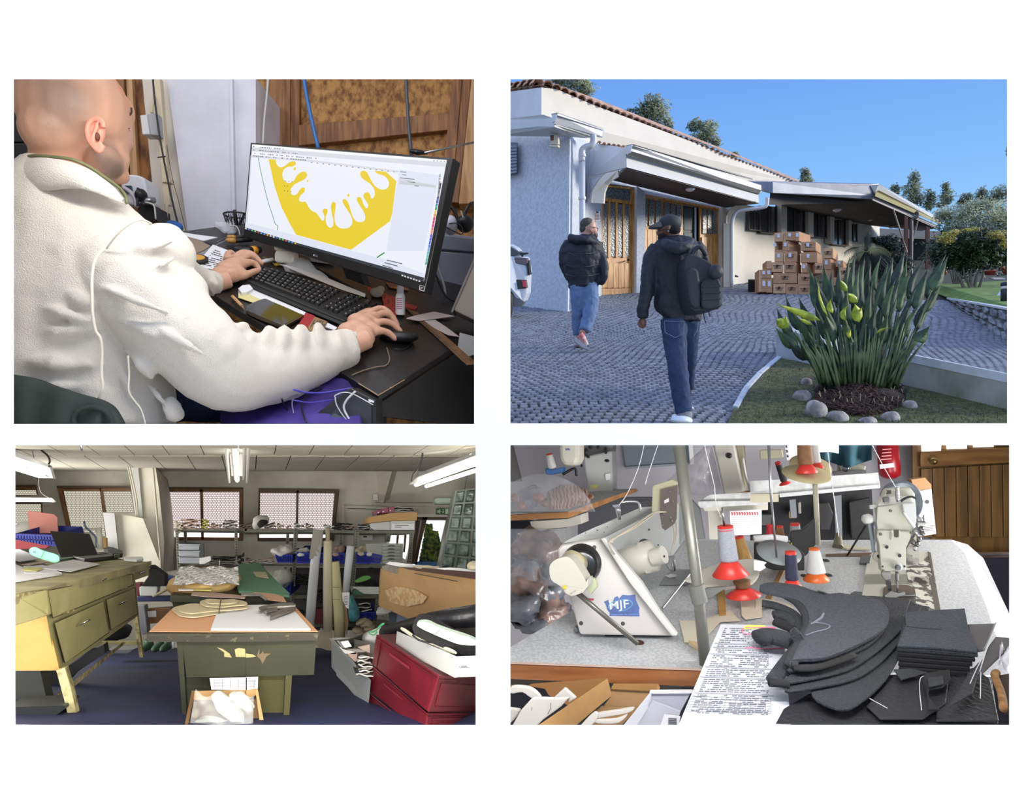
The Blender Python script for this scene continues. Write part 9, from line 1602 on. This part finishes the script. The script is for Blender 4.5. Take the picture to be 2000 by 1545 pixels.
pf('arm',e2,(985,430,1010,365,1200,350,1240,400,1250,520,1250,640,1215,700,960,700,940,520),2.42,.06,rm,R,bv=.008);pf('top_block',e2,(945,490,1000,425,1030,425,1215,420,1232,470,1150,478,950,505),2.4,.08,ma(405,(214,214,204),.35),R,bv=.006)
pf('face_plate',e2,(945,505,1140,478,1240,480,1250,520,1245,640,1218,700,945,688,938,620),2.38,.03,rm,R,bv=.004);pf('lower_head',e2,(945,688,1218,700,1200,770,1170,830,1172,1012,975,1020,958,800,940,740),2.37,.06,rm,R,bv=.004)
pf('lever_arm',e2,(1140,478,1215,470,1250,500,1255,640,1235,660,1190,600,1150,540),2.36,.02,wM,R,bv=.006)
for x,y,r,nm,mt in[(1045,535,12,'screw','g'),(968,720,12,'screw','g'),(1208,708,11,'screw','g'),(985,975,8,'screw','b'),(990,1010,12,'screw','g'),(1212,890,6,'screw','g'),(1018,822,14,'hole','b'),(1120,890,14,'hole','b'),(1158,975,9,'hole','b')]:
 m=M().la(P(*e2(x,y),2.365),(0,-1,0),[(px(r/4.04,2.37),0),(px(r/4.04*.9,2.37),.004 if mt=='g' else.001)],16);ob(nm,m,ma(406,(110,110,96),.4,.5)if mt=='g' else bK,R)
m=M().la(P(*e2(1100,978),2.36),(0,-1,0),[(px(8,2.37),0),(px(8,2.37),.008),(px(6,2.37),.012)],22);ob('dial',m,wM,R,1);m=M().la(P(*e2(1100,980),2.345),(0,-1,0),[(px(5,2.37),0),(px(4.6,2.37),.01)],16);ob('dial_centre',m,ma(407,(96,98,98),.4,.4),R)
pf('switch_window',e2,(1075,688,1112,688,1110,742,1078,742),2.36,.006,ma(408,(66,60,52),.4),R);pf('rod_bracket',e2,(1055,690,1075,690,1078,745,1112,745,1112,692,1126,692,1122,768,1055,768),2.362,.004,ma(409,(184,184,168),.4),R)
m=M().tu([P(*e2(1100,350),2.36),P(*e2(1104,465),2.36)],px(3,2.36),8);[m.la(P(*e2(1100+k*.4,350+k*11),2.36),(0,0,1),[(px(3.8,2.36),0),(px(3.8,2.36),.004)],10)for k in Rg(10)];ob('thread_post',m,cH,R,1)
pf('knob_block',e2,(990,432,1042,425,1040,475,1000,478),2.37,.03,ma(410,(110,112,108),.4,.4),R,bv=.004);pf('clip',e2,(1020,375,1055,375,1050,388,1055,402,1020,402,1028,388),2.4,.02,ma(411,(70,72,66),.5),R)
m=tb(M(),K_(e2,2.35,1130,460,1170,435,1215,425,1250,440),px(2.4,2.35));ob('black_lever',m,bK,R,1);m=tb(M(),K_(e2,2.34,1150,545,1200,620,1235,665),[px(2.5,2.3),px(3.6,2.3)]);ob('take_up_lever',m,wM,R,1)
m=tb(M(),K_(e2,2.42,905,590,880,620,900,760,915,860),px(3.4,2.4),5,8);tb(m,K_(e2,2.42,890,590,940,680,925,760,905,850),px(2.4,2.4),5,8);ob('hose',m,ma(412,(140,150,158),.4),R,1)
m=M().la(P(*e2(872,600),2.4),(-1,-.4,0),[(px(9,2.4),-.01),(px(10,2.4),0),(px(9,2.4),.015),(px(4,2.4),.02)],18);m.la(P(*e2(905,505),2.4),(-1,-.3,0),[(px(4,2.4),-.02),(px(4,2.4),.01)],12);ob('tension_knob',m,wM,R,1)
m=M().la(P(*e2(950,895),2.42),(-.2,-1,0),[(px(11,2.4),0),(px(11,2.4),.012),(px(5,2.4),.014)],20);ob('side_knob',m,rm,R,1);m=M().la(P(*e2(953,893),2.40),(-.2,-1,0),[(px(3.5,2.4),0),(px(3.5,2.4),.01)],12);ob('side_hole',m,bK,R)
gm4=ma(413,(104,104,102),.3,.8)
for k in Rg(10):x,y=[(1270,610),(1300,640),(1280,680),(1250,720),(1290,710),(1260,760),(1235,700),(1245,800),(1215,780),(1225,830)][k];m=M().la(P(*e2(x,y),2.38),(.8 if k%2 else.1,-1,.2),[(px(5.5-k*.2,2.4),0),(px(6,2.4),.006),(px(3,2.4),.012)],14);ob('tension_part',m,gm4 if k%3 else sT,R,1)
m=M().tu([P(*e2(1265,640),2.36),P(*e2(1355,648),2.36)],[px(3,2.36),px(4.5,2.36)],10);ob('handle',m,wM,R,1)
for q,mt in[((975,1020,1055,1022,1050,1075,1010,1090,985,1060),ma(414,(140,140,134),.4)),((1018,1075,1050,1070,1055,1131,1015,1131),gm4),((1090,1022,1115,1022,1112,1125,1095,1125),gm4)]:pf('needle_part',e2,q,2.36,.02,mt,R,bv=.003)
pf('lower_side',e2,(1172,840,1265,700,1270,960,1172,965),2.42,.03,ma(415,(160,158,146),.4,r2=(70,62,54),sC=14,pos=(.4,.5)),R)
wrn=ma(416,(204,204,190),.4,r2=(70,60,50),sC=26,pos=(.46,.50),detail=8);bedm=ma(417,(84,76,66),.35,.4)
for f,q,mt,h in[(e2,(870,905,960,880,1340,872,1385,1140,1395,1131,830,1131),rm,.003),(e4,(845,-60,1385,-60,1440,245,1420,262,1250,255,815,180),rm,.003),(e2,(1340,875,1362,885,1400,1131,1386,1131),bedm,.006)]:onT('bed',q,mt,R,h,.004,f=f)
bq=[(e2,(1165,1000,1290,960,1345,900,1390,1131,1190,1131)),(e4,(1200,-40,1395,-40,1440,235,1425,250,1245,245,1235,100))]
for f,q in bq:onT('worn_patch',q,wrn,R,.0075,.0006,f=f)
onT('bed_edge',(1350,-40,1390,-40,1442,240,1420,264,1280,262,1285,240,1395,225),bedm,R,.0085,.0006,f=e4)
pl_=[tuple(v)[:2]for v in sP([(985,110,0),(990,60,0),(1030,38,0),(1110,32,0),(1190,38,0),(1235,70,0),(1242,130,0)],4)]+[(1245,250),(1240,262),(975,225)]
m=M().pz([T4.at(*e4(*p),.009)for p in pl_],T4.n*.002);ob('needle_plate',m,ma(418,(72,68,62),.3,.5,r2=(96,74,52),sC=5),R);onT('plate_line',(1000,118,1235,116,1235,128,1000,130),sT,R,.012,.0006,f=e4)
pf('presser_foot',e4,(1000,95,1050,60,1110,75,1160,65,1165,85,1120,100,1090,110,1010,108),2.28,.02,gm4,R);pf('needle',e4,(1018,-20,1050,-20,1058,60,1048,90,1035,60),2.3,.02,bK,R);pf('needle',e4,(1095,-20,1112,-20,1108,80,1100,80),2.3,.01,gm4,R)
for f,q in[(e2,(800,965,815,905,895,905,882,965)),(e4,(718,165,730,95,760,80,825,85,818,150,800,172))]:onT('slide_clip',q,ma(419,(70,74,76),.4),R,.002,.008,f=f,bv=.002)
for lA,q,h in[('cream pattern paper lying behind the pole foot',(1360,312,1525,310,1760,228,1820,290,1840,310,1680,320,1540,470,1500,478,1400,482,1380,400),.006),('translucent curved pattern piece beside the first',(1845,165,1900,140,2010,160,2010,290,1880,310,1850,280),.01),('thin pale curved card below the cream paper',(1440,480,1545,500,1560,540,1500,525,1430,495),.004)]:onT('pattern_paper',q,ma(420,(206,200,178),.6),None,h,.002,lA=lA,cat='paper')
onT('pattern_paper',(-20,150,60,150,240,190,280,225,150,215,-20,225),MT[420],None,.012,.002,f=e4,lA='cream paper edge above the black folded fabric',cat='paper');onT('white_wedge',(470,185,615,128,640,165,600,178),wP,None,.01,.003,f=e4,lA='white paper wedge behind the fabric stack',cat='paper');onT('orange_piece',(618,128,660,138,685,165,625,168),ma(421,(206,160,100),.6),None,.014,.003,f=e4,lA='peach card corner behind the fabric stack',cat='card')
FP=Pl((1408,1219,1.75),(1324,1417,1.36),(1530,1222,1.75));t=Th('order_form','printed order form with pink and yellow highlighting in front','paper',FP.at(1420,1400))
FQ=[(1408,1219),(1530,1222),(1545,1424),(1322,1424)];m=M().pz([FP.at(*p)for p in FQ],-FP.n*.002);ob('sheet',m,ma(422,(188,190,196),.7),t)
SQ=[e3(1700,335),e4(110,345),e4(130,1050),e3(1400,1030)]
m=M();sheet_lines(m,FP,SQ,44,.0006,9,t=.42);ob('form_text',m,ma(423,(104,106,114),.8),t,kD='stuff');m=M()
gl4=lambda u,v:bI(SQ,u,v)
for v in(.19,.235,.31,.455,.57,.75):
 q=[gl4(0,v),gl4(1,v+.012),gl4(1,v+.026),gl4(0,v+.014)];m.pz([FP.at(*p,.0008)for p in q],FP.n*.0002)
ob('grey_bands',m,ma(424,(150,152,158),.8),t);m=M()
for u in[0,.06,.12,.18,.24,.30,.36,.42,.48,.54,.6,.66,.72,.78,.84,.9,.96]:q=[gl4(u,.80),gl4(u+.004,.80),gl4(u+.004,.97),gl4(u,.97)];m.pz([FP.at(*p,.0009)for p in q],FP.n*.0002)
for v in(.80,.83,.86,.89,.92,.95,.97):q=[gl4(0,v),gl4(.96,v),gl4(.96,v+.002),gl4(0,v+.002)];m.pz([FP.at(*p,.0009)for p in q],FP.n*.0002)
ob('table_grid',m,MT[423],t,kD='stuff')
txt('heading','Pes mesa',FP.at(*e3(1470,895)),FP.at(*e3(1565,900)),FP.at(*e3(1474,883)),ink,t,.001)
m=M().pz([FP.at(*p,.0012)for p in[e3(1870,340),e3(1900,330),e4(55,332),e4(62,348),e3(1960,358),e3(1870,362)]],FP.n*.0002);ob('yellow_highlight',m,ma(425,(232,220,90),.7),t)
m=tb(M(),[FP.at(*p,.0014)for p in[e3(1860,360),e3(1855,385),e3(1900,402),e4(0,400),e4(100,380),e4(135,355),e4(70,350),e3(1960,352),e3(1880,352)]],px(1.3,1.7),4,4);tb(m,[FP.at(*p,.0014)for p in[e3(1880,515),e3(1920,510),e4(-10,515),e4(60,520),e4(200,512)]],px(1.3,1.7),4,4);ob('pink_marker_lines',m,ma(426,(232,120,150),.7),t,kD='stuff')
fab=ma(427,(42,45,50),.85,r2=(32,34,38),sC=220,bU=.5);fab2=ma(428,(16,17,19),.9);FT=Pl((1500,1230,1.74),(1500,1400,1.40),(1850,1230,1.74))
def fD(lA,q,h,th=.006,mt=fab,cat='fabric',nA='fabric_piece',gR='black cut fabric pieces',k=3,cU=1,sag=.0,bev=.002):
 pT=[(q[i],q[i+1])for i in Rg(0,len(q),2)];pT=[tuple(v)[:2]for v in sP([(*p,0)for p in pT],k,1)]if cU else pT
 m=M().pz([FT.at(*e4(*p),h)for p in pT],-FT.n*th);return ob(nA,m,mt,None,False,lA,cat,gR,bv=bev)
fD('bottom black leather sheet reaching the frame edge',(130,1125,200,1000,450,850,900,740,1500,700,1700,760,1850,780,1900,1125),.004,.006,ma(429,(32,33,37),.55,bU=.3,sC=90),cU=False)
fD('black leather panel at the right below the square stack',(1430,760,1700,700,1830,790,1900,1125,1400,1125),.012,.004,MT[429],cU=False);fD('black leather offcut slanting at the bottom centre',(850,1020,1070,780,1500,800,1480,1000,1300,1125,960,1125),.016,.004,MT[429],cU=False)
for k,(lA,q,h)in enumerate([('rearmost black pointed piece behind the fabric fan',(300,180,360,205,830,175,1000,205,1350,268,1300,400,1100,410,700,400,320,260),.03),('second black piece of the fan with a notched end',(370,195,640,172,900,215,1190,235,1280,290,1210,410,900,420,420,300),.036),('third black piece of the fan below the notch',(440,210,900,215,1195,245,1165,330,1135,400,800,420,450,300),.042)]):fD(lA,q,h,cU=False)
for k,(lA,q,h)in enumerate([('lowest fan-shaped black fabric piece',(430,1000,560,1080,700,1100,850,1010,1000,860,1100,690,1145,560,1140,450,900,560,600,800,430,900),.03),('second lowest fan-shaped black piece',(200,985,450,960,750,890,950,760,1090,610,1150,490,1110,420,900,480,500,760),.040),('middle fan-shaped black fabric piece',(170,960,400,930,700,850,900,720,1050,590,1145,480,1130,400,950,380,600,600,300,850),.050),('upper fan-shaped black fabric piece',(210,890,420,880,620,800,850,690,980,560,1015,460,960,380,800,450,400,760),.060)]):fD(lA,q,h,.006,fab,gR='fan of black fabric pieces')
top_=(0,240,20,215,80,203,150,205,300,225,420,270,560,300,700,305,900,340,970,385,1012,450,1000,540,940,620,820,700,640,790,480,845,300,855,245,870,235,900,260,840,320,700,380,560,385,480,350,400,270,340,120,300,20,275)
m=M();T_=[tuple(v)[:2]for v in sP([(top_[i],top_[i+1],0)for i in Rg(0,len(top_),2)],3,1)];m.pz([FT.at(*e4(*p),.074)for p in T_],-FT.n*.007);tp_=ob('fabric_piece',m,ma(430,(58,62,68),.85,r2=(45,48,54),sC=180,bU=.4),None,False,'topmost charcoal canvas piece with white chalk marks','fabric','fan of black fabric pieces',bv=.003)
m=tb(M(),[FT.at(*e4(x,y),.0745)for x,y in[(500,470),(480,510),(430,545),(400,560)]],[px(2.6,1.5),px(3.2,1.5),px(1,1.5)],4,5);tb(m,[FT.at(*e4(x,y),.0745)for x,y in[(400,550),(470,550),(545,570),(530,600),(440,625),(360,655)]],px(1.5,1.5),4,5);ob('chalk_mark',m,ma(431,(104,108,118),.9),tp_,lB='pale chalk squiggle')
m=M().eL(FT.at(*e4(495,290),.075),.014,.012,.001,Quaternion((0,1,0),.25));ob('punched_slot',m,bK,tp_)
for k,(lA,pT,r)in enumerate([('top rolled black strap end at the left of the fan',[(20,225),(120,250),(260,320),(340,400),(385,500),(360,620),(290,760),(240,880)],7),('second rolled black strap end below the first',[(25,290),(130,310),(260,370),(320,450),(335,540),(300,660),(200,800),(110,930)],8),('third rolled strap showing its dark opening',[(120,385),(180,390),(250,430),(290,500)],9),('dark strap tube between the rolled ends',[(130,440),(200,470),(280,505)],8),('lowest ribbed strap tube over the form sheet',[(10,575),(80,560),(180,580),(270,610)],15),('folded bottom hem tube of the outer strap',[(75,945),(150,950),(230,955)],10),('folded bottom hem tube of the top canvas',[(265,900),(400,905),(560,860),(740,790)],8)]):
 m=M().tu(sP([FT.at(*e4(x,y),.045+(.02 if k in(0,6)else 0))for x,y in pT],4),px(r*(1.7 if k<5 else 1),1.55),12,.6);ob('fabric_strap',m,fab if k not in(3,6,5)else fab2,None,1,lA,'fabric','rolled straps of the fan')
pf('strap_web',e4,(385,480,350,400,290,345,250,380,285,480,280,600,200,760,60,900,45,935,210,915,250,870,330,700,380,580),1.545,.01,fab,None,'wide flat strap beside the top canvas','fabric',bv=.002)
m=M().pz([FT.at(*e4(*p),.062)for p in[(1140,415),(1280,405),(1610,385),(1640,560),(1712,750),(1400,715),(1080,698),(1150,520)]],-FT.n*.004);ob('fabric_square',m,ma(432,(54,60,67),.85,r2=(42,47,53),sC=200,bU=.4),None,False,'square charcoal fabric on top of the right stack','fabric','square black fabric stack')
for k in Rg(5):m=M();o_=6*k;m.pz([FT.at(*e4(*p),.056-.008*k)for p in[(1140+o_,425+o_),(1612+o_,390+o_*2),(1645+o_,560),(1715-o_*3,752+o_*1.5),(1080+o_,700+o_*2)]],-FT.n*.006);ob('fabric_square',m,fab2 if k else fab,None,False,['second','third','fourth','fifth','lowest'][k]+' sheet of the square fabric stack','fabric','square black fabric stack')
m=M().tu([FT.at(*e4(1150,538),.0625),FT.at(*e4(1290,552),.0625),FT.at(*e4(1430,563),.0625)],px(.5,1.6),4);ob('cut_line',m,bK,None,lB='thin cut line across the square fabric',cat='cut')
lea=ma(433,(72,68,70),.5,var=.2,sC=10)
for k,(lA,q,h,mt)in enumerate([('brownish leather panel standing right of the square stack',(1640,475,1855,468,1770,690,1720,700,1655,600),.05,lea),('narrow white-edged leather panel beside it',(1855,468,1862,480,1800,620,1760,700,1772,690),.055,ma(434,(130,128,128),.6)),('dark leather panel running to the right edge',(1860,560,1990,572,1985,640,1880,740,1720,900,1800,640),.045,lea),('dark leather strip slanting at the bottom right',(1720,760,1760,720,1680,1010,1480,1125,1640,850),.04,MT[429])]):fD(lA,q,h,.004,mt,cU=False,cat='leather',nA='leather_piece',gR='leather offcuts')
for lA,pT in[('thin white piping line along the lower leather',[(1280,1125),(1265,980),(1270,870),(1320,845),(1430,832)]),('thin pale seam on the leather at the right',[(1735,905),(1730,1125)]),('thin pale seam crossing the leather',[(1650,1000),(1720,840),(1860,560)]),('pale line on the bottom left leather',[(870,1030),(1010,1110)])]:m=tb(M(),[FT.at(*e4(x,y),.034 if x<1600 else.058)for x,y in pT],px(.8,1.5),5,5);ob('piping',m,ma(435,(190,190,192),.6),None,1,lA,'piping')
fD('small black cut-out with zigzag edge',(1300,830,1500,795,1510,880,1440,945,1340,960,1330,1010,1425,1125,1330,1125,1320,1000,1290,900),.036,.005,fab2,cU=False);fD('short black tab with a white line',(1320,890,1450,870,1450,935,1335,965),.042,.005,fab,cU=False);fD('black triangle under the square stack',(1060,775,1120,862,1330,800,1200,770),.03,.004,fab,cU=False)
t=Th('shoe_upper','brown suede shoe upper at the right frame edge','shoe',FT.at(*e4(1930,1000)));sued=ma(436,(140,102,62),.9,r2=(112,80,46),sC=60)
m=M().tu(sP([FT.at(*e4(x,y),.04)for x,y in[(1870,840),(1850,860),(1870,920),(1900,1000),(1915,1080),(1920,1140)]],4),px(7,1.5),10);ob('edge',m,sued,t,1);m=M().pz([FT.at(*e4(*p),.03)for p in[(1870,830),(1990,810),(2040,820),(2040,1130),(1930,1130),(1890,960)]],-FT.n*.004);ob('lining',m,ma(437,(52,36,26),.9),t)
m=M();rW=[[FT.at(*e4(1885+120*i/7,660+160*j/7),.05+.02*sin(i*1.5+j)*.6)for i in Rg(8)]for j in Rg(8)];m.sH(rW,.002,(0,0,-1));ob('clear_bag',m,clear(438,(220,218,224),.55),None,1,'clear plastic crumple above the brown suede upper','bag');pf('kraft_corner',e4,(1850,510,1900,512,1960,555,1900,560),1.75,.02,ma(439,(176,140,90),.8),None,'brown card corner behind the leather panels','card')
kr4=ma(440,(178,136,82),.8,r2=(160,120,70),sC=5)
t=Th('cardboard_box','long open kraft box slanting at the bottom left','box',P(1100,1420,1.6));pf('front_side',e3,(790,752,825,885,520,1140,220,1140),lD(1044,1.5,1194,1.8),.006,kr4,t);pf('back_side',e3,(165,808,185,795,795,750,770,780,480,960,330,880,300,830),1.85,.006,ma(441,(148,104,58),.8),t);pf('end_flap',e3,(160,810,190,808,170,860,30,830,30,805),1.83,.006,kr4,t)
t=Th('cardboard_box','flat kraft box behind the long one, its rim in view','box',P(1210,1400,1.8));pf('back_side',e3,(825,825,1180,822,1195,855,1040,980,760,970,822,890),1.85,.02,ma(442,(172,134,92),.8),t,bv=.003);pf('rim',e3,(825,818,1180,818,1196,850,1160,850,825,832),1.84,.03,kr4,t);pf('bottom',e3,(740,975,1040,985,880,1140,560,1140),1.8,.01,ma(443,(156,122,80),.8),t)
for k,(lA,q,dd)in enumerate([('white long pad in the kraft box, upper',(690,1030,880,1000,1000,982,960,1020,800,1050,700,1062),1.72),('white long pad in the kraft box, lower',(700,1080,860,1070,950,1035,880,1100,720,1105),1.7),('white folded pad end beside the kraft box front',(590,1110,690,1015,715,1060,660,1125,580,1140),1.66),('white foam collar curling out of the kraft box',(30,870,30,815,110,808,200,830,265,895,240,920,180,900,120,860),1.7),('large white card piece in the kraft box',(30,1140,110,1000,200,900,400,905,490,900,430,970,280,1080,220,1140),1.66),('pointed white card with pen lines in the kraft box',(370,900,455,822,548,905,480,945,492,905),1.7),('white folded end at the left frame edge in the box',(-40,990,70,990,100,1010,30,1100,-40,1100),1.69)]):
 pT=[tuple(v)[:2]for v in sP([(q[i],q[i+1],0)for i in Rg(0,len(q),2)],3,1)]if k not in(4,5)else[(q[i],q[i+1])for i in Rg(0,len(q),2)]
 m=M().pz([P(*e3(*p),dd)for p in pT],D4*.012);ob('white_pad',m,ma(444,(210,206,200),.8),None,False,lA,'pad','white pads in the kraft box',bv=.003)
m=tb(M(),K_(e3,1.655,345,940,345,985,320,1030),px(.5,1.6));tb(m,K_(e3,1.655,198,975,195,1000),px(.5,1.6));ob('pen_line',m,ink,None,lB='pen lines on the large white card',cat='pen line',kD='stuff')
t=Th('white_box','open white cardboard box beside the order form','box',P(1290,1420,1.7));pf('back_side',e3,(1135,862,1450,860,1370,1010,1150,920),1.78,.006,ma(445,(190,190,204),.7),t);pf('left_side',e3,(1130,862,1150,925,1010,1140,905,1140),lD(1215,1.5,1275,1.78),.006,ma(446,(214,216,224),.7),t);pf('bottom',e3,(1150,925,1370,1010,1330,1140,1010,1140),1.74,.006,ma(447,(196,196,208),.7),t);pf('rim',e3,(1125,858,1460,856,1460,866,1140,868),1.77,.02,wP,t)
t=Th('folded_sheet','folded printed sheet standing in the white box','paper',P(1310,1420,1.65));pf('sheet',e3,(1240,1035,1370,1050,1350,1140,1205,1140),1.62,.003,wP,t);m=M()
for k in Rg(5):m.pz(K_(e3,1.617,1275,1062+k*14,1340,1066+k*14,1340,1071+k*14,1275,1067+k*14),(0,.001,0))
ob('print',m,ink,t,kD='stuff')
